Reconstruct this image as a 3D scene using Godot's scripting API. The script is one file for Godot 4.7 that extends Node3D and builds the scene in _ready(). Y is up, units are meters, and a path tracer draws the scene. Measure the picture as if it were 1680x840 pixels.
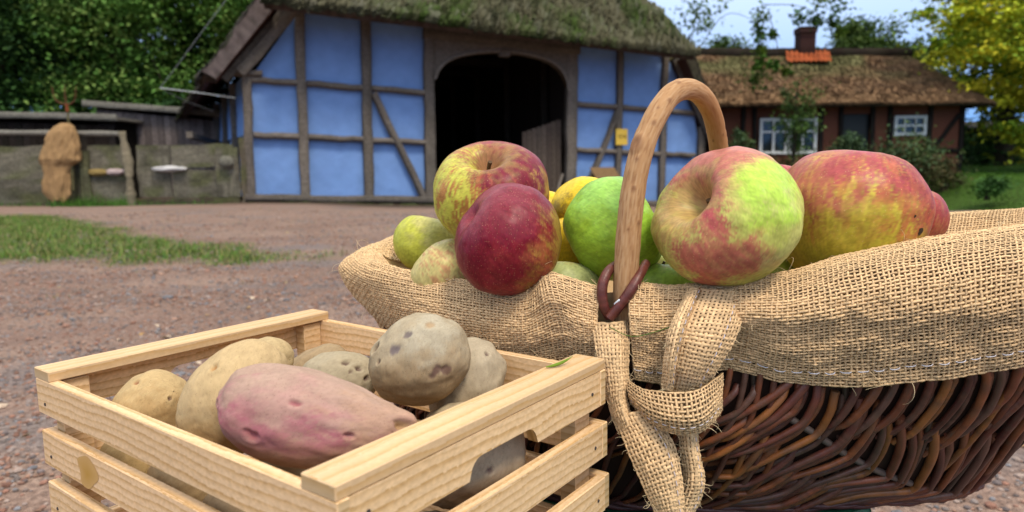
extends Node3D
# A farmyard still life: a pine crate of potatoes and a cloth-lined wicker basket of apples on a green bench,
# before a blue half-timbered barn. Metres, y up; the camera looks towards -z.

var rng := RandomNumberGenerator.new()
var noise := FastNoiseLite.new()      # frequency 1, position scaled by the caller
var fine := FastNoiseLite.new()
var mats := {}
var taken := {}
const CLOTH := [
	[Vector3(0.0849, 0.5371, -0.4633), Vector3(0.0808, 0.5437, -0.4520), Vector3(0.0771, 0.5382, -0.4441), Vector3(0.0762, 0.5231, -0.4384), Vector3(0.0787, 0.5016, -0.4430), Vector3(0.0812, 0.4789, -0.4463)],
	[Vector3(0.1134, 0.5340, -0.4689), Vector3(0.1098, 0.5398, -0.4577), Vector3(0.1064, 0.5353, -0.4463), Vector3(0.1039, 0.5207, -0.4384), Vector3(0.1032, 0.4998, -0.4407), Vector3(0.1035, 0.4768, -0.4441)],
	[Vector3(0.1507, 0.5416, -0.4610), Vector3(0.1465, 0.5451, -0.4497), Vector3(0.1431, 0.5406, -0.4362), Vector3(0.1398, 0.5271, -0.4249), Vector3(0.1416, 0.5065, -0.4362), Vector3(0.1403, 0.4858, -0.4430)],
	[Vector3(0.1843, 0.5475, -0.4577), Vector3(0.1784, 0.5494, -0.4430), Vector3(0.1723, 0.5438, -0.4271), Vector3(0.1674, 0.5291, -0.4136), Vector3(0.1708, 0.5094, -0.4204), Vector3(0.1758, 0.4794, -0.4350)],
	[Vector3(0.2166, 0.5577, -0.4577), Vector3(0.2094, 0.5580, -0.4407), Vector3(0.2017, 0.5521, -0.4204), Vector3(0.1981, 0.5336, -0.4079), Vector3(0.2024, 0.5104, -0.4147), Vector3(0.2098, 0.4786, -0.4271)],
	[Vector3(0.2569, 0.5670, -0.4577), Vector3(0.2482, 0.5669, -0.4384), Vector3(0.2372, 0.5591, -0.4158), Vector3(0.2316, 0.5364, -0.4011), Vector3(0.2382, 0.5110, -0.4102), Vector3(0.2455, 0.4819, -0.4215)],
	[Vector3(0.2993, 0.5730, -0.4577), Vector3(0.2881, 0.5722, -0.4384), Vector3(0.2733, 0.5634, -0.4136), Vector3(0.2668, 0.5400, -0.3989), Vector3(0.2746, 0.5133, -0.4079), Vector3(0.2815, 0.4868, -0.4181)],
	[Vector3(0.3417, 0.5781, -0.4577), Vector3(0.3276, 0.5767, -0.4384), Vector3(0.3108, 0.5665, -0.4136), Vector3(0.3025, 0.5431, -0.3989), Vector3(0.3104, 0.5172, -0.4068), Vector3(0.3175, 0.4936, -0.4158)],
	[Vector3(0.3819, 0.5824, -0.4577), Vector3(0.3700, 0.5810, -0.4407), Vector3(0.3521, 0.5713, -0.4158), Vector3(0.3409, 0.5482, -0.3978), Vector3(0.3518, 0.5220, -0.4079), Vector3(0.3586, 0.5000, -0.4158)],
	[Vector3(0.4413, 0.5805, -0.4972), Vector3(0.4442, 0.5812, -0.4859), Vector3(0.4477, 0.5701, -0.4746), Vector3(0.4443, 0.5420, -0.4633), Vector3(0.4557, 0.5141, -0.4746), Vector3(0.4533, 0.4966, -0.4746)],
	[Vector3(0.4970, 0.5695, -0.5537), Vector3(0.5312, 0.5782, -0.5650), Vector3(0.5476, 0.5654, -0.5650), Vector3(0.5534, 0.5349, -0.5650), Vector3(0.5485, 0.5093, -0.5650), Vector3(0.5431, 0.4887, -0.5650)],
	[Vector3(0.5232, 0.5483, -0.6384), Vector3(0.5344, 0.5767, -0.6554), Vector3(0.5592, 0.5710, -0.6780), Vector3(0.5777, 0.5362, -0.6893), Vector3(0.5738, 0.5114, -0.6893), Vector3(0.5724, 0.4927, -0.6893)],
	[Vector3(0.4678, 0.5456, -0.6441), Vector3(0.4849, 0.5721, -0.6667), Vector3(0.5048, 0.5649, -0.6893), Vector3(0.5153, 0.5359, -0.7006), Vector3(0.5173, 0.5106, -0.7006), Vector3(0.5156, 0.4916, -0.7006)],
	[Vector3(0.4148, 0.5423, -0.6554), Vector3(0.4332, 0.5686, -0.6780), Vector3(0.4511, 0.5618, -0.7006), Vector3(0.4601, 0.5354, -0.7119), Vector3(0.4618, 0.5098, -0.7119), Vector3(0.4599, 0.4904, -0.7119)],
	[Vector3(0.3567, 0.5389, -0.6667), Vector3(0.3735, 0.5625, -0.6893), Vector3(0.3860, 0.5556, -0.7119), Vector3(0.3934, 0.5319, -0.7232), Vector3(0.3946, 0.5091, -0.7232), Vector3(0.3957, 0.4894, -0.7232)],
	[Vector3(0.2479, 0.5361, -0.6780), Vector3(0.2554, 0.5584, -0.7006), Vector3(0.2638, 0.5500, -0.7232), Vector3(0.2686, 0.5291, -0.7345), Vector3(0.2692, 0.5093, -0.7345), Vector3(0.2699, 0.4893, -0.7345)],
	[Vector3(0.1270, 0.5366, -0.6780), Vector3(0.1310, 0.5577, -0.7006), Vector3(0.1353, 0.5492, -0.7232), Vector3(0.1376, 0.5310, -0.7345), Vector3(0.1378, 0.5112, -0.7345), Vector3(0.1379, 0.4912, -0.7345)],
	[Vector3(0.0238, 0.5395, -0.6667), Vector3(0.0188, 0.5603, -0.6893), Vector3(0.0161, 0.5520, -0.7119), Vector3(0.0162, 0.5341, -0.7232), Vector3(0.0160, 0.5146, -0.7232), Vector3(0.0177, 0.4949, -0.7232)],
	[Vector3(-0.0464, 0.5379, -0.6497), Vector3(-0.0558, 0.5645, -0.6667), Vector3(-0.0609, 0.5577, -0.6893), Vector3(-0.0611, 0.5379, -0.7006), Vector3(-0.0597, 0.5190, -0.7006), Vector3(-0.0570, 0.4999, -0.7006)],
	[Vector3(-0.0841, 0.5345, -0.6271), Vector3(-0.0989, 0.5613, -0.6497), Vector3(-0.1061, 0.5527, -0.6723), Vector3(-0.1067, 0.5344, -0.6836), Vector3(-0.1043, 0.5159, -0.6836), Vector3(-0.0987, 0.4972, -0.6836)],
	[Vector3(-0.1079, 0.5418, -0.6046), Vector3(-0.1260, 0.5527, -0.6215), Vector3(-0.1360, 0.5428, -0.6441), Vector3(-0.1322, 0.5206, -0.6554), Vector3(-0.1196, 0.4895, -0.6610), Vector3(-0.1095, 0.4637, -0.6667)],
	[Vector3(-0.1120, 0.5475, -0.5899), Vector3(-0.1400, 0.5435, -0.5989), Vector3(-0.1525, 0.5330, -0.6023), Vector3(-0.1421, 0.5107, -0.6068), Vector3(-0.1266, 0.4909, -0.6125), Vector3(-0.1153, 0.4661, -0.6181)],
	[Vector3(-0.0962, 0.5372, -0.5650), Vector3(-0.1112, 0.5427, -0.5706), Vector3(-0.1184, 0.5324, -0.5616), Vector3(-0.1078, 0.5067, -0.5616), Vector3(-0.0987, 0.4816, -0.5684), Vector3(-0.0916, 0.4527, -0.5763)],
	[Vector3(-0.0647, 0.5309, -0.5447), Vector3(-0.0687, 0.5382, -0.5390), Vector3(-0.0676, 0.5268, -0.5232), Vector3(-0.0670, 0.5079, -0.5175), Vector3(-0.0660, 0.4849, -0.5232), Vector3(-0.0652, 0.4595, -0.5311)],
	[Vector3(-0.0188, 0.5296, -0.5141), Vector3(-0.0208, 0.5353, -0.5085), Vector3(-0.0212, 0.5258, -0.4904), Vector3(-0.0214, 0.5075, -0.4859), Vector3(-0.0199, 0.4850, -0.4938), Vector3(-0.0184, 0.4599, -0.5028)],
	[Vector3(0.0120, 0.5391, -0.4882), Vector3(0.0111, 0.5399, -0.4859), Vector3(0.0097, 0.5301, -0.4701), Vector3(0.0086, 0.5128, -0.4667), Vector3(0.0102, 0.4901, -0.4735), Vector3(0.0119, 0.4663, -0.4814)],
	[Vector3(0.0223, 0.5423, -0.4836), Vector3(0.0224, 0.5479, -0.4757), Vector3(0.0242, 0.5377, -0.4554), Vector3(0.0301, 0.5183, -0.4543), Vector3(0.0348, 0.4934, -0.4633), Vector3(0.0374, 0.4695, -0.4701)],
	[Vector3(0.0414, 0.5383, -0.4746), Vector3(0.0417, 0.5433, -0.4678), Vector3(0.0411, 0.5339, -0.4520), Vector3(0.0424, 0.5170, -0.4497), Vector3(0.0447, 0.4951, -0.4565), Vector3(0.0474, 0.4715, -0.4633)],
	[Vector3(0.0621, 0.5349, -0.4633), Vector3(0.0593, 0.5393, -0.4577), Vector3(0.0567, 0.5317, -0.4475), Vector3(0.0558, 0.5176, -0.4463), Vector3(0.0583, 0.4980, -0.4497), Vector3(0.0610, 0.4755, -0.4543)],
]
const WALL_TOP := [Vector3(-0.1090, 0.4905, -0.6000), Vector3(-0.0701, 0.4818, -0.5450), Vector3(0.0035, 0.4853, -0.5000), Vector3(0.0628, 0.4887, -0.4680), Vector3(0.1370, 0.4937, -0.4460), Vector3(0.1926, 0.4942, -0.4340), Vector3(0.2489, 0.4968, -0.4290), Vector3(0.2919, 0.5035, -0.4240), Vector3(0.3299, 0.5108, -0.4240), Vector3(0.3851, 0.5213, -0.4450), Vector3(0.4716, 0.5234, -0.5200), Vector3(0.4008, 0.5276, -0.6800), Vector3(0.1935, 0.5343, -0.7000), Vector3(0.0062, 0.5382, -0.6900)]
const WALL_FOOT := [Vector3(-0.0701, 0.3575, -0.6000), Vector3(-0.0456, 0.3575, -0.5650), Vector3(0.0167, 0.3575, -0.5300), Vector3(0.0784, 0.3575, -0.5100), Vector3(0.1472, 0.3575, -0.5000), Vector3(0.2080, 0.3575, -0.5000), Vector3(0.2713, 0.3575, -0.5050), Vector3(0.3214, 0.3575, -0.5100), Vector3(0.3542, 0.3575, -0.5200), Vector3(0.3895, 0.3575, -0.5450), Vector3(0.4199, 0.3575, -0.5900), Vector3(0.3810, 0.3575, -0.6800), Vector3(0.1821, 0.3575, -0.6900), Vector3(0.0220, 0.3575, -0.6700)]
const ROD_LAYERS := [18, 42]
const ROD_PATHS := [[Vector2(4.78, 0.09), Vector2(4.30, 0.25), Vector2(3.92, 0.39)], [Vector2(4.96, 0.09), Vector2(4.44, 0.33), Vector2(4.12, 0.43)], [Vector2(4.70, 0.15), Vector2(4.30, 0.34), Vector2(3.94, 0.49)], [Vector2(5.50, 0.08), Vector2(5.18, 0.31), Vector2(5.06, 0.40)], [Vector2(5.72, 0.09), Vector2(5.36, 0.29), Vector2(5.20, 0.40)], [Vector2(5.90, 0.09), Vector2(5.50, 0.33), Vector2(5.30, 0.46)], [Vector2(6.08, 0.08), Vector2(5.74, 0.31), Vector2(5.46, 0.46)], [Vector2(6.32, 0.10), Vector2(5.98, 0.32), Vector2(5.72, 0.47)], [Vector2(6.58, 0.10), Vector2(6.12, 0.35), Vector2(5.94, 0.51)], [Vector2(6.88, 0.11), Vector2(6.50, 0.31), Vector2(6.14, 0.54)], [Vector2(7.14, 0.10), Vector2(6.80, 0.37), Vector2(6.44, 0.62)], [Vector2(7.38, 0.10), Vector2(7.06, 0.34), Vector2(6.64, 0.54)], [Vector2(7.68, 0.09), Vector2(7.36, 0.27), Vector2(6.90, 0.43)], [Vector2(8.00, 0.11), Vector2(7.78, 0.29), Vector2(7.42, 0.38), Vector2(7.16, 0.49), Vector2(7.06, 0.71), Vector2(7.16, 0.95)], [Vector2(7.90, 0.05), Vector2(7.52, 0.21), Vector2(7.20, 0.32), Vector2(6.98, 0.48), Vector2(6.80, 0.65), Vector2(6.84, 0.83)], [Vector2(8.20, 0.24), Vector2(7.70, 0.43), Vector2(7.50, 0.55), Vector2(7.54, 0.77), Vector2(7.78, 0.98)], [Vector2(8.20, 0.39), Vector2(7.86, 0.56), Vector2(7.92, 0.76), Vector2(8.30, 1.00)], [Vector2(8.20, 0.47), Vector2(8.14, 0.73), Vector2(8.76, 1.04)], [Vector2(4.86, 0.12), Vector2(4.70, 0.27), Vector2(4.54, 0.32), Vector2(4.28, 0.43), Vector2(3.92, 0.57)], [Vector2(5.06, 0.13), Vector2(4.80, 0.34), Vector2(4.30, 0.50), Vector2(3.94, 0.60)], [Vector2(5.24, 0.17), Vector2(4.96, 0.41), Vector2(4.56, 0.53), Vector2(4.28, 0.64), Vector2(3.96, 0.71)], [Vector2(5.48, 0.21), Vector2(5.30, 0.39), Vector2(5.16, 0.49), Vector2(4.66, 0.66), Vector2(4.24, 0.77)], [Vector2(5.70, 0.24), Vector2(5.34, 0.56), Vector2(5.16, 0.62), Vector2(4.78, 0.71), Vector2(4.50, 0.83)], [Vector2(5.74, 0.34), Vector2(5.60, 0.63), Vector2(5.36, 0.69), Vector2(5.06, 0.78), Vector2(4.66, 0.93)], [Vector2(5.94, 0.34), Vector2(5.92, 0.74), Vector2(5.86, 0.76), Vector2(5.22, 0.79), Vector2(4.90, 0.94)], [Vector2(6.10, 0.40), Vector2(6.12, 0.78), Vector2(6.06, 0.82), Vector2(5.48, 0.84), Vector2(5.12, 0.99)], [Vector2(6.42, 0.41), Vector2(6.46, 0.85), Vector2(6.38, 0.89), Vector2(5.70, 0.89), Vector2(5.30, 1.01)], [Vector2(6.58, 0.53), Vector2(6.72, 0.88), Vector2(6.60, 0.91), Vector2(5.92, 0.93), Vector2(5.58, 1.01)], [Vector2(6.92, 0.43), Vector2(6.92, 0.90), Vector2(6.82, 0.92), Vector2(6.16, 0.96), Vector2(5.72, 1.02)], [Vector2(7.32, 0.43), Vector2(7.38, 0.95), Vector2(7.14, 0.96), Vector2(6.34, 0.99)], [Vector2(7.64, 0.54), Vector2(7.70, 0.95), Vector2(7.46, 0.99), Vector2(6.74, 1.00)], [Vector2(8.02, 0.60), Vector2(8.02, 0.97), Vector2(7.64, 1.00)], [Vector2(4.48, 0.39), Vector2(4.16, 0.69), Vector2(3.90, 0.71)], [Vector2(4.82, 0.50), Vector2(4.32, 0.75), Vector2(3.90, 0.79)], [Vector2(4.82, 0.63), Vector2(4.54, 0.77), Vector2(4.34, 0.83), Vector2(3.92, 0.85)], [Vector2(5.04, 0.68), Vector2(4.76, 0.83), Vector2(4.50, 0.88), Vector2(4.02, 0.94)], [Vector2(5.26, 0.75), Vector2(4.98, 0.87), Vector2(4.78, 0.95), Vector2(4.22, 0.97)], [Vector2(5.50, 0.81), Vector2(5.22, 0.92), Vector2(4.96, 1.02), Vector2(4.40, 1.02)], [Vector2(4.36, 0.37), Vector2(3.96, 0.55), Vector2(3.76, 0.62)], [Vector2(4.18, 0.15), Vector2(3.92, 0.28), Vector2(3.76, 0.36)], [Vector2(4.28, 0.31), Vector2(3.92, 0.45), Vector2(3.74, 0.52)], [Vector2(4.36, 0.15), Vector2(4.12, 0.29), Vector2(3.86, 0.38)], [Vector2(6.20, 0.09), Vector2(6.06, 0.17), Vector2(5.94, 0.24), Vector2(5.84, 0.32), Vector2(5.70, 0.39), Vector2(5.60, 0.47)], [Vector2(6.44, 0.10), Vector2(6.30, 0.17), Vector2(6.18, 0.25), Vector2(6.06, 0.33), Vector2(5.94, 0.41), Vector2(5.82, 0.49)], [Vector2(6.74, 0.11), Vector2(6.56, 0.18), Vector2(6.42, 0.26), Vector2(6.28, 0.35), Vector2(6.14, 0.43), Vector2(6.04, 0.53)], [Vector2(7.02, 0.11), Vector2(6.84, 0.19), Vector2(6.70, 0.29), Vector2(6.56, 0.38), Vector2(6.40, 0.47), Vector2(6.28, 0.58)], [Vector2(7.26, 0.10), Vector2(7.12, 0.20), Vector2(6.98, 0.29), Vector2(6.84, 0.39), Vector2(6.68, 0.48), Vector2(6.54, 0.58)], [Vector2(7.54, 0.10), Vector2(7.40, 0.18), Vector2(7.26, 0.26), Vector2(7.10, 0.34), Vector2(6.92, 0.41), Vector2(6.78, 0.49)], [Vector2(8.02, 0.14), Vector2(7.74, 0.25), Vector2(7.42, 0.37), Vector2(7.22, 0.52), Vector2(7.12, 0.69), Vector2(7.20, 0.90)], [Vector2(8.18, 0.31), Vector2(7.96, 0.40), Vector2(7.74, 0.50), Vector2(7.64, 0.63), Vector2(7.76, 0.80), Vector2(8.00, 0.98)], [Vector2(8.20, 0.43), Vector2(8.06, 0.51), Vector2(7.98, 0.60), Vector2(8.02, 0.72), Vector2(8.20, 0.86), Vector2(9.06, 1.09)], [Vector2(4.96, 0.12), Vector2(4.80, 0.25), Vector2(4.60, 0.35), Vector2(4.36, 0.43), Vector2(4.14, 0.51), Vector2(3.92, 0.58)], [Vector2(5.14, 0.15), Vector2(4.96, 0.29), Vector2(4.74, 0.41), Vector2(4.46, 0.50), Vector2(4.20, 0.59), Vector2(3.94, 0.65)], [Vector2(5.36, 0.19), Vector2(5.18, 0.35), Vector2(4.96, 0.48), Vector2(4.66, 0.57), Vector2(4.38, 0.67), Vector2(4.08, 0.73)], [Vector2(5.60, 0.23), Vector2(5.40, 0.38), Vector2(5.22, 0.53), Vector2(4.94, 0.62), Vector2(4.64, 0.70), Vector2(4.36, 0.80)], [Vector2(5.72, 0.29), Vector2(5.56, 0.45), Vector2(5.40, 0.61), Vector2(5.12, 0.69), Vector2(4.84, 0.77), Vector2(4.58, 0.88)], [Vector2(5.84, 0.34), Vector2(5.76, 0.54), Vector2(5.66, 0.71), Vector2(5.34, 0.76), Vector2(5.04, 0.82), Vector2(4.78, 0.93)], [Vector2(6.02, 0.37), Vector2(5.96, 0.57), Vector2(5.98, 0.79), Vector2(5.60, 0.81), Vector2(5.26, 0.85), Vector2(5.00, 0.96)], [Vector2(6.26, 0.40), Vector2(6.22, 0.61), Vector2(6.26, 0.84), Vector2(5.84, 0.86), Vector2(5.48, 0.90), Vector2(5.22, 1.00)], [Vector2(6.48, 0.46), Vector2(6.48, 0.67), Vector2(6.54, 0.88), Vector2(6.12, 0.91), Vector2(5.74, 0.93), Vector2(5.44, 1.01)], [Vector2(6.74, 0.48), Vector2(6.72, 0.67), Vector2(6.76, 0.87), Vector2(6.38, 0.93), Vector2(5.98, 0.96), Vector2(5.66, 1.02)], [Vector2(7.10, 0.43), Vector2(7.00, 0.60), Vector2(7.04, 0.80), Vector2(6.88, 0.94), Vector2(6.42, 0.97), Vector2(6.02, 1.01)], [Vector2(7.46, 0.48), Vector2(7.38, 0.62), Vector2(7.40, 0.78), Vector2(7.50, 0.95), Vector2(6.96, 0.98), Vector2(6.52, 0.99)], [Vector2(7.80, 0.56), Vector2(7.76, 0.67), Vector2(7.76, 0.78), Vector2(7.84, 0.91), Vector2(7.54, 0.97), Vector2(7.12, 1.00)], [Vector2(4.66, 0.45), Vector2(4.50, 0.52), Vector2(4.38, 0.61), Vector2(4.26, 0.70), Vector2(4.08, 0.73), Vector2(3.90, 0.75)], [Vector2(4.82, 0.56), Vector2(4.66, 0.64), Vector2(4.50, 0.72), Vector2(4.32, 0.79), Vector2(4.10, 0.80), Vector2(3.92, 0.82)], [Vector2(4.92, 0.65), Vector2(4.76, 0.73), Vector2(4.60, 0.81), Vector2(4.40, 0.86), Vector2(4.18, 0.87), Vector2(3.96, 0.89)], [Vector2(5.16, 0.72), Vector2(4.98, 0.79), Vector2(4.82, 0.87), Vector2(4.60, 0.92), Vector2(4.36, 0.94), Vector2(4.12, 0.96)], [Vector2(5.38, 0.78), Vector2(5.22, 0.85), Vector2(5.04, 0.92), Vector2(4.84, 0.98), Vector2(4.58, 0.99), Vector2(4.30, 1.00)]]
const STAKE_PATH := [Vector2(4.64, 0.30), Vector2(4.96, 0.41), Vector2(5.34, 0.56), Vector2(5.86, 0.72), Vector2(6.40, 0.83)]
const STRAP := [[Vector3(0.0530, 0.5160, -0.4497), Vector3(0.0598, 0.5177, -0.4441), Vector3(0.0694, 0.5187, -0.4418), Vector3(0.0782, 0.5173, -0.4497)], [Vector3(0.0549, 0.4991, -0.4384), Vector3(0.0602, 0.5005, -0.4328), Vector3(0.0678, 0.5010, -0.4305), Vector3(0.0752, 0.4988, -0.4384)], [Vector3(0.0580, 0.4806, -0.4317), Vector3(0.0619, 0.4830, -0.4260), Vector3(0.0678, 0.4844, -0.4237), Vector3(0.0738, 0.4824, -0.4317)], [Vector3(0.0617, 0.4650, -0.4294), Vector3(0.0641, 0.4688, -0.4237), Vector3(0.0681, 0.4720, -0.4215), Vector3(0.0727, 0.4710, -0.4294)], [Vector3(0.0677, 0.4486, -0.4271), Vector3(0.0696, 0.4535, -0.4215), Vector3(0.0729, 0.4578, -0.4192), Vector3(0.0771, 0.4574, -0.4271)]]
const FOLDED_TIE := [[Vector3(0.1166, 0.5402, -0.4430), Vector3(0.1260, 0.5404, -0.4373), Vector3(0.1398, 0.5396, -0.4350), Vector3(0.1533, 0.5373, -0.4430)], [Vector3(0.1012, 0.5228, -0.4204), Vector3(0.1116, 0.5228, -0.4147), Vector3(0.1265, 0.5216, -0.4124), Vector3(0.1408, 0.5184, -0.4204)], [Vector3(0.0964, 0.5029, -0.4181), Vector3(0.1046, 0.5021, -0.4124), Vector3(0.1166, 0.4996, -0.4102), Vector3(0.1285, 0.4950, -0.4181)], [Vector3(0.0965, 0.4775, -0.4271), Vector3(0.1024, 0.4787, -0.4215), Vector3(0.1114, 0.4785, -0.4192), Vector3(0.1208, 0.4751, -0.4271)]]
const FOLDED_EDGE := [[Vector3(0.1129, 0.5375, -0.4407), Vector3(0.1143, 0.5394, -0.4350), Vector3(0.1174, 0.5411, -0.4328), Vector3(0.1224, 0.5405, -0.4407)], [Vector3(0.0971, 0.5216, -0.4158), Vector3(0.0987, 0.5234, -0.4102), Vector3(0.1020, 0.5245, -0.4079), Vector3(0.1069, 0.5230, -0.4158)], [Vector3(0.0931, 0.5022, -0.4136), Vector3(0.0943, 0.5040, -0.4079), Vector3(0.0970, 0.5049, -0.4057), Vector3(0.1014, 0.5029, -0.4136)], [Vector3(0.0941, 0.4802, -0.4237), Vector3(0.0950, 0.4814, -0.4181), Vector3(0.0972, 0.4811, -0.4158), Vector3(0.1012, 0.4777, -0.4237)]]
const LOOP := [[Vector3(0.0726, 0.4830, -0.4339), Vector3(0.0728, 0.4799, -0.4283), Vector3(0.0740, 0.4741, -0.4260), Vector3(0.0766, 0.4665, -0.4339)], [Vector3(0.0833, 0.4814, -0.4158), Vector3(0.0831, 0.4766, -0.4102), Vector3(0.0840, 0.4685, -0.4079), Vector3(0.0866, 0.4588, -0.4158)], [Vector3(0.0986, 0.4830, -0.4034), Vector3(0.0984, 0.4773, -0.3978), Vector3(0.0995, 0.4680, -0.3955), Vector3(0.1027, 0.4571, -0.4034)], [Vector3(0.1142, 0.4847, -0.4068), Vector3(0.1137, 0.4791, -0.4011), Vector3(0.1144, 0.4700, -0.3989), Vector3(0.1177, 0.4594, -0.4068)], [Vector3(0.1338, 0.4882, -0.4271), Vector3(0.1319, 0.4828, -0.4215), Vector3(0.1311, 0.4740, -0.4192), Vector3(0.1336, 0.4639, -0.4271)]]
const TAIL := [[Vector3(0.0661, 0.4584, -0.4271), Vector3(0.0710, 0.4626, -0.4215), Vector3(0.0783, 0.4663, -0.4192), Vector3(0.0857, 0.4655, -0.4271)], [Vector3(0.0733, 0.4377, -0.4158), Vector3(0.0799, 0.4434, -0.4102), Vector3(0.0896, 0.4487, -0.4079), Vector3(0.0990, 0.4486, -0.4158)], [Vector3(0.0815, 0.4187, -0.4113), Vector3(0.0872, 0.4240, -0.4057), Vector3(0.0957, 0.4284, -0.4034), Vector3(0.1044, 0.4272, -0.4113)], [Vector3(0.0902, 0.3990, -0.4113), Vector3(0.0940, 0.4026, -0.4057), Vector3(0.1001, 0.4045, -0.4034), Vector3(0.1072, 0.4008, -0.4113)], [Vector3(0.0988, 0.3770, -0.4136), Vector3(0.1018, 0.3803, -0.4079), Vector3(0.1071, 0.3815, -0.4057), Vector3(0.1136, 0.3768, -0.4136)]]
const SHORT_TAIL := [[Vector3(0.1044, 0.4547, -0.4226), Vector3(0.1067, 0.4568, -0.4170), Vector3(0.1110, 0.4577, -0.4147), Vector3(0.1168, 0.4545, -0.4226)], [Vector3(0.1064, 0.4373, -0.4204), Vector3(0.1085, 0.4391, -0.4147), Vector3(0.1125, 0.4392, -0.4124), Vector3(0.1182, 0.4351, -0.4204)], [Vector3(0.1083, 0.4217, -0.4204), Vector3(0.1106, 0.4243, -0.4147), Vector3(0.1151, 0.4253, -0.4124), Vector3(0.1212, 0.4215, -0.4204)], [Vector3(0.1044, 0.4049, -0.4226), Vector3(0.1077, 0.4081, -0.4170), Vector3(0.1133, 0.4096, -0.4147), Vector3(0.1202, 0.4059, -0.4226)], [Vector3(0.0972, 0.3875, -0.4249), Vector3(0.1001, 0.3899, -0.4192), Vector3(0.1050, 0.3902, -0.4170), Vector3(0.1112, 0.3851, -0.4249)]]
const HANDLE_PATH := [Vector3(0.0772, 0.5020, -0.4577), Vector3(0.0756, 0.5363, -0.4543), Vector3(0.0770, 0.5692, -0.4543), Vector3(0.0801, 0.6013, -0.4554), Vector3(0.0861, 0.6291, -0.4588), Vector3(0.0963, 0.6513, -0.4667), Vector3(0.1095, 0.6675, -0.4791), Vector3(0.1241, 0.6733, -0.4927), Vector3(0.1392, 0.6696, -0.5085), Vector3(0.1519, 0.6569, -0.5254), Vector3(0.1609, 0.6369, -0.5401), Vector3(0.1678, 0.6109, -0.5514), Vector3(0.1732, 0.5811, -0.5605), Vector3(0.1776, 0.5450, -0.5684)]
const LOOP_A := [Vector3(0.0644, 0.5208, -0.4497), Vector3(0.0600, 0.5296, -0.4475), Vector3(0.0593, 0.5417, -0.4486), Vector3(0.0641, 0.5509, -0.4543), Vector3(0.0727, 0.5546, -0.4656)]
const LOOP_B := [Vector3(0.0636, 0.5213, -0.4441), Vector3(0.0705, 0.5304, -0.4430), Vector3(0.0776, 0.5404, -0.4430), Vector3(0.0844, 0.5493, -0.4497), Vector3(0.0910, 0.5546, -0.4633)]

func _ready() -> void:
	rng.seed = 20241
	noise.noise_type = FastNoiseLite.TYPE_SIMPLEX_SMOOTH
	noise.frequency = 1.0
	noise.fractal_octaves = 2
	noise.seed = 5
	fine.noise_type = FastNoiseLite.TYPE_SIMPLEX
	fine.frequency = 1.0
	fine.fractal_octaves = 1
	fine.seed = 9
	# camera: a phone held low and close, focused on the near fruit
	var cam := Camera3D.new()
	cam.name = "camera"
	cam.near = 0.02
	cam.far = 600.0
	cam.position = Vector3(0.0, 0.62, 0.0)
	cam.rotation = Vector3(-0.12675, 0.0, -0.0143)
	var att := CameraAttributesPhysical.new()
	att.frustum_focal_length = 32.286
	att.frustum_focus_distance = 0.46
	att.frustum_near = 0.02
	att.frustum_far = 600.0
	att.exposure_aperture = 13.5
	cam.attributes = att
	cam.fov = 40.78
	add_child(cam)
	cam.current = true
	# sky: bright broken overcast
	var sky := ProceduralSkyMaterial.new()
	sky.sky_top_color = Color(0.93, 0.95, 0.97)
	sky.sky_horizon_color = Color(0.24, 0.48, 0.73)
	sky.sky_curve = 0.28
	sky.ground_bottom_color = Color(0.35, 0.31, 0.27)
	sky.ground_horizon_color = Color(0.60, 0.62, 0.62)
	sky.sky_energy_multiplier = 1.0
	var env := Environment.new()
	env.background_mode = Environment.BG_SKY
	env.sky = Sky.new()
	env.sky.sky_material = sky
	env.tonemap_mode = Environment.TONE_MAPPER_LINEAR
	env.tonemap_exposure = 1.95
	env.sdfgi_enabled = true
	env.ssao_enabled = true
	env.ssil_enabled = true
	var we := WorldEnvironment.new()
	we.name = "world"
	we.environment = env
	add_child(we)
	# veiled sun, high and a little behind the viewer's right shoulder
	var sun := DirectionalLight3D.new()
	sun.name = "sun"
	sun.light_color = Color(1.0, 0.955, 0.88)
	sun.light_energy = 0.5
	sun.light_angular_distance = 14.0
	sun.shadow_enabled = true
	sun.rotation_degrees = Vector3(-58.0, 28.0, 0.0)
	add_child(sun)
	make_materials()
	blade = blade_mesh()
	leaf = leaf_mesh()
	build_ground()
	build_barn()
	build_cottage()
	build_left_side()
	build_trees()
	build_grass()
	build_litter()
	build_bench()
	build_crate()
	build_potatoes()
	build_basket()
	build_cloth()
	build_apples()
	build_sprig()

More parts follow.
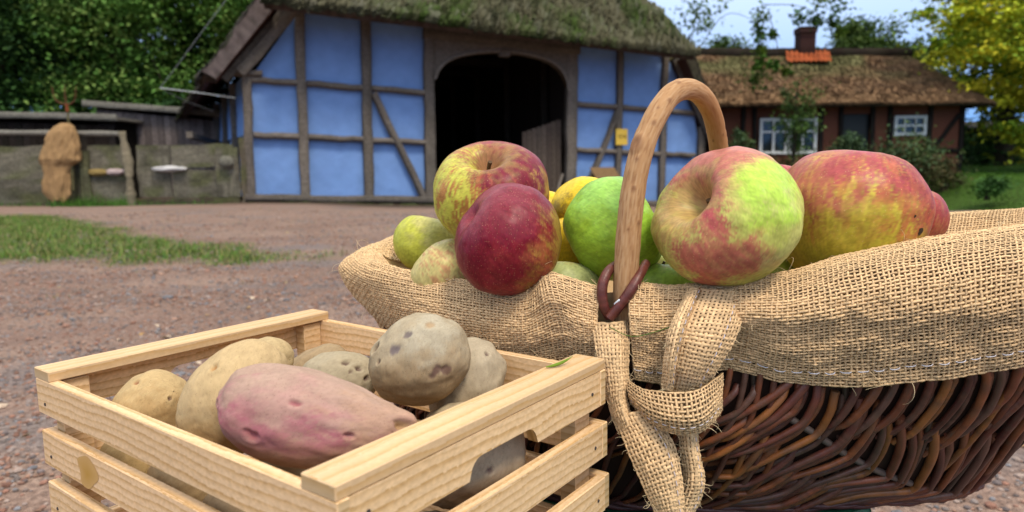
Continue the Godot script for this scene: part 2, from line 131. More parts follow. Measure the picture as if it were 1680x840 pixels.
class Shape:
	# collects triangles; commit() orients each face by its normals
	var v := PackedVector3Array()
	var n := PackedVector3Array()
	var c := PackedColorArray()
	var uv := PackedVector2Array()
	var idx := PackedInt32Array()
	func vert(p: Vector3, nn: Vector3, col := Color.WHITE, t := Vector2.ZERO) -> int:
		v.append(p); n.append(nn); c.append(col); uv.append(t)
		return v.size() - 1
	func face(a: int, b: int, d: int) -> void:
		idx.append(a); idx.append(b); idx.append(d)
	func flat(pts: Array, col := Color.WHITE, ts: Array = []) -> void:
		# convex polygon, flat normal
		var nn: Vector3 = (pts[2] - pts[0]).cross(pts[1] - pts[0]).normalized()
		var first := v.size()
		for k in pts.size():
			vert(pts[k], nn, col, ts[k] if ts else Vector2.ZERO)
		for k in range(1, pts.size() - 1):
			idx.append(first); idx.append(first + k); idx.append(first + k + 1)
	func grid(rows: Array, cols: Array = [], wrap := false, sgn := 1.0, uvs: Array = [], one := Color.WHITE) -> void:
		# rows: Array of PackedVector3Array; smooth normals from neighbours
		var h := rows.size()
		var w: int = rows[0].size()
		var first := v.size()
		for i in h:
			var r: PackedVector3Array = rows[i]
			var up: PackedVector3Array = rows[maxi(i - 1, 0)]
			var dn: PackedVector3Array = rows[mini(i + 1, h - 1)]
			for j in w:
				var l := (j - 1 + w - 1) % (w - 1) if wrap else maxi(j - 1, 0)
				var q := (j + 1) % (w - 1) if wrap else mini(j + 1, w - 1)
				var a := r[q] - r[l]
				var b := dn[j] - up[j]
				var nn := a.cross(b)
				if nn.length_squared() < 1e-20:
					nn = (r[j] - rows[h / 2][0]) if i > 0 else (r[j] - rows[1][j]) 
					if nn.length_squared() < 1e-20: nn = Vector3.UP
				else:
					nn *= sgn
				v.append(r[j]); n.append(nn.normalized())
				c.append(cols[i][j] if cols else one)
				uv.append(uvs[i][j] if uvs else Vector2(float(j) / (w - 1), float(i) / (h - 1)))
		for i in h - 1:
			for j in w - 1:
				var a := first + i * w + j
				face(a, a + 1, a + w + 1)
				face(a, a + w + 1, a + w)
	func box(t: Transform3D, s: Vector3, bev := 0.003, col := Color.WHITE, endcol := Color.WHITE, us := 1.0, uo := Vector2.ZERO) -> void:
		# chamfered box, length along x; u runs along the length
		var h := s * 0.5
		bev = minf(bev, minf(h.x, minf(h.y, h.z)) * 0.8)
		var k := h - Vector3.ONE * bev
		var P := func(x, y, z): return t * Vector3(x, y, z)
		for sg in [-1.0, 1.0]:
			flat2([P.call(sg * h.x, -k.y, -k.z), P.call(sg * h.x, k.y, -k.z), P.call(sg * h.x, k.y, k.z), P.call(sg * h.x, -k.y, k.z)], t.basis.x * sg, endcol, [Vector2(0, 0), Vector2(0, k.y * 2), Vector2(k.z * 0.7, k.y * 2), Vector2(k.z * 0.7, 0)], us, uo + Vector2(0.31, 0.2))
			flat2([P.call(-k.x, sg * h.y, -k.z), P.call(k.x, sg * h.y, -k.z), P.call(k.x, sg * h.y, k.z), P.call(-k.x, sg * h.y, k.z)], t.basis.y * sg, col, [Vector2(0, 0), Vector2(k.x * 2, 0), Vector2(k.x * 2, k.z * 2), Vector2(0, k.z * 2)], us, uo + Vector2(0, 0.37 * sg))
			flat2([P.call(-k.x, -k.y, sg * h.z), P.call(k.x, -k.y, sg * h.z), P.call(k.x, k.y, sg * h.z), P.call(-k.x, k.y, sg * h.z)], t.basis.z * sg, col, [Vector2(0, 0), Vector2(k.x * 2, 0), Vector2(k.x * 2, k.y * 2), Vector2(0, k.y * 2)], us, uo + Vector2(0.17 * sg, 0.11))
			for s2 in [-1.0, 1.0]:
				flat2([P.call(-k.x, sg * h.y, s2 * k.z), P.call(k.x, sg * h.y, s2 * k.z), P.call(k.x, sg * k.y, s2 * h.z), P.call(-k.x, sg * k.y, s2 * h.z)], t.basis.y * sg + t.basis.z * s2, col, [Vector2(0, 0), Vector2(k.x * 2, 0), Vector2(k.x * 2, bev), Vector2(0, bev)], us, uo)
				flat2([P.call(sg * h.x, s2 * k.y, -k.z), P.call(sg * h.x, s2 * k.y, k.z), P.call(sg * k.x, s2 * h.y, k.z), P.call(sg * k.x, s2 * h.y, -k.z)], t.basis.x * sg + t.basis.y * s2, col, [Vector2(0, 0), Vector2(0, k.z), Vector2(bev, k.z), Vector2(bev, 0)], us, uo)
				flat2([P.call(sg * h.x, -k.y, s2 * k.z), P.call(sg * h.x, k.y, s2 * k.z), P.call(sg * k.x, k.y, s2 * h.z), P.call(sg * k.x, -k.y, s2 * h.z)], t.basis.x * sg + t.basis.z * s2, col, [Vector2(0, 0), Vector2(0, k.y), Vector2(bev, k.y), Vector2(bev, 0)], us, uo)
				for s3 in [-1.0, 1.0]:
					flat2([P.call(sg * h.x, s2 * k.y, s3 * k.z), P.call(sg * k.x, s2 * h.y, s3 * k.z), P.call(sg * k.x, s2 * k.y, s3 * h.z)], t.basis.x * sg + t.basis.y * s2 + t.basis.z * s3, col, [Vector2(), Vector2(), Vector2()], us, uo)
	func flat2(pts: Array, towards: Vector3, col: Color, ts: Array, us: float, uo: Vector2) -> void:
		var nn := towards.normalized()
		var first := v.size()
		for k in pts.size():
			vert(pts[k], nn, col, ts[k] * us + uo)
		for k in range(1, pts.size() - 1):
			face(first, first + k, first + k + 1)
	func tube(path: Array, radii: Array, sides: int, cols: Array = [], one := Color.WHITE, caps := true) -> void:
		var m := path.size()
		var ref := Vector3(0.31, 0.87, 0.21).normalized()
		var first := v.size()
		var along := 0.0
		for i in m:
			var tg: Vector3 = (path[mini(i + 1, m - 1)] - path[maxi(i - 1, 0)]).normalized()
			var a := tg.cross(ref)
			if a.length() < 0.05: a = tg.cross(Vector3.RIGHT)
			a = a.normalized()
			var b := tg.cross(a).normalized()
			ref = (a.cross(tg)).normalized()
			if i > 0: along += path[i].distance_to(path[i - 1])
			for k in sides + 1:
				var ang := TAU * k / sides
				var d := a * cos(ang) + b * sin(ang)
				v.append(path[i] + d * radii[i]); n.append(d)
				c.append(cols[i] if cols else one)
				uv.append(Vector2(along, float(k) / sides))
		for i in m - 1:
			for k in sides:
				var q := first + i * (sides + 1) + k
				face(q, q + 1, q + sides + 2)
				face(q, q + sides + 2, q + sides + 1)
		if caps:
			for e in [0, m - 1]:
				var dir: Vector3 = (path[0] - path[1]).normalized() if e == 0 else (path[m - 1] - path[m - 2]).normalized()
				var mid := vert(path[e], dir, cols[e] if cols else one)
				var ring := PackedInt32Array()
				for k in sides:
					ring.append(vert(v[first + e * (sides + 1) + k], dir, cols[e] if cols else one))
				for k in sides:
					face(mid, ring[k], ring[(k + 1) % sides])
	func mesh() -> ArrayMesh:
		for k in range(0, idx.size(), 3):
			var a := idx[k]
			var b := idx[k + 1]
			var d := idx[k + 2]
			if (v[d] - v[a]).cross(v[b] - v[a]).dot(n[a] + n[b] + n[d]) < 0.0:
				idx[k + 1] = d; idx[k + 2] = b
		var arr := []
		arr.resize(Mesh.ARRAY_MAX)
		arr[Mesh.ARRAY_VERTEX] = v; arr[Mesh.ARRAY_NORMAL] = n; arr[Mesh.ARRAY_COLOR] = c
		arr[Mesh.ARRAY_TEX_UV] = uv; arr[Mesh.ARRAY_INDEX] = idx
		var m := ArrayMesh.new()
		m.add_surface_from_arrays(Mesh.PRIMITIVE_TRIANGLES, arr)
		return m

# ---------- naming and tagging ----------
func numbered(called: String) -> String:
	var k: int = taken.get(called, 0)
	taken[called] = k + 1
	return called if k == 0 else "%s_%03d" % [called, k]

func thing(called: String, label: String, category: String, at := Vector3.ZERO, turn := 0.0, group := "") -> Node3D:
	var o := Node3D.new()
	o.name = numbered(called)
	add_child(o)
	o.position = at
	o.rotation.y = turn
	tag(o, label, category, group)
	return o

func tag(o: Node, label: String, category: String, group := "") -> Node:
	o.set_meta("label", label)
	o.set_meta("category", category)
	if group: o.set_meta("group", group)
	return o

func put(called: String, m: Mesh, mat: Material, parent: Node = null, label := "") -> MeshInstance3D:
	var o := MeshInstance3D.new()
	o.mesh = m
	o.material_override = mat
	if parent == null or parent == self:
		o.name = numbered(called)
		add_child(o)
	else:
		var k: int = parent.get_meta("_n_" + called, 0)
		parent.set_meta("_n_" + called, k + 1)
		o.name = called if k == 0 else "%s_%03d" % [called, k]
		parent.add_child(o, true)
	if label: o.set_meta("label", label)
	return o

func ground_piece(called: String, m: Mesh, mat: Material) -> MeshInstance3D:
	var o := put(called, m, mat)
	o.set_meta("kind", "structure")
	return o

func scatter(called: String, m: Mesh, mat: Material, xf: Array, cols: Array, parent: Node = null) -> MultiMeshInstance3D:
	var mm := MultiMesh.new()
	mm.transform_format = MultiMesh.TRANSFORM_3D
	mm.use_colors = true
	mm.mesh = m
	mm.instance_count = xf.size()
	for i in xf.size():
		mm.set_instance_transform(i, xf[i])
		mm.set_instance_color(i, cols[i])
	var o := MultiMeshInstance3D.new()
	o.multimesh = mm
	o.material_override = mat
	o.set_meta("kind", "stuff")
	if parent:
		o.name = called
		parent.add_child(o, true)
	else:
		o.name = numbered(called)
		add_child(o)
	return o

# ---------- materials ----------
func lin(r: float, g: float, b: float) -> Color:
	return Color(r, g, b)

func plain(rough: float, spec := 0.5) -> StandardMaterial3D:
	var m := StandardMaterial3D.new()
	m.vertex_color_use_as_albedo = true
	m.roughness = rough
	m.metallic_specular = spec
	return m

func noise_tex(freq: float, size := 256, octaves := 4, seed_ := 3, nmap := false, bump := 4.0, type := FastNoiseLite.TYPE_SIMPLEX_SMOOTH) -> NoiseTexture2D:
	var f := FastNoiseLite.new()
	f.noise_type = type
	f.frequency = freq
	f.fractal_octaves = octaves
	f.seed = seed_
	var t := NoiseTexture2D.new()
	t.width = size; t.height = size
	t.seamless = true
	t.noise = f
	t.as_normal_map = nmap
	t.bump_strength = bump
	return t

func ramped(t: NoiseTexture2D, a: Color, b: Color) -> NoiseTexture2D:
	var g := Gradient.new()
	g.set_color(0, a); g.set_color(1, b)
	t.color_ramp = g
	return t

func rough_tri(rough: float, scale: float, height: float, spec := 0.3, freq := 0.03, contrast := 0.35) -> StandardMaterial3D:
	# vertex colour x mottled texture, with relief; triplanar in the object's own axes
	var m := plain(rough, spec)
	m.uv1_triplanar = true
	m.uv1_scale = Vector3.ONE * scale
	m.albedo_texture = ramped(noise_tex(freq, 256, 5, 11), Color(1 - contrast, 1 - contrast, 1 - contrast), Color.WHITE)
	if height > 0.0:
		m.normal_enabled = true
		m.normal_texture = noise_tex(freq * 1.6, 256, 5, 5, true, height)
	return m

func wood_image(w: int, h: int, rings: float, wob: float, seed_: int, dark: float, saw: float) -> ImageTexture:
	# pine: pale ground, darker late-wood lines that run along u, sawn fibres
	var f := FastNoiseLite.new()
	f.seed = seed_
	f.frequency = 1.0
	var data := PackedByteArray()
	data.resize(w * h * 3)
	for y in h:
		for x in w:
			var U := float(x) / w
			var V := float(y) / h
			# wrap in u by turning round a circle
			var cx := cos(U * TAU) * wob
			var sx := sin(U * TAU) * wob
			var warp := f.get_noise_3d(cx, sx, V * 1.3) * 0.9 + f.get_noise_3d(cx * 3.0 + 7.0, sx * 3.0, V * 4.0) * 0.05
			var ph := V * rings + warp * rings * 0.022
			ph += f.get_noise_1d(floorf(ph) * 13.7) * 0.3
			var late := pow(fposmod(ph, 1.0), 3.0)
			var fib := f.get_noise_3d(cos(U * TAU) * 9.0, sin(U * TAU) * 9.0, V * 90.0)
			var g := 1.0 - dark * late + fib * saw
			var tone := f.get_noise_3d(cx * 0.8 + 3.0, sx * 0.8, V * 3.0) * 0.06
			var i := (y * w + x) * 3
			data[i] = clampi(int(255.0 * (g * 0.97 + tone)), 0, 255)
			data[i + 1] = clampi(int(255.0 * (g - 0.05 * late - 0.04 + tone)), 0, 255)
			data[i + 2] = clampi(int(255.0 * (g - 0.16 * late - 0.07 + tone)), 0, 255)
	var im := Image.create_from_data(w, h, false, Image.FORMAT_RGB8, data)
	return ImageTexture.create_from_image(im)

func wood_mat(tex: Texture2D, rough: float, bump: float) -> StandardMaterial3D:
	var m := plain(rough, 0.3)
	m.albedo_texture = tex
	if bump > 0.0:
		m.heightmap_enabled = true
		m.heightmap_texture = tex
		m.heightmap_scale = bump
	return m

func speckle(count: int, size: int, col: Color, rmin: float, rmax: float, seed_: int) -> ImageTexture:
	var r := RandomNumberGenerator.new()
	r.seed = seed_
	var im := Image.create_empty(size, size, false, Image.FORMAT_RGBA8)
	im.fill(Color(col.r, col.g, col.b, 0.0))
	for k in count:
		var x := r.randf() * size
		var y := r.randf() * size
		var rad := r.randf_range(rmin, rmax)
		var a := r.randf_range(0.25, 0.9)
		for dy in range(-ceili(rad) - 1, ceili(rad) + 2):
			for dx in range(-ceili(rad) - 1, ceili(rad) + 2):
				var d := Vector2(dx, dy * 1.0).length()
				var w := clampf(rad - d + 0.5, 0.0, 1.0) * a
				if w > 0.0:
					var px := posmod(int(x) + dx, size)
					var py := posmod(int(y) + dy, size)
					var o := im.get_pixel(px, py)
					if w > o.a: im.set_pixel(px, py, Color(col.r, col.g, col.b, w))
	return ImageTexture.create_from_image(im)

func sm(a: float, b: float, x: float) -> float:
	return smoothstep(a, b, x)

func tint(c: Color, k: float) -> Color:
	return Color(c.r * k, c.g * k, c.b * k)

# ---------- fruit ----------
# layer: [direction seen from the camera side (x right, y up, z to the viewer), cos of its reach, softness, colour, strength, noise size, noise frequency, stripes 0..1]
func fruit_color(d: Vector3, own: Vector3, sd: float, base: Color, layers: Array) -> Color:
	var col := base
	var th := Vector2(own.x, own.z).normalized()
	var loc := own + Vector3(sd, 0.0, 0.0)
	for L in layers:
		var lv: Vector3 = L[0]
		var w := d.dot(lv)
		w += (noise.get_noise_3dv(loc * float(L[6]) + lv * 9.0) + (0.08 + 0.42 * float(L[7])) * noise.get_noise_3d(th.x * 9.0 + lv.y * 7.0, loc.y * 3.0, th.y * 9.0) + 0.22 * fine.get_noise_3d(loc.x * 13.0, loc.y * 13.0, loc.z * 13.0) + 0.3 * fine.get_noise_3d(loc.x * 27.0, loc.y * 27.0, loc.z * 27.0)) * float(L[5])
		w = sm(float(L[1]) - float(L[2]), float(L[1]) + float(L[2]), w) * float(L[4])
		if L[7] > 0.0:
			var st := noise.get_noise_3d(th.x * 7.0 + lv.x * 5.0, loc.y * 1.5, th.y * 7.0) * 0.65 + noise.get_noise_3d(th.x * 15.0, loc.y * 3.0, th.y * 15.0 + 4.0) * 0.9 + fine.get_noise_3d(own.x * 16.0, own.y * 16.0, own.z * 16.0 + sd) * 0.25
			w *= lerpf(1.0, sm(-0.10, 0.22, st + (w - 0.5) * 0.8), L[7])
		col = col.lerp(L[3], clampf(w, 0.0, 1.0))
	return col

func apple(label: String, at: Vector3, axis: Vector3, R: float, opt: Dictionary, layers: Array, base: Color) -> Node3D:
	var o := thing("apple", label, "apple", at, 0.0, "apples heaped in the basket")
	for L in layers: L[0] = L[0].normalized()
	var up := axis.normalized()
	var side := up.cross(Vector3(0.2, 0.3, 1.0)).normalized()
	var B := Basis(side, up, side.cross(up))
	var nu: int = opt.get("nu", 128)
	var nv: int = opt.get("nv", 84)
	var sq: float = opt.get("sq", 0.86)
	var cav: float = opt.get("cav", 0.3)
	var cw: float = opt.get("cw", 0.42)
	var lob: float = opt.get("lobes", 0.03)
	var lump: float = opt.get("lump", 0.03)
	var scl: Vector3 = opt.get("scale", Vector3.ONE)
	var sd: float = opt.get("seed", 1.0) * 3.7
	var rows := []
	var cols := []
	var uvs := []
	for i in nv + 1:
		var ph := PI * i / nv
		var r := PackedVector3Array()
		var cc := PackedColorArray()
		var tt := PackedVector2Array()
		for j in nu + 1:
			var th := TAU * (j % nu) / nu
			var rho := sin(ph) * (1.0 + 0.09 * cos(ph))
			rho = pow(maxf(rho, 0.0), 0.93)
			var y := sq * cos(ph) - cav * (0.6 * exp(-pow(ph / cw, 2.0)) + 0.8 * exp(-pow(ph / (cw * 0.45), 2.0))) + 0.16 * exp(-pow((PI - ph) / 0.3, 2.0))
			var lb := 1.0 + lob * cos(5.0 * th + sd) * (0.35 + 0.65 * sm(0.9, 2.9, ph)) + lob * 0.9 * cos(2.0 * th + sd * 2.0)
			var p := Vector3(cos(th) * rho * lb, y * (1.0 + lob * 0.8 * cos(2.0 * th + sd) * rho), sin(th) * rho * lb)
			var nn := noise.get_noise_3d(p.x * 1.1 + sd, p.y * 1.1, p.z * 1.1) * lump + noise.get_noise_3d(p.x * 3.5 + sd, p.y * 3.5, p.z * 3.5) * lump * 0.22
			p *= 1.0 + nn
			var w := B * p * scl
			r.append(w * R)
			var col := fruit_color(w.normalized(), p, sd, base, layers)
			# russet in the stem cavity
			var ru: float = opt.get("russet", 0.5)
			var q := sm(float(opt.get("russet_reach", 0.85)), 0.2, ph + noise.get_noise_3d(p.x * 5.0, p.y * 3.0 + sd, p.z * 5.0) * 0.5)
			col = col.lerp(opt.get("russet_color", lin(0.36, 0.22, 0.08)), q * ru)
			var streak := fine.get_noise_3d(cos(th) * 11.0 + sd, ph * 1.6, sin(th) * 11.0) * 0.09 + fine.get_noise_3d(cos(th) * 24.0, ph * 3.2 + sd, sin(th) * 24.0) * 0.08
			var g := streak + fine.get_noise_3d(p.x * 24.0, p.y * 24.0, p.z * 24.0 + sd) * 0.17 + fine.get_noise_3d(p.x * 7.0, p.y * 7.0, p.z * 7.0 + sd) * 0.12
			cc.append(tint(col, 1.0 + g))
			tt.append(Vector2(float(j) / nu * 3.0, float(i) / nv * 1.5))
		rows.append(r); cols.append(cc); uvs.append(tt)
	var s := Shape.new()
	s.grid(rows, cols, true, 1.0, uvs)
	# outward normals
	var mid := s.n[(nv / 2) * (nu + 1)].dot(s.v[(nv / 2) * (nu + 1)])
	if mid < 0.0:
		for k in s.n.size(): s.n[k] = -s.n[k]
	put("skin", s.mesh(), mats.apple, o)
	if opt.get("stem", true):
		var st := Shape.new()
		var y0 := (sq - cav * 1.4) * R * 0.98 * scl.y
		var path := []
		var rad := []
		for k in 7:
			var t := k / 6.0
			path.append(B * Vector3(t * t * 0.05 * R, y0 + t * R * float(opt.get("stem_len", 0.26)), t * 0.07 * R))
			rad.append(R * (0.032 + 0.012 * absf(t - 0.4)))
		st.tube(path, rad, 8, [], lin(0.09, 0.05, 0.02))
		put("stem", st.mesh(), mats.bark, o)
	if opt.get("calyx", true):
		var cx := Shape.new()
		for k in 9:
			var a := TAU * k / 9.0
			var d := Vector3(cos(a), 0, sin(a))
			var y1 := -(sq - 0.16) * R * scl.y
			cx.tube([B * (d * R * 0.05 + Vector3(0, y1, 0)), B * (d * R * 0.15 + Vector3(0, y1 - R * 0.08, 0)), B * (d * R * 0.09 + Vector3(0, y1 - R * 0.17, 0))], [R * 0.045, R * 0.035, R * 0.008], 5, [], lin(0.05, 0.035, 0.02))
		put("calyx", cx.mesh(), mats.bark, o)
	for sp in opt.get("spots", []):
		# small dark scab, a shallow blister on the skin
		var d: Vector3 = (sp[0] as Vector3).normalized()
		var best := 0
		var bd := -2.0
		for k in s.v.size():
			var q := s.v[k].normalized().dot(d)
			if q > bd: bd = q; best = k
		var sc := Shape.new()
		var nrm := s.n[best]
		var ta := nrm.cross(Vector3(0.3, 1, 0.2)).normalized()
		var tb := nrm.cross(ta)
		var mid_ := sc.vert(s.v[best] + nrm * 0.0008, nrm, lin(0.03, 0.02, 0.012))
		var ring := []
		for k in 11:
			var a := TAU * k / 11.0
			var rr: float = sp[1] * (0.7 + 0.5 * absf(sin(k * 2.4)))
			ring.append(sc.vert(s.v[best] + (ta * cos(a) + tb * sin(a)) * rr + nrm * 0.0003, nrm, lin(0.04, 0.026, 0.014)))
		for k in 11:
			sc.face(mid_, ring[k], ring[(k + 1) % 11])
		put("scab", sc.mesh(), mats.bark, o)
	return o

# eyes: [direction, radius as an angle, depth share, colour]
func potato(label: String, at: Vector3, long_axis: Vector3, size: Vector3, opt: Dictionary, layers: Array, base: Color, eyes: Array) -> Node3D:
	var o := thing("potato", label, "potato", at, 0.0, "potatoes in the crate")
	for L in layers: L[0] = L[0].normalized()
	var X := long_axis.normalized()
	var Y := (Vector3.UP - X * X.y).normalized()
	var B := Basis(X, Y, X.cross(Y))
	var nu: int = opt.get("nu", 100)
	var nv: int = opt.get("nv", 66)
	var sd: float = opt.get("seed", 1.0) * 5.3
	var lump: float = opt.get("lump", 0.07)
	var egg: float = opt.get("egg", 0.1)
	var bend: float = opt.get("bend", 0.0)
	var rows := []
	var cols := []
	for i in nv + 1:
		var ph := PI * i / nv
		var r := PackedVector3Array()
		var cc := PackedColorArray()
		for j in nu + 1:
			var th := TAU * (j % nu) / nu
			var u := Vector3(cos(ph), sin(ph) * cos(th), sin(ph) * sin(th))
			var q := u
			q.y *= 1.0 + egg * u.x
			q.z *= 1.0 + egg * u.x
			q *= 1.0 + noise.get_noise_3d(u.x * 0.9 + sd, u.y * 0.9, u.z * 0.9) * lump * 1.6 + noise.get_noise_3d(u.x * 2.3 + sd, u.y * 2.3, u.z * 2.3) * lump * 0.5 + fine.get_noise_3d(u.x * 6.0 + sd, u.y * 6.0, u.z * 6.0) * 0.003
			q.y += bend * (u.x * u.x - 0.3)
			var w := B * (q * size)
			var d := (B * u).normalized()
			var col := fruit_color(d, Vector3(u.y, u.x, u.z), sd, base, layers)
			var m := noise.get_noise_3d(u.x * 2.5 + sd, u.y * 2.5, u.z * 2.5) * 0.10 + fine.get_noise_3d(u.x * 12.0 + sd, u.y * 12.0, u.z * 12.0) * 0.06 + fine.get_noise_3d(u.x * 26.0 + sd, u.y * 26.0, u.z * 26.0) * 0.08 - 0.16 * sm(0.45, 0.7, noise.get_noise_3d(u.x * 7.0, u.y * 7.0 + sd, u.z * 7.0))
			col = tint(col, 1.0 + m)
			for e in opt.get("knobs", []):
				w += d * size.y * e[2] * exp(-pow(d.distance_to(e[0].normalized()) / e[1], 2.0))
			for e in eyes:
				var ev: Vector3 = e[0].normalized()
				var gap := d.distance_to(ev)
				gap += noise.get_noise_3d(u.x * 5.0, u.y * 5.0 + sd, u.z * 5.0) * e[1] * 0.55
				if gap < e[1] * 2.2:
					w -= d * size.y * e[2] * exp(-pow(maxf(gap, 0.0) / e[1], 2.0) * 1.4)
					w += d * size.y * e[2] * 0.16 * exp(-pow((gap - e[1] * 1.5) / (e[1] * 0.5), 2.0))
					col = col.lerp(e[3], sm(e[1] * 1.15, e[1] * 0.55, gap) * 0.85)
			r.append(w)
			cc.append(col)
		rows.append(r); cols.append(cc)
	var s := Shape.new()
	s.grid(rows, cols, true, 1.0)
	var k0 := (nv / 2) * (nu + 1)
	if s.n[k0].dot(s.v[k0]) < 0.0:
		for k in s.n.size(): s.n[k] = -s.n[k]
	put("skin", s.mesh(), mats.potato, o)
	return o

# ---------- curves ----------
func cr(p0: Vector3, p1: Vector3, p2: Vector3, p3: Vector3, f: float) -> Vector3:
	return 0.5 * ((2.0 * p1) + (p2 - p0) * f + (2.0 * p0 - 5.0 * p1 + 4.0 * p2 - p3) * f * f + (3.0 * p1 - p0 - 3.0 * p2 + p3) * f * f * f)

func along(pts: Array, t: float) -> Vector3:
	# Catmull-Rom through an open list, t in 0 .. size - 1
	var i := clampi(int(floor(t)), 0, pts.size() - 2)
	var m := pts.size() - 1
	var a: Vector3 = pts[i - 1] if i > 0 else pts[0] * 2.0 - pts[1]
	var d: Vector3 = pts[i + 2] if i + 2 <= m else pts[m] * 2.0 - pts[m - 1]
	return cr(a, pts[i], pts[i + 1], d, t - i)

func curve(pts: Array, count: int) -> Array:
	var out := []
	for k in count:
		out.append(along(pts, float(k) / (count - 1) * (pts.size() - 1)))
	return out

func even(pts: Array, count: int) -> Array:
	# the same curve, in steps of even length
	var dense := curve(pts, pts.size() * 12)
	var acc := PackedFloat32Array([0.0])
	for k in range(1, dense.size()): acc.append(acc[k - 1] + dense[k].distance_to(dense[k - 1]))
	var out := []
	var j := 0
	for k in count:
		var want := acc[acc.size() - 1] * k / (count - 1)
		while j < dense.size() - 2 and acc[j + 1] < want: j += 1
		out.append(dense[j].lerp(dense[j + 1], clampf((want - acc[j]) / maxf(acc[j + 1] - acc[j], 1e-7), 0.0, 1.0)))
	return out

# ---------- burlap, thread by thread ----------
func lattice(ctrl: Array, pitch: float, wrinkle: float, sd: float) -> Array:
	# rows of crossing points over the surface through the control columns
	var nv := 0.0
	for c in ctrl:
		var len := 0.0
		for k in range(1, c.size()): len += c[k].distance_to(c[k - 1])
		nv = maxf(nv, len)
	var cnt_v := int(nv * 1.04 / pitch) + 1
	var mids := []
	for c in ctrl: mids.append(c[c.size() / 2])
	var len_u := 0.0
	var dense := curve(mids, mids.size() * 10)
	var acc := PackedFloat32Array([0.0])
	for k in range(1, dense.size()): acc.append(acc[k - 1] + dense[k].distance_to(dense[k - 1]))
	len_u = acc[acc.size() - 1]
	var cnt_u := int(len_u / pitch) + 1
	var evened := []
	for c in ctrl: evened.append(even(c, cnt_v))
	var ts := PackedFloat32Array()
	var j := 0
	for k in cnt_u:
		var want := len_u * k / (cnt_u - 1)
		while j < dense.size() - 2 and acc[j + 1] < want: j += 1
		ts.append((j + clampf((want - acc[j]) / maxf(acc[j + 1] - acc[j], 1e-7), 0.0, 1.0)) / (dense.size() - 1) * (mids.size() - 1))
	var cells := []
	for v_ in cnt_v:
		var line := []
		for c in evened: line.append(c[v_])
		var r := PackedVector3Array()
		for t in ts: r.append(along(line, t))
		cells.append(r)
	# wrinkles
	var h := cells.size()
	for a in h:
		for b in cnt_u:
			var p: Vector3 = cells[a][b]
			var w := noise.get_noise_3d(p.x * 38.0 + sd, p.y * 38.0, p.z * 38.0) * wrinkle + noise.get_noise_3d(p.x * 90.0 + sd, p.y * 110.0, p.z * 90.0) * wrinkle * 0.35
			cells[a][b] = p + Vector3(noise.get_noise_2d(b * 0.21 + sd, a * 0.13) * 0.0005, noise.get_noise_2d(a * 0.35 + 40.0, b * 0.12 + sd) * 0.0006, w)
	return cells

func weave(s: Shape, cells: Array, pitch: float, col: Color, sgn := 1.0) -> void:
	var h := cells.size()
	var w: int = cells[0].size()
	var nrm := []
	for a in h:
		var r := PackedVector3Array()
		for b in w:
			var du: Vector3 = cells[a][mini(b + 1, w - 1)] - cells[a][maxi(b - 1, 0)]
			var dv: Vector3 = cells[mini(a + 1, h - 1)][b] - cells[maxi(a - 1, 0)][b]
			r.append(du.cross(dv).normalized() * sgn)
		nrm.append(r)
	for a in h:
		thread(s, cells, nrm, true, a, w, pitch, tint(col, rng.randf_range(0.86, 1.12)))
	for b in w:
		thread(s, cells, nrm, false, b, h, pitch, tint(col, rng.randf_range(0.82, 1.1)))

func thread(s: Shape, cells: Array, nrm: Array, weft: bool, at: int, count: int, pitch: float, col: Color) -> void:
	var amp := pitch * 0.10
	var first := s.v.size()
	var fat := rng.randf_range(0.9, 1.12)
	var across_count: int = cells.size() if weft else cells[0].size()
	var pts := PackedVector3Array()
	var nn := PackedVector3Array()
	var cross := PackedVector3Array()
	for k in count * 2 - 1:
		var i := k / 2
		var p: Vector3
		var q: Vector3
		var o: Vector3
		var lo := maxi(at - 1, 0)
		var hi := mini(at + 1, across_count - 1)
		if weft:
			p = cells[at][i]; q = nrm[at][i]; o = cells[hi][i] - cells[lo][i]
			if k % 2: p = (p + cells[at][i + 1]) * 0.5; q = (q + nrm[at][i + 1]).normalized()
		else:
			p = cells[i][at]; q = nrm[i][at]; o = cells[i][hi] - cells[i][lo]
			if k % 2: p = (p + cells[i + 1][at]) * 0.5; q = (q + nrm[i + 1][at]).normalized()
		var lift := 0.0
		if k % 2 == 0:
			lift = amp if ((i + at) % 2 == 0) == weft else -amp
		pts.append(p + q * lift)
		nn.append(q)
		cross.append(o.normalized())
	var m := pts.size()
	for k in m:
		var tg := (pts[mini(k + 1, m - 1)] - pts[maxi(k - 1, 0)]).normalized()
		var up := (nn[k] - tg * nn[k].dot(tg)).normalized()
		var sd := cross[k]
		var wob := fat * (1.0 + 0.22 * fine.get_noise_2d(k * 1.9, at * 7.7 + (500.0 if weft else 0.0)))
		var rw := pitch * 0.34 * wob
		var rn := pitch * 0.21 * wob
		var cc := tint(col, 1.0 + 0.22 * fine.get_noise_2d(k * 2.3 + 90.0, at * 5.1 + (900.0 if weft else 0.0)))
		s.v.append(pts[k] + up * rn); s.n.append(up)
		s.v.append(pts[k] + sd * rw); s.n.append((sd * 0.85 + up * 0.5).normalized())
		s.v.append(pts[k] - up * rn); s.n.append(-up)
		s.v.append(pts[k] - sd * rw); s.n.append((-sd * 0.85 + up * 0.5).normalized())
		for e in 4:
			s.c.append(cc); s.uv.append(Vector2(k * 0.2, e * 0.25))
	for k in m - 1:
		for e in 4:
			var a := first + k * 4 + e
			var b := first + k * 4 + (e + 1) % 4
			s.face(a, b, b + 4)
			s.face(a, b + 4, a + 4)

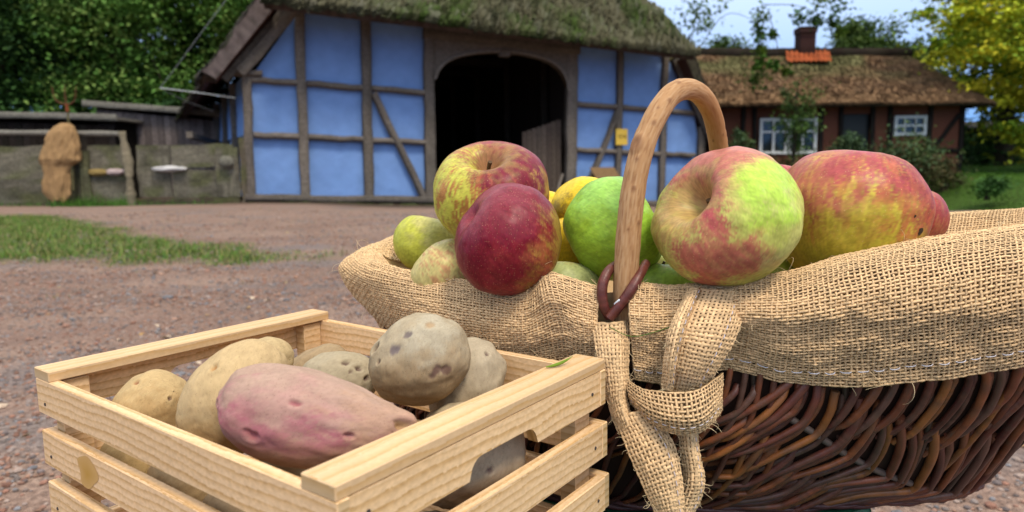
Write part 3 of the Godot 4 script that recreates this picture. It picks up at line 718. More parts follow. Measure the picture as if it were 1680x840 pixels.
func fibre(s: Shape, p: Vector3, out: Vector3, len: float, rad: float, col: Color) -> void:
	var d := (out + Vector3(rng.randfn(), rng.randfn(), rng.randfn()) * 0.7).normalized()
	var turn := Vector3(rng.randfn(), rng.randfn(), rng.randfn()).normalized()
	var bend := rng.randf_range(0.15, 0.55)
	var path := []
	var radii := []
	var q := p
	for k in 8:
		path.append(q)
		radii.append(rad * (1.0 - 0.08 * k))
		q += d * len / 7.0
		d = (d.rotated(turn, bend * rng.randf_range(0.5, 1.5)) + Vector3(0, -0.05, 0)).normalized()
	s.tube(path, radii, 3, [], col, false)

# ---------- the crate ----------
func slat(parent: Node, called: String, at: Vector3, turn: float, size: Vector3, shade: float, label := "") -> void:
	var s := Shape.new()
	var uo := Vector2(rng.randf() * 3.0, rng.randf() * 3.0)
	# fluffy sawn edges: a chamfered board
	s.box(Transform3D(Basis(Vector3.UP, turn), Vector3.ZERO), size, 0.0006, tint(PINE, shade), tint(lin(0.62, 0.45, 0.27), shade), 4.2, uo)
	put(called, s.mesh(), mats.pine_smooth if called == "top_rail" else mats.pine, parent, label).position = at

func notched_slat(parent: Node, at: Vector3, flip: float) -> void:
	# upright board along z with a rounded hand hole cut from its lower edge
	var hl := 0.1005
	var th := 0.0066
	var top := 0.01125
	var zs := []
	var n := 96
	for k in n + 1:
		zs.append(lerpf(-hl, hl, float(k) / n))
	var s := Shape.new()
	var uo := Vector2(rng.randf(), rng.randf())
	var low := func(z: float) -> float:
		var a := absf(z + 0.002)
		if a > 0.0288: return -top
		return -top + 0.0102 * sqrt(maxf(0.0, 1.0 - pow(maxf(a - 0.0195, 0.0) / 0.0093, 2.0)))
	for k in n:
		var z0: float = zs[k]
		var z1: float = zs[k + 1]
		var a: float = low.call(z0)
		var b: float = low.call(z1)
		for sg in [-1.0, 1.0]:
			var x: float = sg * th * 0.5
			s.flat2([Vector3(x, a, z0), Vector3(x, top, z0), Vector3(x, top, z1), Vector3(x, b, z1)], Vector3(sg, 0, 0), PINE, [Vector2(z0, a), Vector2(z0, top), Vector2(z1, top), Vector2(z1, b)], 4.2, uo)
		s.flat2([Vector3(-th * 0.5, a, z0), Vector3(th * 0.5, a, z0), Vector3(th * 0.5, b, z1), Vector3(-th * 0.5, b, z1)], Vector3(0, -1, 0.001 + (a - b) * -signf(z0) * 300.0 * 0.0), PINE, [Vector2(z0, 0), Vector2(z0, th), Vector2(z1, th), Vector2(z1, 0)], 4.2, uo)
		s.flat2([Vector3(-th * 0.5, top, z0), Vector3(th * 0.5, top, z0), Vector3(th * 0.5, top, z1), Vector3(-th * 0.5, top, z1)], Vector3.UP, PINE, [Vector2(z0, 0), Vector2(z0, th), Vector2(z1, th), Vector2(z1, 0)], 4.2, uo)
	for sg in [-1.0, 1.0]:
		s.flat2([Vector3(-th * 0.5, -top, sg * hl), Vector3(th * 0.5, -top, sg * hl), Vector3(th * 0.5, top, sg * hl), Vector3(-th * 0.5, top, sg * hl)], Vector3(0, 0, sg), PINE, [Vector2(), Vector2(), Vector2(), Vector2()], 4.2, uo)
	put("slat", s.mesh(), mats.pine, parent, "pine end slat with a rounded hand hole in its lower edge").position = at

const PINE := Color(0.76, 0.53, 0.325)

func build_crate() -> void:
	var o := thing("crate", "small pine slatted crate of potatoes on the green bench", "crate", Vector3(-0.1225, 0.0, -0.423), deg_to_rad(-36.36))
	# local: x along the long side, z across, towards the viewer on +z
	for sg in [-1.0, 1.0]:
		slat(o, "top_rail", Vector3(sg * 0.1343, 0.4966, 0.0), PI / 2, Vector3(0.2140, 0.0068, 0.0216), 0.83)
		notched_slat(o, Vector3(sg * 0.1417, 0.4817, 0.0), sg)
		for k in range(1, 4):
			var y := 0.48195 - 0.034 * k
			slat(o, "slat", Vector3(sg * 0.1417 + (0.0022 * k if k < 3 else 0.0), y, 0.0), PI / 2, Vector3(0.2008, 0.0228, 0.0066), rng.randf_range(0.93, 1.03))
		for k in 4:
			var y := 0.48195 - 0.034 * k
			slat(o, "slat", Vector3(0.0014 * k + 0.0008, y, sg * 0.1037), 0.0, Vector3(0.2900, 0.0228, 0.0066), rng.randf_range(0.94, 1.04))
		for s2 in [-1.0, 1.0]:
			slat(o, "corner_post", Vector3(sg * 0.1322, 0.4236, s2 * 0.0915), PI / 2, Vector3(0.0170, 0.1366, 0.0115), 0.92)
	for k in 5:
		slat(o, "bottom_board", Vector3(0.0, 0.3746, -0.078 + 0.039 * k), 0.0, Vector3(0.26, 0.006, 0.034), 0.9)
	# an ochre resin stain on the second slat of the near long side
	var rs := Shape.new()
	var mid_ := rs.vert(Vector3(0.0005, -0.001, 0), Vector3(0, 0, 1), lin(0.62, 0.40, 0.12))
	var first := rs.v.size()
	for k in 20:
		var a := TAU * k / 20.0
		rs.vert(Vector3(cos(a) * 0.0125 * (1.0 + 0.25 * sin(a * 3.0 + 1.0)), sin(a) * 0.0102 * (1.0 + 0.12 * sin(a * 2.0)), 0), Vector3(0, 0, 1), lin(0.74, 0.51, 0.27))
	for k in 20: rs.face(mid_, first + k, first + (k + 1) % 20)
	put("resin_stain", rs.mesh(), mats.pine, o).position = Vector3(-0.080, 0.4470, 0.1072)
	# dark nail heads
	var nail := Shape.new()
	nail.tube([Vector3(0, 0, 0), Vector3(0, 0, 0.0006)], [0.0011, 0.0010], 8, [], lin(0.06, 0.05, 0.045))
	var nm := nail.mesh()
	for k in 4:
		var y := 0.48195 - 0.034 * k
		for sx in [-1.0, 1.0]:
			put("nail", nm, mats.bark, o).position = Vector3(sx * 0.1325 + 0.0014 * k, y - 0.002 + 0.002 * sx, 0.1069)
			if k < 3:
				var q := put("nail", nm, mats.bark, o)
				q.rotation.y = PI / 2
				q.position = Vector3(0.1449 + (0.0022 * k if k > 0 else 0.0), y + 0.001 * sx, sx * 0.091)

# ---------- potatoes ----------
func build_potatoes() -> void:
	var eye := lin(0.10, 0.055, 0.05)
	var pale := lin(0.36, 0.27, 0.15)
	potato("large pink potato lying across the front of the crate", Vector3(-0.0995, 0.4965, -0.3330), Vector3(0.86, -0.17, 0.10), Vector3(0.0505, 0.0235, 0.0250),
		{"nu": 150, "nv": 120, "seed": 2.0, "lump": 0.05, "egg": -0.24, "bend": 0.05, "knobs": [[Vector3(0.93, 0.30, 0.22), 0.26, 0.30]]},
		[[Vector3(0.1, -0.2, 1), 0.25, 0.5, lin(0.30, 0.13, 0.13), 0.8, 0.35, 1.6, 0.0], [Vector3(-0.2, 0.25, 0.9), 0.75, 0.25, lin(0.33, 0.10, 0.135), 0.75, 0.5, 2.6, 0.0], [Vector3(0.1, 0.9, 0.4), 0.55, 0.3, lin(0.37, 0.25, 0.19), 0.7, 0.5, 1.9, 0.0], [Vector3(0.2, -0.9, 0.2), 0.4, 0.5, lin(0.33, 0.20, 0.11), 0.8, 0.3, 1.5, 0.0], [Vector3(0.85, 0.25, 0.5), 0.80, 0.2, lin(0.36, 0.22, 0.14), 0.6, 0.3, 2.5, 0.0]],
		lin(0.35, 0.23, 0.17),
		[[Vector3(-0.60, -0.08, 0.85), 0.085, 0.14, lin(0.28, 0.08, 0.09)], [Vector3(-0.05, 0.65, 0.8), 0.06, 0.10, lin(0.33, 0.12, 0.13)], [Vector3(0.86, 0.25, 0.42), 0.10, 0.17, lin(0.38, 0.24, 0.12)], [Vector3(-0.95, 0.22, 0.25), 0.06, 0.1, lin(0.32, 0.12, 0.10)], [Vector3(0.4, 0.1, 0.9), 0.05, 0.1, lin(0.36, 0.17, 0.16)]])
	potato("round grey green potato with dark eyes on top of the heap", Vector3(-0.0590, 0.5025, -0.4180), Vector3(0.85, 0.5, 0.1), Vector3(0.0325, 0.0275, 0.0280),
		{"nu": 150, "nv": 110, "seed": 5.0, "lump": 0.045, "egg": 0.04},
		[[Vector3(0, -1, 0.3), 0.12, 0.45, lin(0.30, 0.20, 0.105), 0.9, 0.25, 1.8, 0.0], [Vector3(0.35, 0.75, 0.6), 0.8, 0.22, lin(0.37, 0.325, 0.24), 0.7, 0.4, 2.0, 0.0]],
		lin(0.345, 0.275, 0.18),
		[[Vector3(-0.15, 0.72, 0.7), 0.085, 0.025, lin(0.12, 0.09, 0.09)], [Vector3(-0.40, 0.45, 0.8), 0.12, 0.025, lin(0.15, 0.115, 0.12)], [Vector3(0.42, -0.05, 0.9), 0.14, 0.03, lin(0.12, 0.065, 0.055)], [Vector3(0.62, -0.06, 0.8), 0.12, 0.03, lin(0.13, 0.07, 0.055)], [Vector3(0.22, 0.8, 0.5), 0.11, 0.06, lin(0.34, 0.23, 0.13)], [Vector3(-0.86, 0.42, 0.35), 0.10, 0.16, lin(0.09, 0.05, 0.045)], [Vector3(-0.7, 0.2, 0.7), 0.05, 0.08, eye]])
	potato("large smooth yellow potato leaning upright left of the pink one", Vector3(-0.1545, 0.4960, -0.3710), Vector3(0.55, 0.80, -0.25), Vector3(0.0335, 0.0265, 0.0265),
		{"nu": 120, "nv": 90, "seed": 7.0, "lump": 0.05, "egg": -0.12},
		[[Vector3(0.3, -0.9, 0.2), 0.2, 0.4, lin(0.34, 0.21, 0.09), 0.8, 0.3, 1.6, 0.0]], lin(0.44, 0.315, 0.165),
		[[Vector3(-0.25, 0.75, 0.6), 0.07, 0.08, lin(0.34, 0.17, 0.06)], [Vector3(0.2, 0.5, 0.9), 0.04, 0.06, lin(0.36, 0.2, 0.09)]])
	potato("small speckled yellow potato in the left corner of the crate", Vector3(-0.2255, 0.4745, -0.4120), Vector3(0.6, 0.45, 0.3), Vector3(0.0262, 0.0222, 0.0222),
		{"nu": 110, "nv": 80, "seed": 9.0, "lump": 0.045},
		[[Vector3(0.3, -0.4, 1), 0.5, 0.4, lin(0.38, 0.25, 0.115), 0.9, 0.6, 3.0, 0.0]], lin(0.42, 0.295, 0.145),
		[[Vector3(-0.1, 0.95, 0.5), 0.08, 0.10, lin(0.26, 0.10, 0.05)], [Vector3(0.7, 0.4, 0.5), 0.05, 0.08, eye]])
	potato("pale beige potato behind the tall yellow one", Vector3(-0.1745, 0.4885, -0.4700), Vector3(0.9, 0.1, 0.2), Vector3(0.0205, 0.0165, 0.0170), {"seed": 11.0, "lump": 0.04}, [], lin(0.42, 0.31, 0.165), [[Vector3(0.2, 0.6, 0.7), 0.08, 0.08, eye]])
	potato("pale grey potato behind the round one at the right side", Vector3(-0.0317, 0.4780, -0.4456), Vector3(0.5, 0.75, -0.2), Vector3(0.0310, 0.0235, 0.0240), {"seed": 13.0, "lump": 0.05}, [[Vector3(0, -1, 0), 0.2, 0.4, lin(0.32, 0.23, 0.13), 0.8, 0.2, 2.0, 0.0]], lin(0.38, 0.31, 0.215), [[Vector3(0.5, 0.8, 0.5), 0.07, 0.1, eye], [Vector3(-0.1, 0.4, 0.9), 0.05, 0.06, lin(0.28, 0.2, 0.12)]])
	potato("grey green potato with a row of dark eyes behind the pink one", Vector3(-0.1180, 0.4800, -0.4520), Vector3(0.9, -0.15, -0.25), Vector3(0.0270, 0.0185, 0.0200), {"seed": 15.0, "lump": 0.05}, [], lin(0.33, 0.27, 0.18), [[Vector3(0.35, 0.75, 0.5), 0.10, 0.12, eye], [Vector3(0.62, 0.55, 0.5), 0.10, 0.14, eye], [Vector3(0.8, 0.2, 0.5), 0.10, 0.14, eye], [Vector3(0.5, 0.5, 0.7), 0.06, 0.1, eye]])
	potato("brown dusty potato against the rear slat", Vector3(-0.1480, 0.4710, -0.5080), Vector3(0.9, 0.25, -0.3), Vector3(0.0260, 0.0165, 0.0185), {"seed": 17.0, "lump": 0.06}, [], lin(0.30, 0.215, 0.125), [])
	potato("small beige potato half hidden under the near rail", Vector3(-0.0330, 0.4560, -0.4120), Vector3(0.8, 0.2, 0.4), Vector3(0.0290, 0.0210, 0.0210), {"seed": 19.0}, [], lin(0.38, 0.30, 0.19), [[Vector3(0.2, 0.9, 0.3), 0.08, 0.1, eye]])
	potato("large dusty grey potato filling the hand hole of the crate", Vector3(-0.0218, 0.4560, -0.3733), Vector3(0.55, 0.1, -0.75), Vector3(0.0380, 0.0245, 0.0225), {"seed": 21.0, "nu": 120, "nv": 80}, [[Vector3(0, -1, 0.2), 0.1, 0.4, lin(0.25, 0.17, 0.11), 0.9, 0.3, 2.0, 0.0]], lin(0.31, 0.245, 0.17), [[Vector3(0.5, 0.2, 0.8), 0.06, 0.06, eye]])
	potato("yellow potato seen through the left gap nearest the corner", Vector3(-0.2344, 0.4440, -0.4083), Vector3(0.7, 0.1, 0.4), Vector3(0.0240, 0.0200, 0.0200), {"seed": 23.0}, [], lin(0.42, 0.29, 0.13), [[Vector3(-0.2, 0.1, 0.9), 0.06, 0.1, eye]])
	potato("brownish potato seen through the middle of the front gap", Vector3(-0.1871, 0.4460, -0.3741), Vector3(0.8, 0.15, 0.55), Vector3(0.0270, 0.0205, 0.0205), {"seed": 25.0}, [], lin(0.36, 0.25, 0.13), [])
	potato("dark brown potato seen through the front gap near the pink one", Vector3(-0.1421, 0.4420, -0.3403), Vector3(0.8, 0.0, 0.6), Vector3(0.0270, 0.0195, 0.0200), {"seed": 27.0}, [], lin(0.30, 0.215, 0.125), [[Vector3(-0.2, 0.3, 0.9), 0.06, 0.1, eye]])
	potato("yellow potato low in the crate seen through the lower front gap", Vector3(-0.2150, 0.4080, -0.3940), Vector3(0.8, 0.0, 0.6), Vector3(0.0260, 0.0195, 0.0200), {"seed": 29.0}, [], lin(0.40, 0.28, 0.13), [])
	potato("grey potato low behind the second near slat", Vector3(-0.0520, 0.4220, -0.3300), Vector3(0.6, 0.0, -0.7), Vector3(0.0300, 0.0215, 0.0215), {"seed": 31.0}, [], lin(0.28, 0.22, 0.15), [])
	potato("brown potato low in the middle of the crate", Vector3(-0.1220, 0.4470, -0.4050), Vector3(0.8, 0.0, -0.6), Vector3(0.0330, 0.0240, 0.0240), {"seed": 33.0}, [], lin(0.36, 0.26, 0.15), [])

# ---------- apples ----------
func build_apples() -> void:
	var red := lin(0.36, 0.055, 0.055)
	var dark := lin(0.16, 0.010, 0.022)
	var yg := lin(0.44, 0.41, 0.075)
	apple("huge green and pink apple with its stem hollow facing left, nearest the viewer", Vector3(0.1435, 0.5845, -0.4570), Vector3(-0.80, 0.47, 0.36), 0.0515,
		{"nu": 190, "nv": 130, "sq": 0.86, "cav": 0.42, "cw": 0.42, "lobes": 0.028, "lump": 0.05, "seed": 1.0, "russet": 0.75, "russet_reach": 0.62, "russet_color": lin(0.38, 0.24, 0.09), "scale": Vector3(1.0, 0.90, 1.0), "stem_len": 0.2, "calyx": false},
		[[Vector3(-0.1, 1.0, 0.25), 0.52, 0.22, lin(0.42, 0.105, 0.10), 0.9, 0.4, 1.6, 0.12], [Vector3(-0.35, -0.55, 0.85), 0.82, 0.14, lin(0.38, 0.06, 0.07), 0.85, 0.3, 1.9, 0.15], [Vector3(-0.95, 0.1, 0.2), 0.72, 0.2, lin(0.38, 0.075, 0.06), 0.5, 0.4, 1.8, 0.35], [Vector3(0.34, 0.44, 0.80), 0.85, 0.065, lin(0.38, 0.56, 0.065), 0.95, 0.12, 1.5, 0.0], [Vector3(0.75, -0.05, 0.7), 0.86, 0.12, lin(0.47, 0.46, 0.15), 0.7, 0.3, 2.0, 0.0]], lin(0.42, 0.43, 0.10))
	apple("large red and yellow striped apple with black scabs at the right end", Vector3(0.2430, 0.5805, -0.4980), Vector3(0.22, 0.93, -0.25), 0.0545,
		{"nu": 200, "nv": 130, "sq": 0.94, "cav": 0.25, "lobes": 0.016, "lump": 0.035, "seed": 2.0, "russet": 0.3, "calyx": false, "stem": false, "scale": Vector3(0.99, 0.98, 1.0), "spots": [[Vector3(0.50, -0.10, 0.86), 0.0026], [Vector3(-0.15, -0.36, 0.92), 0.0021], [Vector3(-0.03, -0.62, 0.80), 0.0019], [Vector3(0.36, 0.10, 0.93), 0.0010]]},
		[[Vector3(0.3, 0.95, 0.1), 0.52, 0.28, lin(0.37, 0.075, 0.065), 0.8, 0.55, 1.5, 0.2], [Vector3(0.95, 0.2, 0.3), 0.42, 0.25, lin(0.25, 0.028, 0.04), 0.95, 0.45, 1.5, 0.12], [Vector3(0.4, 0.2, 0.9), 0.5, 0.45, lin(0.40, 0.10, 0.05), 0.8, 0.5, 1.6, 1.0], [Vector3(-0.6, 0.75, 0.4), 0.72, 0.2, lin(0.33, 0.05, 0.065), 0.8, 0.5, 1.8, 0.3], [Vector3(-0.2, -0.6, 0.75), 0.72, 0.2, lin(0.42, 0.36, 0.035), 0.8, 0.3, 1.6, 0.0]], lin(0.50, 0.385, 0.05))
	apple("red apple half hidden behind the large striped one at the right end", Vector3(0.3170, 0.5740, -0.5600), Vector3(0.3, 0.9, -0.2), 0.0335, {"seed": 3.0, "lobes": 0.02}, [[Vector3(0, 0.2, 1), -0.2, 0.3, lin(0.28, 0.038, 0.04), 0.95, 0.3, 1.5, 0.3]], lin(0.45, 0.25, 0.08))
	apple("dark pink apple peeping between the two big front apples", Vector3(0.2130, 0.5930, -0.5600), Vector3(0.1, 0.95, -0.2), 0.0330, {"seed": 4.0, "lobes": 0.02}, [[Vector3(0, 0.5, 1), -0.3, 0.3, lin(0.34, 0.045, 0.065), 0.95, 0.3, 1.5, 0.4]], lin(0.42, 0.2, 0.09))
	apple("red and yellow green apple with its stem showing, top of the heap at left", Vector3(-0.0157, 0.5985, -0.5480), Vector3(-0.10, 0.86, 0.52), 0.0455,
		{"nu": 180, "nv": 120, "sq": 0.92, "cav": 0.36, "cw": 0.40, "lobes": 0.012, "lump": 0.03, "seed": 5.0, "russet": 0.25, "russet_color": lin(0.42, 0.42, 0.08), "stem_len": 0.30, "calyx": false},
		[[Vector3(0.80, 0.40, 0.40), 0.20, 0.20, lin(0.165, 0.012, 0.026), 1.0, 0.35, 1.5, 0.03], [Vector3(0.15, 0.95, -0.5), 0.62, 0.2, lin(0.24, 0.03, 0.045), 0.95, 0.3, 1.5, 0.1], [Vector3(-0.55, 0.55, -0.4), 0.62, 0.22, lin(0.33, 0.06, 0.06), 0.75, 0.35, 1.5, 0.8], [Vector3(-0.35, -0.15, 0.95), 0.74, 0.25, lin(0.34, 0.07, 0.035), 0.75, 0.4, 2.0, 1.0], [Vector3(0.93, 0.12, 0.25), 0.95, 0.04, lin(0.40, 0.25, 0.05), 0.7, 0.2, 2.5, 0.5], [Vector3(-0.5, -0.85, 0.3), 0.80, 0.15, lin(0.30, 0.26, 0.035), 0.8, 0.3, 2.0, 0.3]], lin(0.46, 0.44, 0.06))
	apple("dark red apple leaning on the front rim at left", Vector3(-0.0016, 0.5690, -0.4880), Vector3(-0.75, 0.52, 0.25), 0.0400,
		{"nu": 180, "nv": 120, "sq": 0.92, "cav": 0.16, "cw": 0.3, "lobes": 0.03, "lump": 0.04, "seed": 6.0, "russet": 0.1, "russet_color": lin(0.40, 0.12, 0.12), "calyx": false, "stem": false},
		[[Vector3(0.92, -0.3, 0.35), 0.62, 0.2, lin(0.30, 0.19, 0.035), 0.85, 0.4, 1.8, 0.6], [Vector3(-0.15, 0.85, 0.55), 0.72, 0.22, lin(0.21, 0.035, 0.05), 0.6, 0.4, 1.8, 0.0], [Vector3(0.15, -0.5, 0.85), 0.78, 0.15, lin(0.30, 0.035, 0.035), 0.6, 0.4, 2.2, 0.5], [Vector3(-0.1, -0.2, 0.97), 0.8, 0.2, lin(0.15, 0.008, 0.02), 0.6, 0.5, 1.6, 0.0]], lin(0.155, 0.009, 0.020))
	apple("yellow green apple at the left rim, behind the pale striped one", Vector3(-0.0730, 0.5545, -0.5990), Vector3(0.2, 0.9, -0.2), 0.0310, {"seed": 7.0, "lobes": 0.01, "russet": 0.3}, [[Vector3(0.6, 0.6, 0.5), 0.6, 0.3, lin(0.40, 0.35, 0.14), 0.7, 0.4, 2.2, 0.0]], lin(0.41, 0.41, 0.05))
	apple("pale apple with thin pink stripes low at the left rim", Vector3(-0.0520, 0.5340, -0.5520), Vector3(-0.55, 0.6, -0.4), 0.0310, {"seed": 8.0, "lobes": 0.01}, [[Vector3(0.3, 0.5, 0.9), 0.55, 0.4, lin(0.42, 0.10, 0.08), 0.5, 0.5, 2.6, 1.0]], lin(0.50, 0.42, 0.16))
	var ye := lin(0.68, 0.47, 0.022)
	apple("bright yellow apple with a dark calyx, between the red and the green one", Vector3(0.0640, 0.5790, -0.6020), Vector3(0.72, 0.32, -0.62), 0.0330, {"seed": 9.0, "lobes": 0.02, "nu": 140, "nv": 90}, [[Vector3(-0.9, -0.1, 0.7), 0.82, 0.14, lin(0.20, 0.13, 0.02), 0.8, 0.3, 2.5, 0.0]], ye)
	apple("yellow apple sliver directly behind the tall red one", Vector3(0.0290, 0.5770, -0.6360), Vector3(0.1, 0.9, -0.4), 0.0260, {"seed": 10.0, "lobes": 0.02}, [], ye)
	apple("yellow apple deep between the dark red and the green one", Vector3(0.0530, 0.5480, -0.5800), Vector3(0.1, 0.6, -0.7), 0.0320, {"seed": 11.0, "lobes": 0.02}, [], lin(0.60, 0.40, 0.02))
	apple("plain bright green apple behind the basket handle", Vector3(0.0775, 0.5715, -0.5280), Vector3(0.85, 0.48, 0.05), 0.0405, {"seed": 12.0, "nu": 170, "nv": 110, "lobes": 0.02, "lump": 0.04, "cav": 0.2, "sq": 0.93, "calyx": false, "stem": false, "russet": 0.15},
		[[Vector3(-0.2, 0.9, 0.4), 0.72, 0.2, lin(0.27, 0.50, 0.10), 0.7, 0.4, 1.8, 0.0], [Vector3(-0.5, -0.4, 0.8), 0.8, 0.2, lin(0.34, 0.50, 0.035), 0.6, 0.4, 1.8, 0.0]], lin(0.28, 0.47, 0.045))
	apple("small green apple wedged under the big one right of the handle", Vector3(0.1130, 0.5270, -0.5280), Vector3(0.1, 0.9, 0.1), 0.0300, {"seed": 13.0}, [], lin(0.27, 0.42, 0.06))
	apple("grey green apple low behind the folded cloth left of the handle", Vector3(0.0400, 0.5260, -0.5230), Vector3(0.1, 0.9, -0.2), 0.0290, {"seed": 14.0}, [], lin(0.34, 0.37, 0.14))
	# the layer beneath, glimpsed between the others
	apple("green apple in the lower layer under the big striped one", Vector3(0.2050, 0.5330, -0.5400), Vector3(0.2, 0.9, 0.1), 0.0360, {"seed": 15.0, "nu": 80, "nv": 50}, [], lin(0.30, 0.36, 0.05))
	apple("reddish apple in the lower layer at the right end", Vector3(0.2900, 0.5280, -0.5250), Vector3(0.2, 0.9, 0.1), 0.0340, {"seed": 16.0, "nu": 80, "nv": 50}, [[Vector3(0, 1, 0.3), 0.0, 0.4, lin(0.34, 0.06, 0.05), 0.9, 0.3, 1.5, 0.6]], lin(0.42, 0.36, 0.06))

# ---------- the basket ----------
func ring_at(pts: Array, u: float) -> Vector3:
	var n := pts.size()
	var i := int(floor(u))
	return cr(pts[posmod(i - 1, n)], pts[posmod(i, n)], pts[posmod(i + 1, n)], pts[posmod(i + 2, n)], u - i)

func wall(u: float, v: float, lift := 0.0) -> Vector3:
	var p := ring_at(WALL_TOP, u).lerp(ring_at(WALL_FOOT, u), v) if v <= 1.0 else ring_at(WALL_TOP, u) + (ring_at(WALL_FOOT, u) - ring_at(WALL_TOP, u)) * v
	var o := p - Vector3(0.14, 0.0, -0.55)
	o.y = 0.0
	o = o.normalized()
	return p + o * (0.012 * sin(PI * clampf(v, 0.0, 1.0)) + lift)

func rod(parent: Node, uvs: Array, rad: float, col: Color, lift: float) -> void:
	var pts := []
	for q in uvs: pts.append(Vector3(q.x, q.y, 0.0))
	var cnt := 7 * uvs.size()
	# bent sharply where it turns over its stake
	var poly := []
	for k in cnt:
		var t := float(k) / (cnt - 1) * (pts.size() - 1)
		var i := mini(int(t), pts.size() - 2)
		poly.append(pts[i].lerp(pts[i + 1], t - i))
	for pass_ in 2:
		var soft := poly.duplicate()
		for k in range(1, cnt - 1): soft[k] = (poly[k - 1] + poly[k] * 2.0 + poly[k + 1]) * 0.25
		poly = soft
	var path := []
	var radii := []
	var cols := []
	var sd := rng.randf() * 90.0
	for k in cnt:
		var f := float(k) / (cnt - 1)
		var q: Vector3 = poly[k]
		# proud over its stake in the middle, tucked in at both ends
		var up := lift + 0.0040 * sin(PI * pow(f, 0.85)) - 0.0042 * sm(0.80, 1.0, f) - 0.0022 * sm(0.12, 0.0, f)
		path.append(wall(q.x, clampf(q.y, -0.05, 1.04), up))
		radii.append(rad * (1.0 - 0.28 * f) * (1.0 + 0.07 * noise.get_noise_2d(k * 0.35, sd)))
		cols.append(tint(col.lerp(lin(0.10, 0.055, 0.036), clampf(0.15 + 0.8 * noise.get_noise_2d(k * 0.22, sd + 30.0), 0.0, 0.8)), 1.0 + 0.3 * noise.get_noise_2d(k * 0.6, sd + 70.0)))
	var s := Shape.new()
	s.tube(path, radii, 12, cols)
	put("rod", s.mesh(), mats.willow, parent)

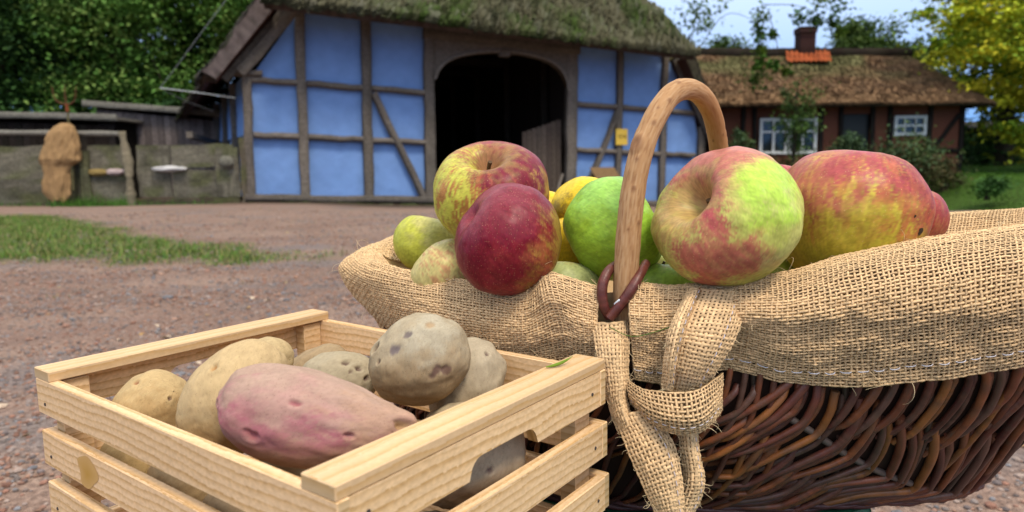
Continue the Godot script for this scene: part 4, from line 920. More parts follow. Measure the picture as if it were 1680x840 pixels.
func build_basket() -> void:
	var o := thing("basket", "dark brown wicker basket with a peeled willow handle, full of apples", "basket")
	# inner wall and floor of dark willow
	var rows := []
	for i in 13:
		var r := PackedVector3Array()
		for j in 113:
			r.append(wall(j / 112.0 * 14.0, i / 12.0, -0.004))
		rows.append(r)
	for i in 6:
		var r := PackedVector3Array()
		for j in 113:
			r.append(wall(j / 112.0 * 14.0, 1.0, -0.004).lerp(Vector3(0.14, 0.372, -0.57), (i + 1) / 6.0))
		rows.append(r)
	var s := Shape.new()
	s.grid(rows, [], true, 1.0, [], lin(0.050, 0.026, 0.017))
	put("inner_wall", s.mesh(), mats.bark, o)
	var tones := [lin(0.16, 0.047, 0.023), lin(0.11, 0.033, 0.021), lin(0.24, 0.085, 0.024), lin(0.09, 0.028, 0.02), lin(0.195, 0.060, 0.023), lin(0.10, 0.045, 0.032)]
	var k := 0
	for path in ROD_PATHS:
		var deepest: bool = k >= ROD_LAYERS[1]
		rod(o, path, 0.0026 + 0.0007 * rng.randf(), tint(tones[k % 6], rng.randf_range(0.85, 1.25) * (0.75 if deepest else 1.0)), -0.0012 if deepest else 0.0016)
		k += 1
	# the same weave round the sides that this view hides
	for a in 50:
		var u := 11.0 + a * 0.155
		for lay in 2:
			var v0 := 0.0 if lay == 0 else 0.42
			rod(o, [Vector2(u, v0), Vector2(u - 0.16, v0 + 0.30), Vector2(u - 0.34, v0 + 0.48), Vector2(u - 0.75, v0 + 0.62)], 0.0022, tones[(a + lay * 3) % 6], 0.001)
	# stakes
	var st := []
	for q in STAKE_PATH: st.append(wall(q.x, q.y, 0.0018))
	var ss := Shape.new()
	ss.tube(curve(st, 24), PackedFloat32Array(range(24).map(func(_i): return 0.0026)), 10, [], lin(0.105, 0.075, 0.065))
	put("stake", ss.mesh(), mats.willow, o)
	for a in 14:
		var s2 := Shape.new()
		var line := []
		var rad := []
		for i in 9:
			line.append(wall(a + 0.35, i / 8.0, -0.001)); rad.append(0.0023)
		s2.tube(line, rad, 8, [], lin(0.05, 0.03, 0.022))
		put("stake", s2.mesh(), mats.willow, o)
	# twisted foot and rim
	for lay in 3:
		var s3 := Shape.new()
		var line := []
		var rad := []
		for i in 141:
			var u := i / 10.0
			line.append(wall(u, 1.0 - 0.012 * lay, 0.0025 + 0.0015 * sin(u * 9.0 + lay * 2.1)) + Vector3(0, 0.001 * cos(u * 9.0 + lay * 2.1), 0)); rad.append(0.0023)
		s3.tube(line, rad, 8, [], lin(0.075, 0.027, 0.02))
		put("foot_rod", s3.mesh(), mats.willow, o)
		var s4 := Shape.new()
		line = []
		for i in 141:
			var u := i / 10.0
			line.append(wall(u, 0.02 + 0.02 * lay, -0.004 - 0.0015 * sin(u * 9.0 + lay * 2.1)))
		s4.tube(line, rad, 8, [], lin(0.10, 0.04, 0.025))
		put("rim_rod", s4.mesh(), mats.willow, o)
	# handle: a thick rod with bark scars
	var hp := even(HANDLE_PATH, 260)
	var hs := Shape.new()
	var hrows := []
	var hcols := []
	var ref := Vector3(0.8, 0.1, 0.6)
	var sides := 56
	var knots := []
	for q in 64: knots.append([rng.randf(), rng.randf() * TAU, rng.randf_range(0.0007, 0.0014)])
	knots.append([0.355, 4.55, 0.0036])
	var arc := 0.0
	for i in hp.size():
		var f := i / float(hp.size() - 1)
		var tg: Vector3 = (hp[mini(i + 1, hp.size() - 1)] - hp[maxi(i - 1, 0)]).normalized()
		var a := (ref - tg * ref.dot(tg)).normalized()
		ref = a
		var b := tg.cross(a)
		if i > 0: arc += hp[i].distance_to(hp[i - 1])
		var r := PackedVector3Array()
		var cc := PackedColorArray()
		var R := lerpf(0.0083, 0.0071, sm(0.1, 0.7, f)) * (1.0 + 0.035 * noise.get_noise_1d(f * 14.0))
		for j in sides + 1:
			var ang := TAU * (j % sides) / sides
			var dx := cos(ang)
			var dy := sin(ang)
			# lengthwise fissures
			var fis := fine.get_noise_3d(dx * 9.0, dy * 9.0, arc * 55.0) + 0.6 * fine.get_noise_3d(dx * 20.0, dy * 20.0, arc * 110.0)
			var rr := R * (1.0 + 0.012 * fis)
			var col := lin(0.40, 0.225, 0.105)
			col = col.lerp(lin(0.31, 0.155, 0.066), sm(-0.1, 0.6, noise.get_noise_3d(dx * 1.3, dy * 1.3, arc * 16.0)) * 0.5)
			col = col.lerp(lin(0.52, 0.34, 0.19), sm(0.15, 0.6, fis) * 0.42)
			col = col.lerp(lin(0.20, 0.085, 0.035), sm(-0.3, -0.75, fis) * 0.45)
			col = col.lerp(lin(0.35, 0.15, 0.05), sm(0.52, 0.66, f) * 0.6)
			for q in knots:
				var da := absf(angle_difference(ang, q[1])) * R
				var dl := absf(f - q[0]) * 0.36
				var dd := sqrt(da * da + dl * dl * 0.6)
				if dd < q[2] * 1.7:
					var w := sm(q[2] * 1.7, q[2] * 0.4, dd)
					col = col.lerp(lin(0.15, 0.06, 0.03), w * 0.65)
					rr += q[2] * 0.28 * sm(q[2] * 1.7, q[2] * 1.0, dd) - q[2] * 0.2 * sm(q[2] * 0.7, 0.0, dd)
			r.append(hp[i] + (a * dx + b * dy) * rr)
			cc.append(col)
		hrows.append(r); hcols.append(cc)
	hs.grid(hrows, hcols, true, -1.0)
	if hs.n[20].dot(hs.v[20] - hp[0]) < 0.0:
		for q in hs.n.size(): hs.n[q] = -hs.n[q]
	put("handle", hs.mesh(), mats.bark, o, "peeled tan willow handle")
	for pts in [LOOP_A, LOOP_B]:
		var ls := Shape.new()
		var lp := even(pts, 24)
		var rad := []
		var cols := []
		for q in 24:
			rad.append(0.0036 * (1.0 - 0.25 * absf(q / 23.0 - 0.4)))
			cols.append(tint(lin(0.105, 0.028, 0.020), 1.0 + 0.5 * noise.get_noise_1d(q * 0.5)))
		ls.tube(lp, rad, 12, cols)
		put("binding_rod", ls.mesh(), mats.willow, o)
	var staple := Shape.new()
	staple.tube([LOOP_A[1] + Vector3(0.007, 0.001, 0.004), LOOP_A[1] + Vector3(0.0095, 0.004, 0.006), LOOP_A[1] + Vector3(0.0125, 0.0042, 0.005), LOOP_A[1] + Vector3(0.0140, 0.001, 0.003)], [0.0011, 0.0011, 0.0011, 0.0011], 8, [], lin(0.7, 0.7, 0.7))
	put("staple", staple.mesh(), mats.metal, o)

func build_cloth() -> void:
	var jute := lin(0.635, 0.432, 0.238)
	var pitch := 0.00305
	var o := thing("burlap_cloth", "coarse tan burlap cloth lining the basket and folded over its rim", "cloth")
	var cells := lattice(CLOTH, pitch, 0.0026, 3.0)
	var s := Shape.new()
	weave(s, cells, pitch, jute)
	put("folded_rim", s.mesh(), mats.jute, o)
	# lining: down inside the basket
	var rows := []
	for i in 9:
		var r := PackedVector3Array()
		for j in 101:
			var p := along(CLOTH.map(func(c): return c[0]) + [CLOTH[0][0]], j / 100.0 * CLOTH.size())
			var t := i / 8.0
			r.append(p.lerp(Vector3(0.14, 0.0, -0.555) + Vector3(0, p.y, 0), 0.92 * pow(t, 1.6)) + Vector3(0, -0.10 * sin(t * PI * 0.5), 0))
		rows.append(r)
	var ls := Shape.new()
	ls.grid(rows, [], false, 1.0, [], tint(jute, 0.8))
	put("lining", ls.mesh(), mats.jute, o)
	# hem stitching on the flap
	var st := Shape.new()
	var h := cells.size()
	var w: int = cells[0].size()
	var row: int = h - 6
	var j := 0
	while j < w - 3:
		var a: Vector3 = cells[row][j]
		var b: Vector3 = cells[row][j + 2]
		var m: Vector3 = cells[row][j + 1]
		var out := ((cells[row][mini(j + 1, w - 1)] - cells[row][j]) as Vector3).cross(cells[row + 1][j] - cells[row][j]).normalized()
		if out.z < 0.0 and j < w * 0.35: out = -out
		st.tube([a + out * 0.0006, a.lerp(m, 0.4) + out * 0.0019, m + out * 0.0021, b.lerp(m, 0.4) + out * 0.0019, b + out * 0.0006], [0.00026, 0.0003, 0.0003, 0.0003, 0.00026], 5, [], lin(0.62, 0.60, 0.66))
		j += 3
	put("stitching", st.mesh(), mats.jute, o)
	# the ties knotted below the handle
	var all := [[STRAP, "tie_strap"], [FOLDED_TIE, "folded_tie"], [FOLDED_EDGE, "folded_tie"], [LOOP, "knot_loop"], [TAIL, "tie_end"], [SHORT_TAIL, "tie_end"]]
	var edge := []
	for t in all:
		var tc := lattice(t[0], 0.0029, 0.0007, float(all.find(t)) * 11.0)
		var ts := Shape.new()
		weave(ts, tc, 0.0029, tint(jute, 1.0))
		# turned-under backing layer, so that the doubled band is dense
		var back := []
		for r in tc:
			var q := PackedVector3Array()
			for p in r: q.append(p + Vector3(0.0, 0.0, -0.0022))
			back.append(q)
		ts.grid(back, [], false, 1.0, [], tint(jute, 0.42))
		put(t[1], ts.mesh(), mats.jute, o)
		for q in tc[0].size():
			edge.append([tc[0][q], Vector3(-0.6, 0, 0.6)]); edge.append([tc[tc.size() - 1][q], Vector3(0.6, 0, 0.6)])
		# a seam along each doubled band
		if t[1] != "tie_strap":
			var sm_ := Shape.new()
			var lengthwise: bool = true
			var col: int = int(tc[0].size() * 0.5)
			var mid_row: int = int(tc.size() * 0.72)
			var q := 0
			while q < tc[0].size() - 2:
				var a: Vector3 = tc[mid_row][q] + Vector3(0, 0, 0.0012)
				var b: Vector3 = tc[mid_row][q + 1] + Vector3(0, 0, 0.0014)
				sm_.tube([a, a.lerp(b, 0.5) + Vector3(0, 0, 0.0006), b], [0.00024, 0.00028, 0.00024], 5, [], lin(0.60, 0.56, 0.60))
				q += 2
			put("stitching", sm_.mesh(), mats.jute, o)
	# loose fibres
	var fs := Shape.new()
	for k in 900:
		var a := rng.randi() % h
		if rng.randf() < 0.5: a = rng.randi() % 12
		var b := rng.randi() % w
		if b > w * 0.34 and b < w * 0.62: continue
		var p: Vector3 = cells[a][b]
		var out := (p - Vector3(0.14, p.y - 0.04, -0.55)).normalized()
		fibre(fs, p, out, absf(rng.randfn(0.008, 0.007)) + 0.003, rng.randf_range(0.00015, 0.00028), tint(lin(0.62, 0.47, 0.28), rng.randf_range(0.7, 1.2)))
	for k in 260:
		var e = edge[rng.randi() % edge.size()]
		fibre(fs, e[0], e[1], absf(rng.randfn(0.004, 0.004)) + 0.002, rng.randf_range(0.00014, 0.00026), tint(lin(0.66, 0.52, 0.32), rng.randf_range(0.7, 1.2)))
	for k in 26:
		var b := int(rng.randf_range(0.02, 0.26) * w)
		fibre(fs, cells[h - 1][b], Vector3(0.1, -0.5, 0.5), rng.randf_range(0.012, 0.034), 0.00024, lin(0.66, 0.52, 0.32))
	var fo := put("loose_fibres", fs.mesh(), mats.jute, o)
	fo.set_meta("kind", "stuff")

func build_bench() -> void:
	var o := thing("bench", "dark green painted wooden bench under the crate and the basket", "bench", Vector3(0.0995, -0.0125, -0.355), deg_to_rad(21.7))
	var grn := lin(0.012, 0.085, 0.05)
	for k in 3:
		var s := Shape.new()
		s.box(Transform3D(Basis(), Vector3.ZERO), Vector3(0.44, 0.022, 0.137), 0.002, grn, tint(grn, 1.3), 3.0)
		put("seat_board", s.mesh(), mats.green_paint, o).position = Vector3(0.0, 0.3565, -0.141 + 0.141 * k)
	for sx in [-1.0, 1.0]:
		for sz in [-1.0, 1.0]:
			var s := Shape.new()
			s.box(Transform3D(Basis(), Vector3.ZERO), Vector3(0.035, 0.36, 0.035), 0.002, grn, grn, 3.0)
			put("leg", s.mesh(), mats.green_paint, o).position = Vector3(sx * 0.18, 0.165, sz * 0.16)
		var r := Shape.new()
		r.box(Transform3D(Basis(), Vector3.ZERO), Vector3(0.02, 0.04, 0.40), 0.002, grn, grn, 3.0)
		put("cross_rail", r.mesh(), mats.green_paint, o).position = Vector3(sx * 0.153, 0.322, 0.0)

func build_sprig() -> void:
	# a cut blade of grass on the near rail
	var s := Shape.new()
	var line := []
	var rad := []
	var cols := []
	for k in 9:
		var t := k / 8.0
		line.append(Vector3(0.017 * t, 0.0006 + 0.0030 * t * t, -0.0125 * t + 0.002 * sin(t * 3.0)))
		rad.append(0.0009 * sin(PI * clampf(t * 0.9 + 0.08, 0, 1)) + 0.00015)
		cols.append(lin(0.16, 0.24, 0.03).lerp(lin(0.32, 0.30, 0.12), sm(0.75, 1.0, t)))
	s.tube(line, rad, 6, cols)
	var o := put("cut_grass", s.mesh(), mats.leaf, self)
	o.position = Vector3(0.0195, 0.5007, -0.4020)
	tag(o, "short cut blade of green grass lying on the near rail of the crate", "grass blade")
	# thin green stalk caught on the tie
	var t2 := Shape.new()
	t2.tube(curve([LOOP_A[0] + Vector3(-0.002, -0.004, 0.012), LOOP_A[0] + Vector3(0.014, -0.010, 0.014), LOOP_A[0] + Vector3(0.040, -0.004, 0.012)], 12), PackedFloat32Array(range(12).map(func(_i): return 0.00032)), 5, [], lin(0.10, 0.17, 0.04))
	tag(put("grass_stalk", t2.mesh(), mats.leaf, self), "thin green stalk caught on the burlap right of the binding rod", "grass stalk")

# ---------- ground ----------
func dip(x: float, z: float) -> float:
	# the yard falls gently to the right along the barn
	var s := (x + 5.39) * 0.921 - (z + 14.33) * 0.389
	return -0.044 * clampf(s, 0.0, 12.0) * sm(-8.5, -13.0, z) * sm(13.0, 9.0, x) + 0.032 * clampf(-z - 12.0, 0.0, 18.0) * sm(9.5, 14.0, x)

func lie(x: float, z: float) -> float:
	return dip(x, z) + noise.get_noise_2d(x * 0.22, z * 0.22) * 0.035 + noise.get_noise_2d(x * 1.3, z * 1.3) * 0.012

func build_ground() -> void:
	var xs := []
	var zs := []
	for k in 181:
		var t := (k - 90) / 90.0
		xs.append(signf(t) * (absf(t) * 5.0 + pow(absf(t), 6.0) * 195.0))
	for k in 211:
		var t := k / 210.0
		zs.append(6.0 - (t * 24.0 + pow(t, 7.0) * 210.0))
	zs.insert(0, 80.0)
	var rows := []
	var cols := []
	for z in zs:
		var r := PackedVector3Array()
		var cc := PackedColorArray()
		for x in xs:
			r.append(Vector3(x, lie(x, z) + noise.get_noise_2d(x * 5.0, z * 5.0) * 0.004, z))
			var d := noise.get_noise_2d(x * 0.7 + 60.0, z * 0.9)
			var e := noise.get_noise_2d(x * 2.6, z * 3.4 + 20.0)
			var col := lin(0.335, 0.222, 0.172).lerp(lin(0.41, 0.285, 0.22), sm(-0.3, 0.5, d))
			col = col.lerp(lin(0.22, 0.165, 0.14), sm(0.2, 0.6, e) * 0.5)
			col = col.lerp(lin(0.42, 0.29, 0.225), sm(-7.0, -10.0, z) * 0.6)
			# damp grey track beside the grass
			col = col.lerp(lin(0.26, 0.235, 0.23), sm(0.32, 0.5, noise.get_noise_2d(x * 0.5 + 9.0, z * 1.4)) * 0.6)
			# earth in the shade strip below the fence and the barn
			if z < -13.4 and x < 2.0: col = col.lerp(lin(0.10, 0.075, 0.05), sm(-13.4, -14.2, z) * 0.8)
			if x > 8.0 and z < -9.0: col = col.lerp(lin(0.065, 0.12, 0.022), sm(8.0, 9.5, x))
			col = col.lerp(lin(0.05, 0.105, 0.014), 0.85 * tongue_at(x, z))
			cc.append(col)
		rows.append(r); cols.append(cc)
	var s := Shape.new()
	s.grid(rows, cols)
	if s.n[2000].y < 0.0:
		for k in s.n.size(): s.n[k] = -s.n[k]
	ground_piece("ground", s.mesh(), mats.earth)
	# gravel: little broken stones
	var tones := [lin(0.33, 0.185, 0.135), lin(0.28, 0.225, 0.20), lin(0.40, 0.30, 0.25), lin(0.22, 0.175, 0.165), lin(0.40, 0.235, 0.165), lin(0.34, 0.26, 0.225), lin(0.25, 0.24, 0.25), lin(0.33, 0.17, 0.12)]
	for kind in 2:
		var xf := []
		var cc := []
		for k in (26000 if kind == 0 else 14000):
			var z: float
			var x: float
			if kind == 0:
				z = -0.75 - pow(rng.randf(), 1.5) * 4.2
				x = z * -1.0 * rng.randf_range(-0.86, 0.06) if rng.randf() < 0.8 else -z * rng.randf_range(0.4, 0.95)
			else:
				z = -3.0 - rng.randf() * 8.5
				x = -z * rng.randf_range(-0.9, 0.1)
			if noise.get_noise_2d(x * 0.8, z * 1.3) < -0.25 and rng.randf() < 0.7: continue
			var sc := clampf(0.0032 + absf(rng.randfn(0.0, 0.0026)), 0.002, 0.016) * (1.0 if kind == 0 else 1.5)
			if rng.randf() < 0.006: sc *= 2.3
			var b := Basis.from_euler(Vector3(rng.randf() * TAU, rng.randf() * TAU, rng.randf() * TAU)).scaled(Vector3(1.0, 0.62, 1.0) * sc)
			xf.append(Transform3D(b, Vector3(x, lie(x, z) + sc * 0.28, z)))
			cc.append(tint(tones[rng.randi() % 8], rng.randf_range(0.65, 1.25)))
		scatter("gravel", stone_mesh(kind), mats.stone, xf, cc)

func build_litter() -> void:
	# fallen leaves on the yard
	var xf := []
	var cc := []
	for k in 420:
		var z := -1.2 - pow(rng.randf(), 1.3) * 11.0
		var x := -z * rng.randf_range(-0.85, 0.85)
		var sc := rng.randf_range(0.016, 0.045)
		xf.append(Transform3D(Basis.from_euler(Vector3(rng.randf_range(-0.3, 0.3), rng.randf() * TAU, rng.randf_range(-0.3, 0.3))).scaled(Vector3.ONE * sc), Vector3(x, lie(x, z) + sc * 0.12, z)))
		cc.append(tint([lin(0.36, 0.22, 0.10), lin(0.24, 0.12, 0.06), lin(0.42, 0.33, 0.14), lin(0.12, 0.075, 0.05), lin(0.44, 0.34, 0.25)][rng.randi() % 5], rng.randf_range(0.7, 1.2)))
	scatter("fallen_leaves", leaf, mats.leaf, xf, cc)

func stone_mesh(sd: int) -> ArrayMesh:
	var ico := []
	var g := (1.0 + sqrt(5.0)) / 2.0
	for p in [Vector3(-1, g, 0), Vector3(1, g, 0), Vector3(-1, -g, 0), Vector3(1, -g, 0), Vector3(0, -1, g), Vector3(0, 1, g), Vector3(0, -1, -g), Vector3(0, 1, -g), Vector3(g, 0, -1), Vector3(g, 0, 1), Vector3(-g, 0, -1), Vector3(-g, 0, 1)]:
		var q: Vector3 = p.normalized()
		ico.append(q * (0.8 + 0.45 * absf(noise.get_noise_3d(q.x * 2.0 + sd * 7.0, q.y * 2.0, q.z * 2.0)) + 0.1 * (hash(p) % 3)) * Vector3(1.15, 1.0, 0.85))
	var s := Shape.new()
	for f in [[0, 11, 5], [0, 5, 1], [0, 1, 7], [0, 7, 10], [0, 10, 11], [1, 5, 9], [5, 11, 4], [11, 10, 2], [10, 7, 6], [7, 1, 8], [3, 9, 4], [3, 4, 2], [3, 2, 6], [3, 6, 8], [3, 8, 9], [4, 9, 5], [2, 4, 11], [6, 2, 10], [8, 6, 7], [9, 8, 1]]:
		var a: Vector3 = ico[f[0]]
		var b: Vector3 = ico[f[1]]
		var c: Vector3 = ico[f[2]]
		s.flat2([a, b, c], a + b + c, Color.WHITE, [Vector2(), Vector2(), Vector2()], 1.0, Vector2())
	return s.mesh()

func blade_mesh() -> ArrayMesh:
	var s := Shape.new()
	var w := 0.5
	var pts := []
	for k in 4:
		var t := k / 3.0
		var c := Vector3(0, t, t * t * 0.45)
		pts.append([c - Vector3(w * (1.0 - t * 0.95), 0, 0), c + Vector3(w * (1.0 - t * 0.95), 0, 0)])
	for k in 3:
		s.flat([pts[k][0], pts[k][1], pts[k + 1][1], pts[k + 1][0]])
	return s.mesh()

func leaf_mesh() -> ArrayMesh:
	# a folded leaf, unit size, tip along +z
	var s := Shape.new()
	s.flat([Vector3(0, 0, -0.5), Vector3(0.34, 0.10, -0.05), Vector3(0, 0, 0.1)])
	s.flat([Vector3(0.34, 0.10, -0.05), Vector3(0, -0.08, 0.55), Vector3(0, 0, 0.1)])
	s.flat([Vector3(0, 0, -0.5), Vector3(0, 0, 0.1), Vector3(-0.34, 0.10, -0.05)])
	s.flat([Vector3(-0.34, 0.10, -0.05), Vector3(0, 0, 0.1), Vector3(0, -0.08, 0.55)])
	return s.mesh()

func turf(called: String, label: String, inside: Callable, x0: float, x1: float, z0: float, z1: float, count: int, hmin: float, hmax: float, tones: Array, wide := 0.004) -> void:
	var xf := []
	var cc := []
	for k in count:
		var x := rng.randf_range(x0, x1)
		var z := rng.randf_range(z0, z1)
		var q: float = inside.call(x, z)
		if rng.randf() > q: continue
		var h := rng.randf_range(hmin, hmax) * (0.45 + 0.55 * q) * (0.75 + 0.6 * sm(-0.4, 0.5, noise.get_noise_2d(x * 2.5, z * 2.5)))
		var b := Basis(Vector3.UP, rng.randf() * TAU) * Basis(Vector3.RIGHT, rng.randf_range(-0.1, 0.55))
		xf.append(Transform3D(b.scaled_local(Vector3(wide * rng.randf_range(0.7, 1.5), h, h)), Vector3(x, lie(x, z) - 0.003, z)))
		var t: Color = tones[rng.randi() % tones.size()]
		cc.append(tint(t, rng.randf_range(0.7, 1.3)))
	var o := scatter(called, blade, mats.grass, xf, cc)
	o.set_meta("label", label); o.set_meta("category", "grass")

var blade: ArrayMesh
var leaf: ArrayMesh

func tongue_at(x: float, z: float) -> float:
	# a tongue of grass that narrows to the right
	var near := lerpf(-4.75, -4.55, clampf((x + 3.6) / 2.2, 0.0, 1.0)) + noise.get_noise_2d(x * 1.2, 3.0) * 0.35
	var far := lerpf(-11.0, -5.2, sm(-8.2, -1.0, x)) + noise.get_noise_2d(x * 1.1, 30.0) * 0.6
	var q := sm(near + 0.12, near - 0.35, z) * sm(far - 0.2, far + 0.45, z) * sm(-1.0, -1.7, x)
	return q * (0.55 + 0.45 * sm(-0.35, 0.1, noise.get_noise_2d(x * 1.7, z * 1.7)))

func build_grass() -> void:
	var g := [lin(0.06, 0.15, 0.014), lin(0.08, 0.18, 0.018), lin(0.11, 0.20, 0.026), lin(0.05, 0.12, 0.016), lin(0.14, 0.18, 0.035), lin(0.24, 0.20, 0.075), lin(0.19, 0.16, 0.06)]
	# a tongue of grass that narrows to the right
	var tongue := func(x: float, z: float) -> float: return tongue_at(x, z)
	turf("grass", "tongue of bright green grass between the two gravel tracks at left", tongue, -9.5, -1.2, -11.3, -4.2, 150000, 0.025, 0.070, g, 0.006)
	var tufts := func(x: float, z: float) -> float: return sm(0.44, 0.60, noise.get_noise_2d(x * 2.1 + 8.0, z * 2.1))
	turf("grass", "low scattered tufts of weeds on the gravel before the barn", tufts, -6.0, 1.0, -12.5, -3.4, 22000, 0.01, 0.03, g, 0.004)
	var foot := func(x: float, z: float) -> float: return (0.7 if absf(x + 8.4) < 0.75 else 0.10) * sm(-13.3, -13.8, z)
	turf("grass", "dark green tufts at the foot of the old board fence", foot, -12.5, -5.8, -14.15, -13.2, 14000, 0.08, 0.30, [lin(0.04, 0.12, 0.012), lin(0.06, 0.14, 0.016)], 0.008)
	var kerb := func(x: float, z: float) -> float:
		var d := (z + 14.33) * 0.921 + (x + 5.39) * 0.389
		return sm(0.55, 0.15, d) * sm(-0.1, 0.05, d) * (0.3 + 0.7 * sm(-0.1, 0.3, noise.get_noise_2d(x * 1.2, 8.0)))
	turf("grass", "thin mossy grass along the stone footing of the barn", kerb, -5.4, 4.0, -18.6, -13.4, 42000, 0.02, 0.07, [lin(0.06, 0.11, 0.016), lin(0.10, 0.13, 0.03)], 0.007)
	var lawn := func(x: float, z: float) -> float: return sm(8.3, 9.5, x)
	turf("lawn", "mown green lawn beyond the right end of the basket", lawn, 8.0, 26.0, -27.5, -9.5, 110000, 0.025, 0.06, [lin(0.065, 0.16, 0.015), lin(0.08, 0.18, 0.018), lin(0.095, 0.19, 0.022)], 0.014)

# ---------- trees and shrubs ----------
func crown(parent: Node, clumps: Array, per: int, size: float, tones: Array, flatness := 0.6) -> void:
	# clumps: [centre, radius]
	var xf := []
	var cc := []
	for c in clumps:
		var shade: float = rng.randf_range(0.8, 1.15)
		var tone: Color = tones[rng.randi() % tones.size()]
		for k in per:
			var d := Vector3(rng.randfn(), rng.randfn() * flatness, rng.randfn()) * float(c[1]) * 0.52
			if rng.randf() < 0.12: d *= 1.6
			var b := Basis.from_euler(Vector3(rng.randf_range(-0.9, 0.9), rng.randf() * TAU, rng.randf_range(-0.9, 0.9)))
			xf.append(Transform3D(b.scaled(Vector3.ONE * size * rng.randf_range(0.65, 1.35)), c[0] + d))
			var t := tone if rng.randf() < 0.75 else tones[rng.randi() % tones.size()] as Color
			cc.append(tint(t, shade * rng.randf_range(0.85, 1.15)))
	scatter("crown", leaf, mats.leaf, xf, cc, parent)

func tree(called: String, label: String, at: Vector3, trunk_h: float, trunk_r: float, mid: Vector3, rad: Vector3, n_clumps: int, clump_r: float, per: int, size: float, tones: Array, group := "", flatness := 0.6) -> void:
	var o := thing(called, label, "tree", at, 0.0, group)
	var clumps := []
	for k in n_clumps:
		var d := Vector3(rng.randfn(), rng.randfn(), rng.randfn()).normalized() * pow(rng.randf_range(0.12, 1.0), 0.45)
		var r := 1.0 + 0.35 * noise.get_noise_3d(d.x * 1.7 + at.x, d.y * 1.7, d.z * 1.7)
		clumps.append([mid + d * rad * r, clump_r * rng.randf_range(0.65, 1.3)])
	var s := Shape.new()
	var path := []
	var radii := []
	for k in 10:
		var t := k / 9.0
		path.append(Vector3(noise.get_noise_1d(t * 2.0 + at.x) * 0.3 * t, trunk_h * t, noise.get_noise_1d(t * 2.0 + at.z + 40.0) * 0.3 * t).lerp(Vector3(mid.x, trunk_h * t, mid.z), t * t * 0.8))
		radii.append(trunk_r * (1.2 - t))
	s.tube(path, radii, 10, [], lin(0.07, 0.055, 0.04))
	put("trunk", s.mesh(), mats.trunk, o)
	for k in mini(11, n_clumps):
		var b := Shape.new()
		var from: Vector3 = path[3 + k % 6]
		var to: Vector3 = clumps[(k * 7) % n_clumps][0]
		b.tube(curve([from, from.lerp(to, 0.5) + Vector3(0, rad.y * 0.08, 0), to], 9), [0.34, 0.30, 0.26, 0.22, 0.18, 0.15, 0.12, 0.08, 0.04].map(func(q): return q * trunk_r), 7, [], lin(0.06, 0.05, 0.038))
		put("limb", b.mesh(), mats.trunk, o)
	crown(o, clumps, per, size, tones, flatness)

func shrub(called: String, label: String, at: Vector3, rad: Vector3, n_clumps: int, per: int, size: float, tones: Array, category := "shrub", group := "") -> void:
	var o := thing(called, label, category, at, 0.0, group)
	var clumps := []
	for k in n_clumps:
		var d := Vector3(rng.randfn(), rng.randfn(), rng.randfn()).normalized() * pow(rng.randf(), 0.4)
		clumps.append([Vector3(0, rad.y, 0) + d * rad, rad.x * 0.36 * rng.randf_range(0.6, 1.2)])
	for k in 6:
		var b := Shape.new()
		var to: Vector3 = clumps[k % n_clumps][0]
		b.tube(curve([Vector3(rng.randfn() * 0.06, -0.1, rng.randfn() * 0.06), to * 0.5 + Vector3(0, 0.1, 0), to], 6), [0.03, 0.026, 0.022, 0.018, 0.012, 0.006], 6, [], lin(0.06, 0.05, 0.035))
		put("stem", b.mesh(), mats.trunk, o)
	crown(o, clumps, per, size, tones, 0.9)

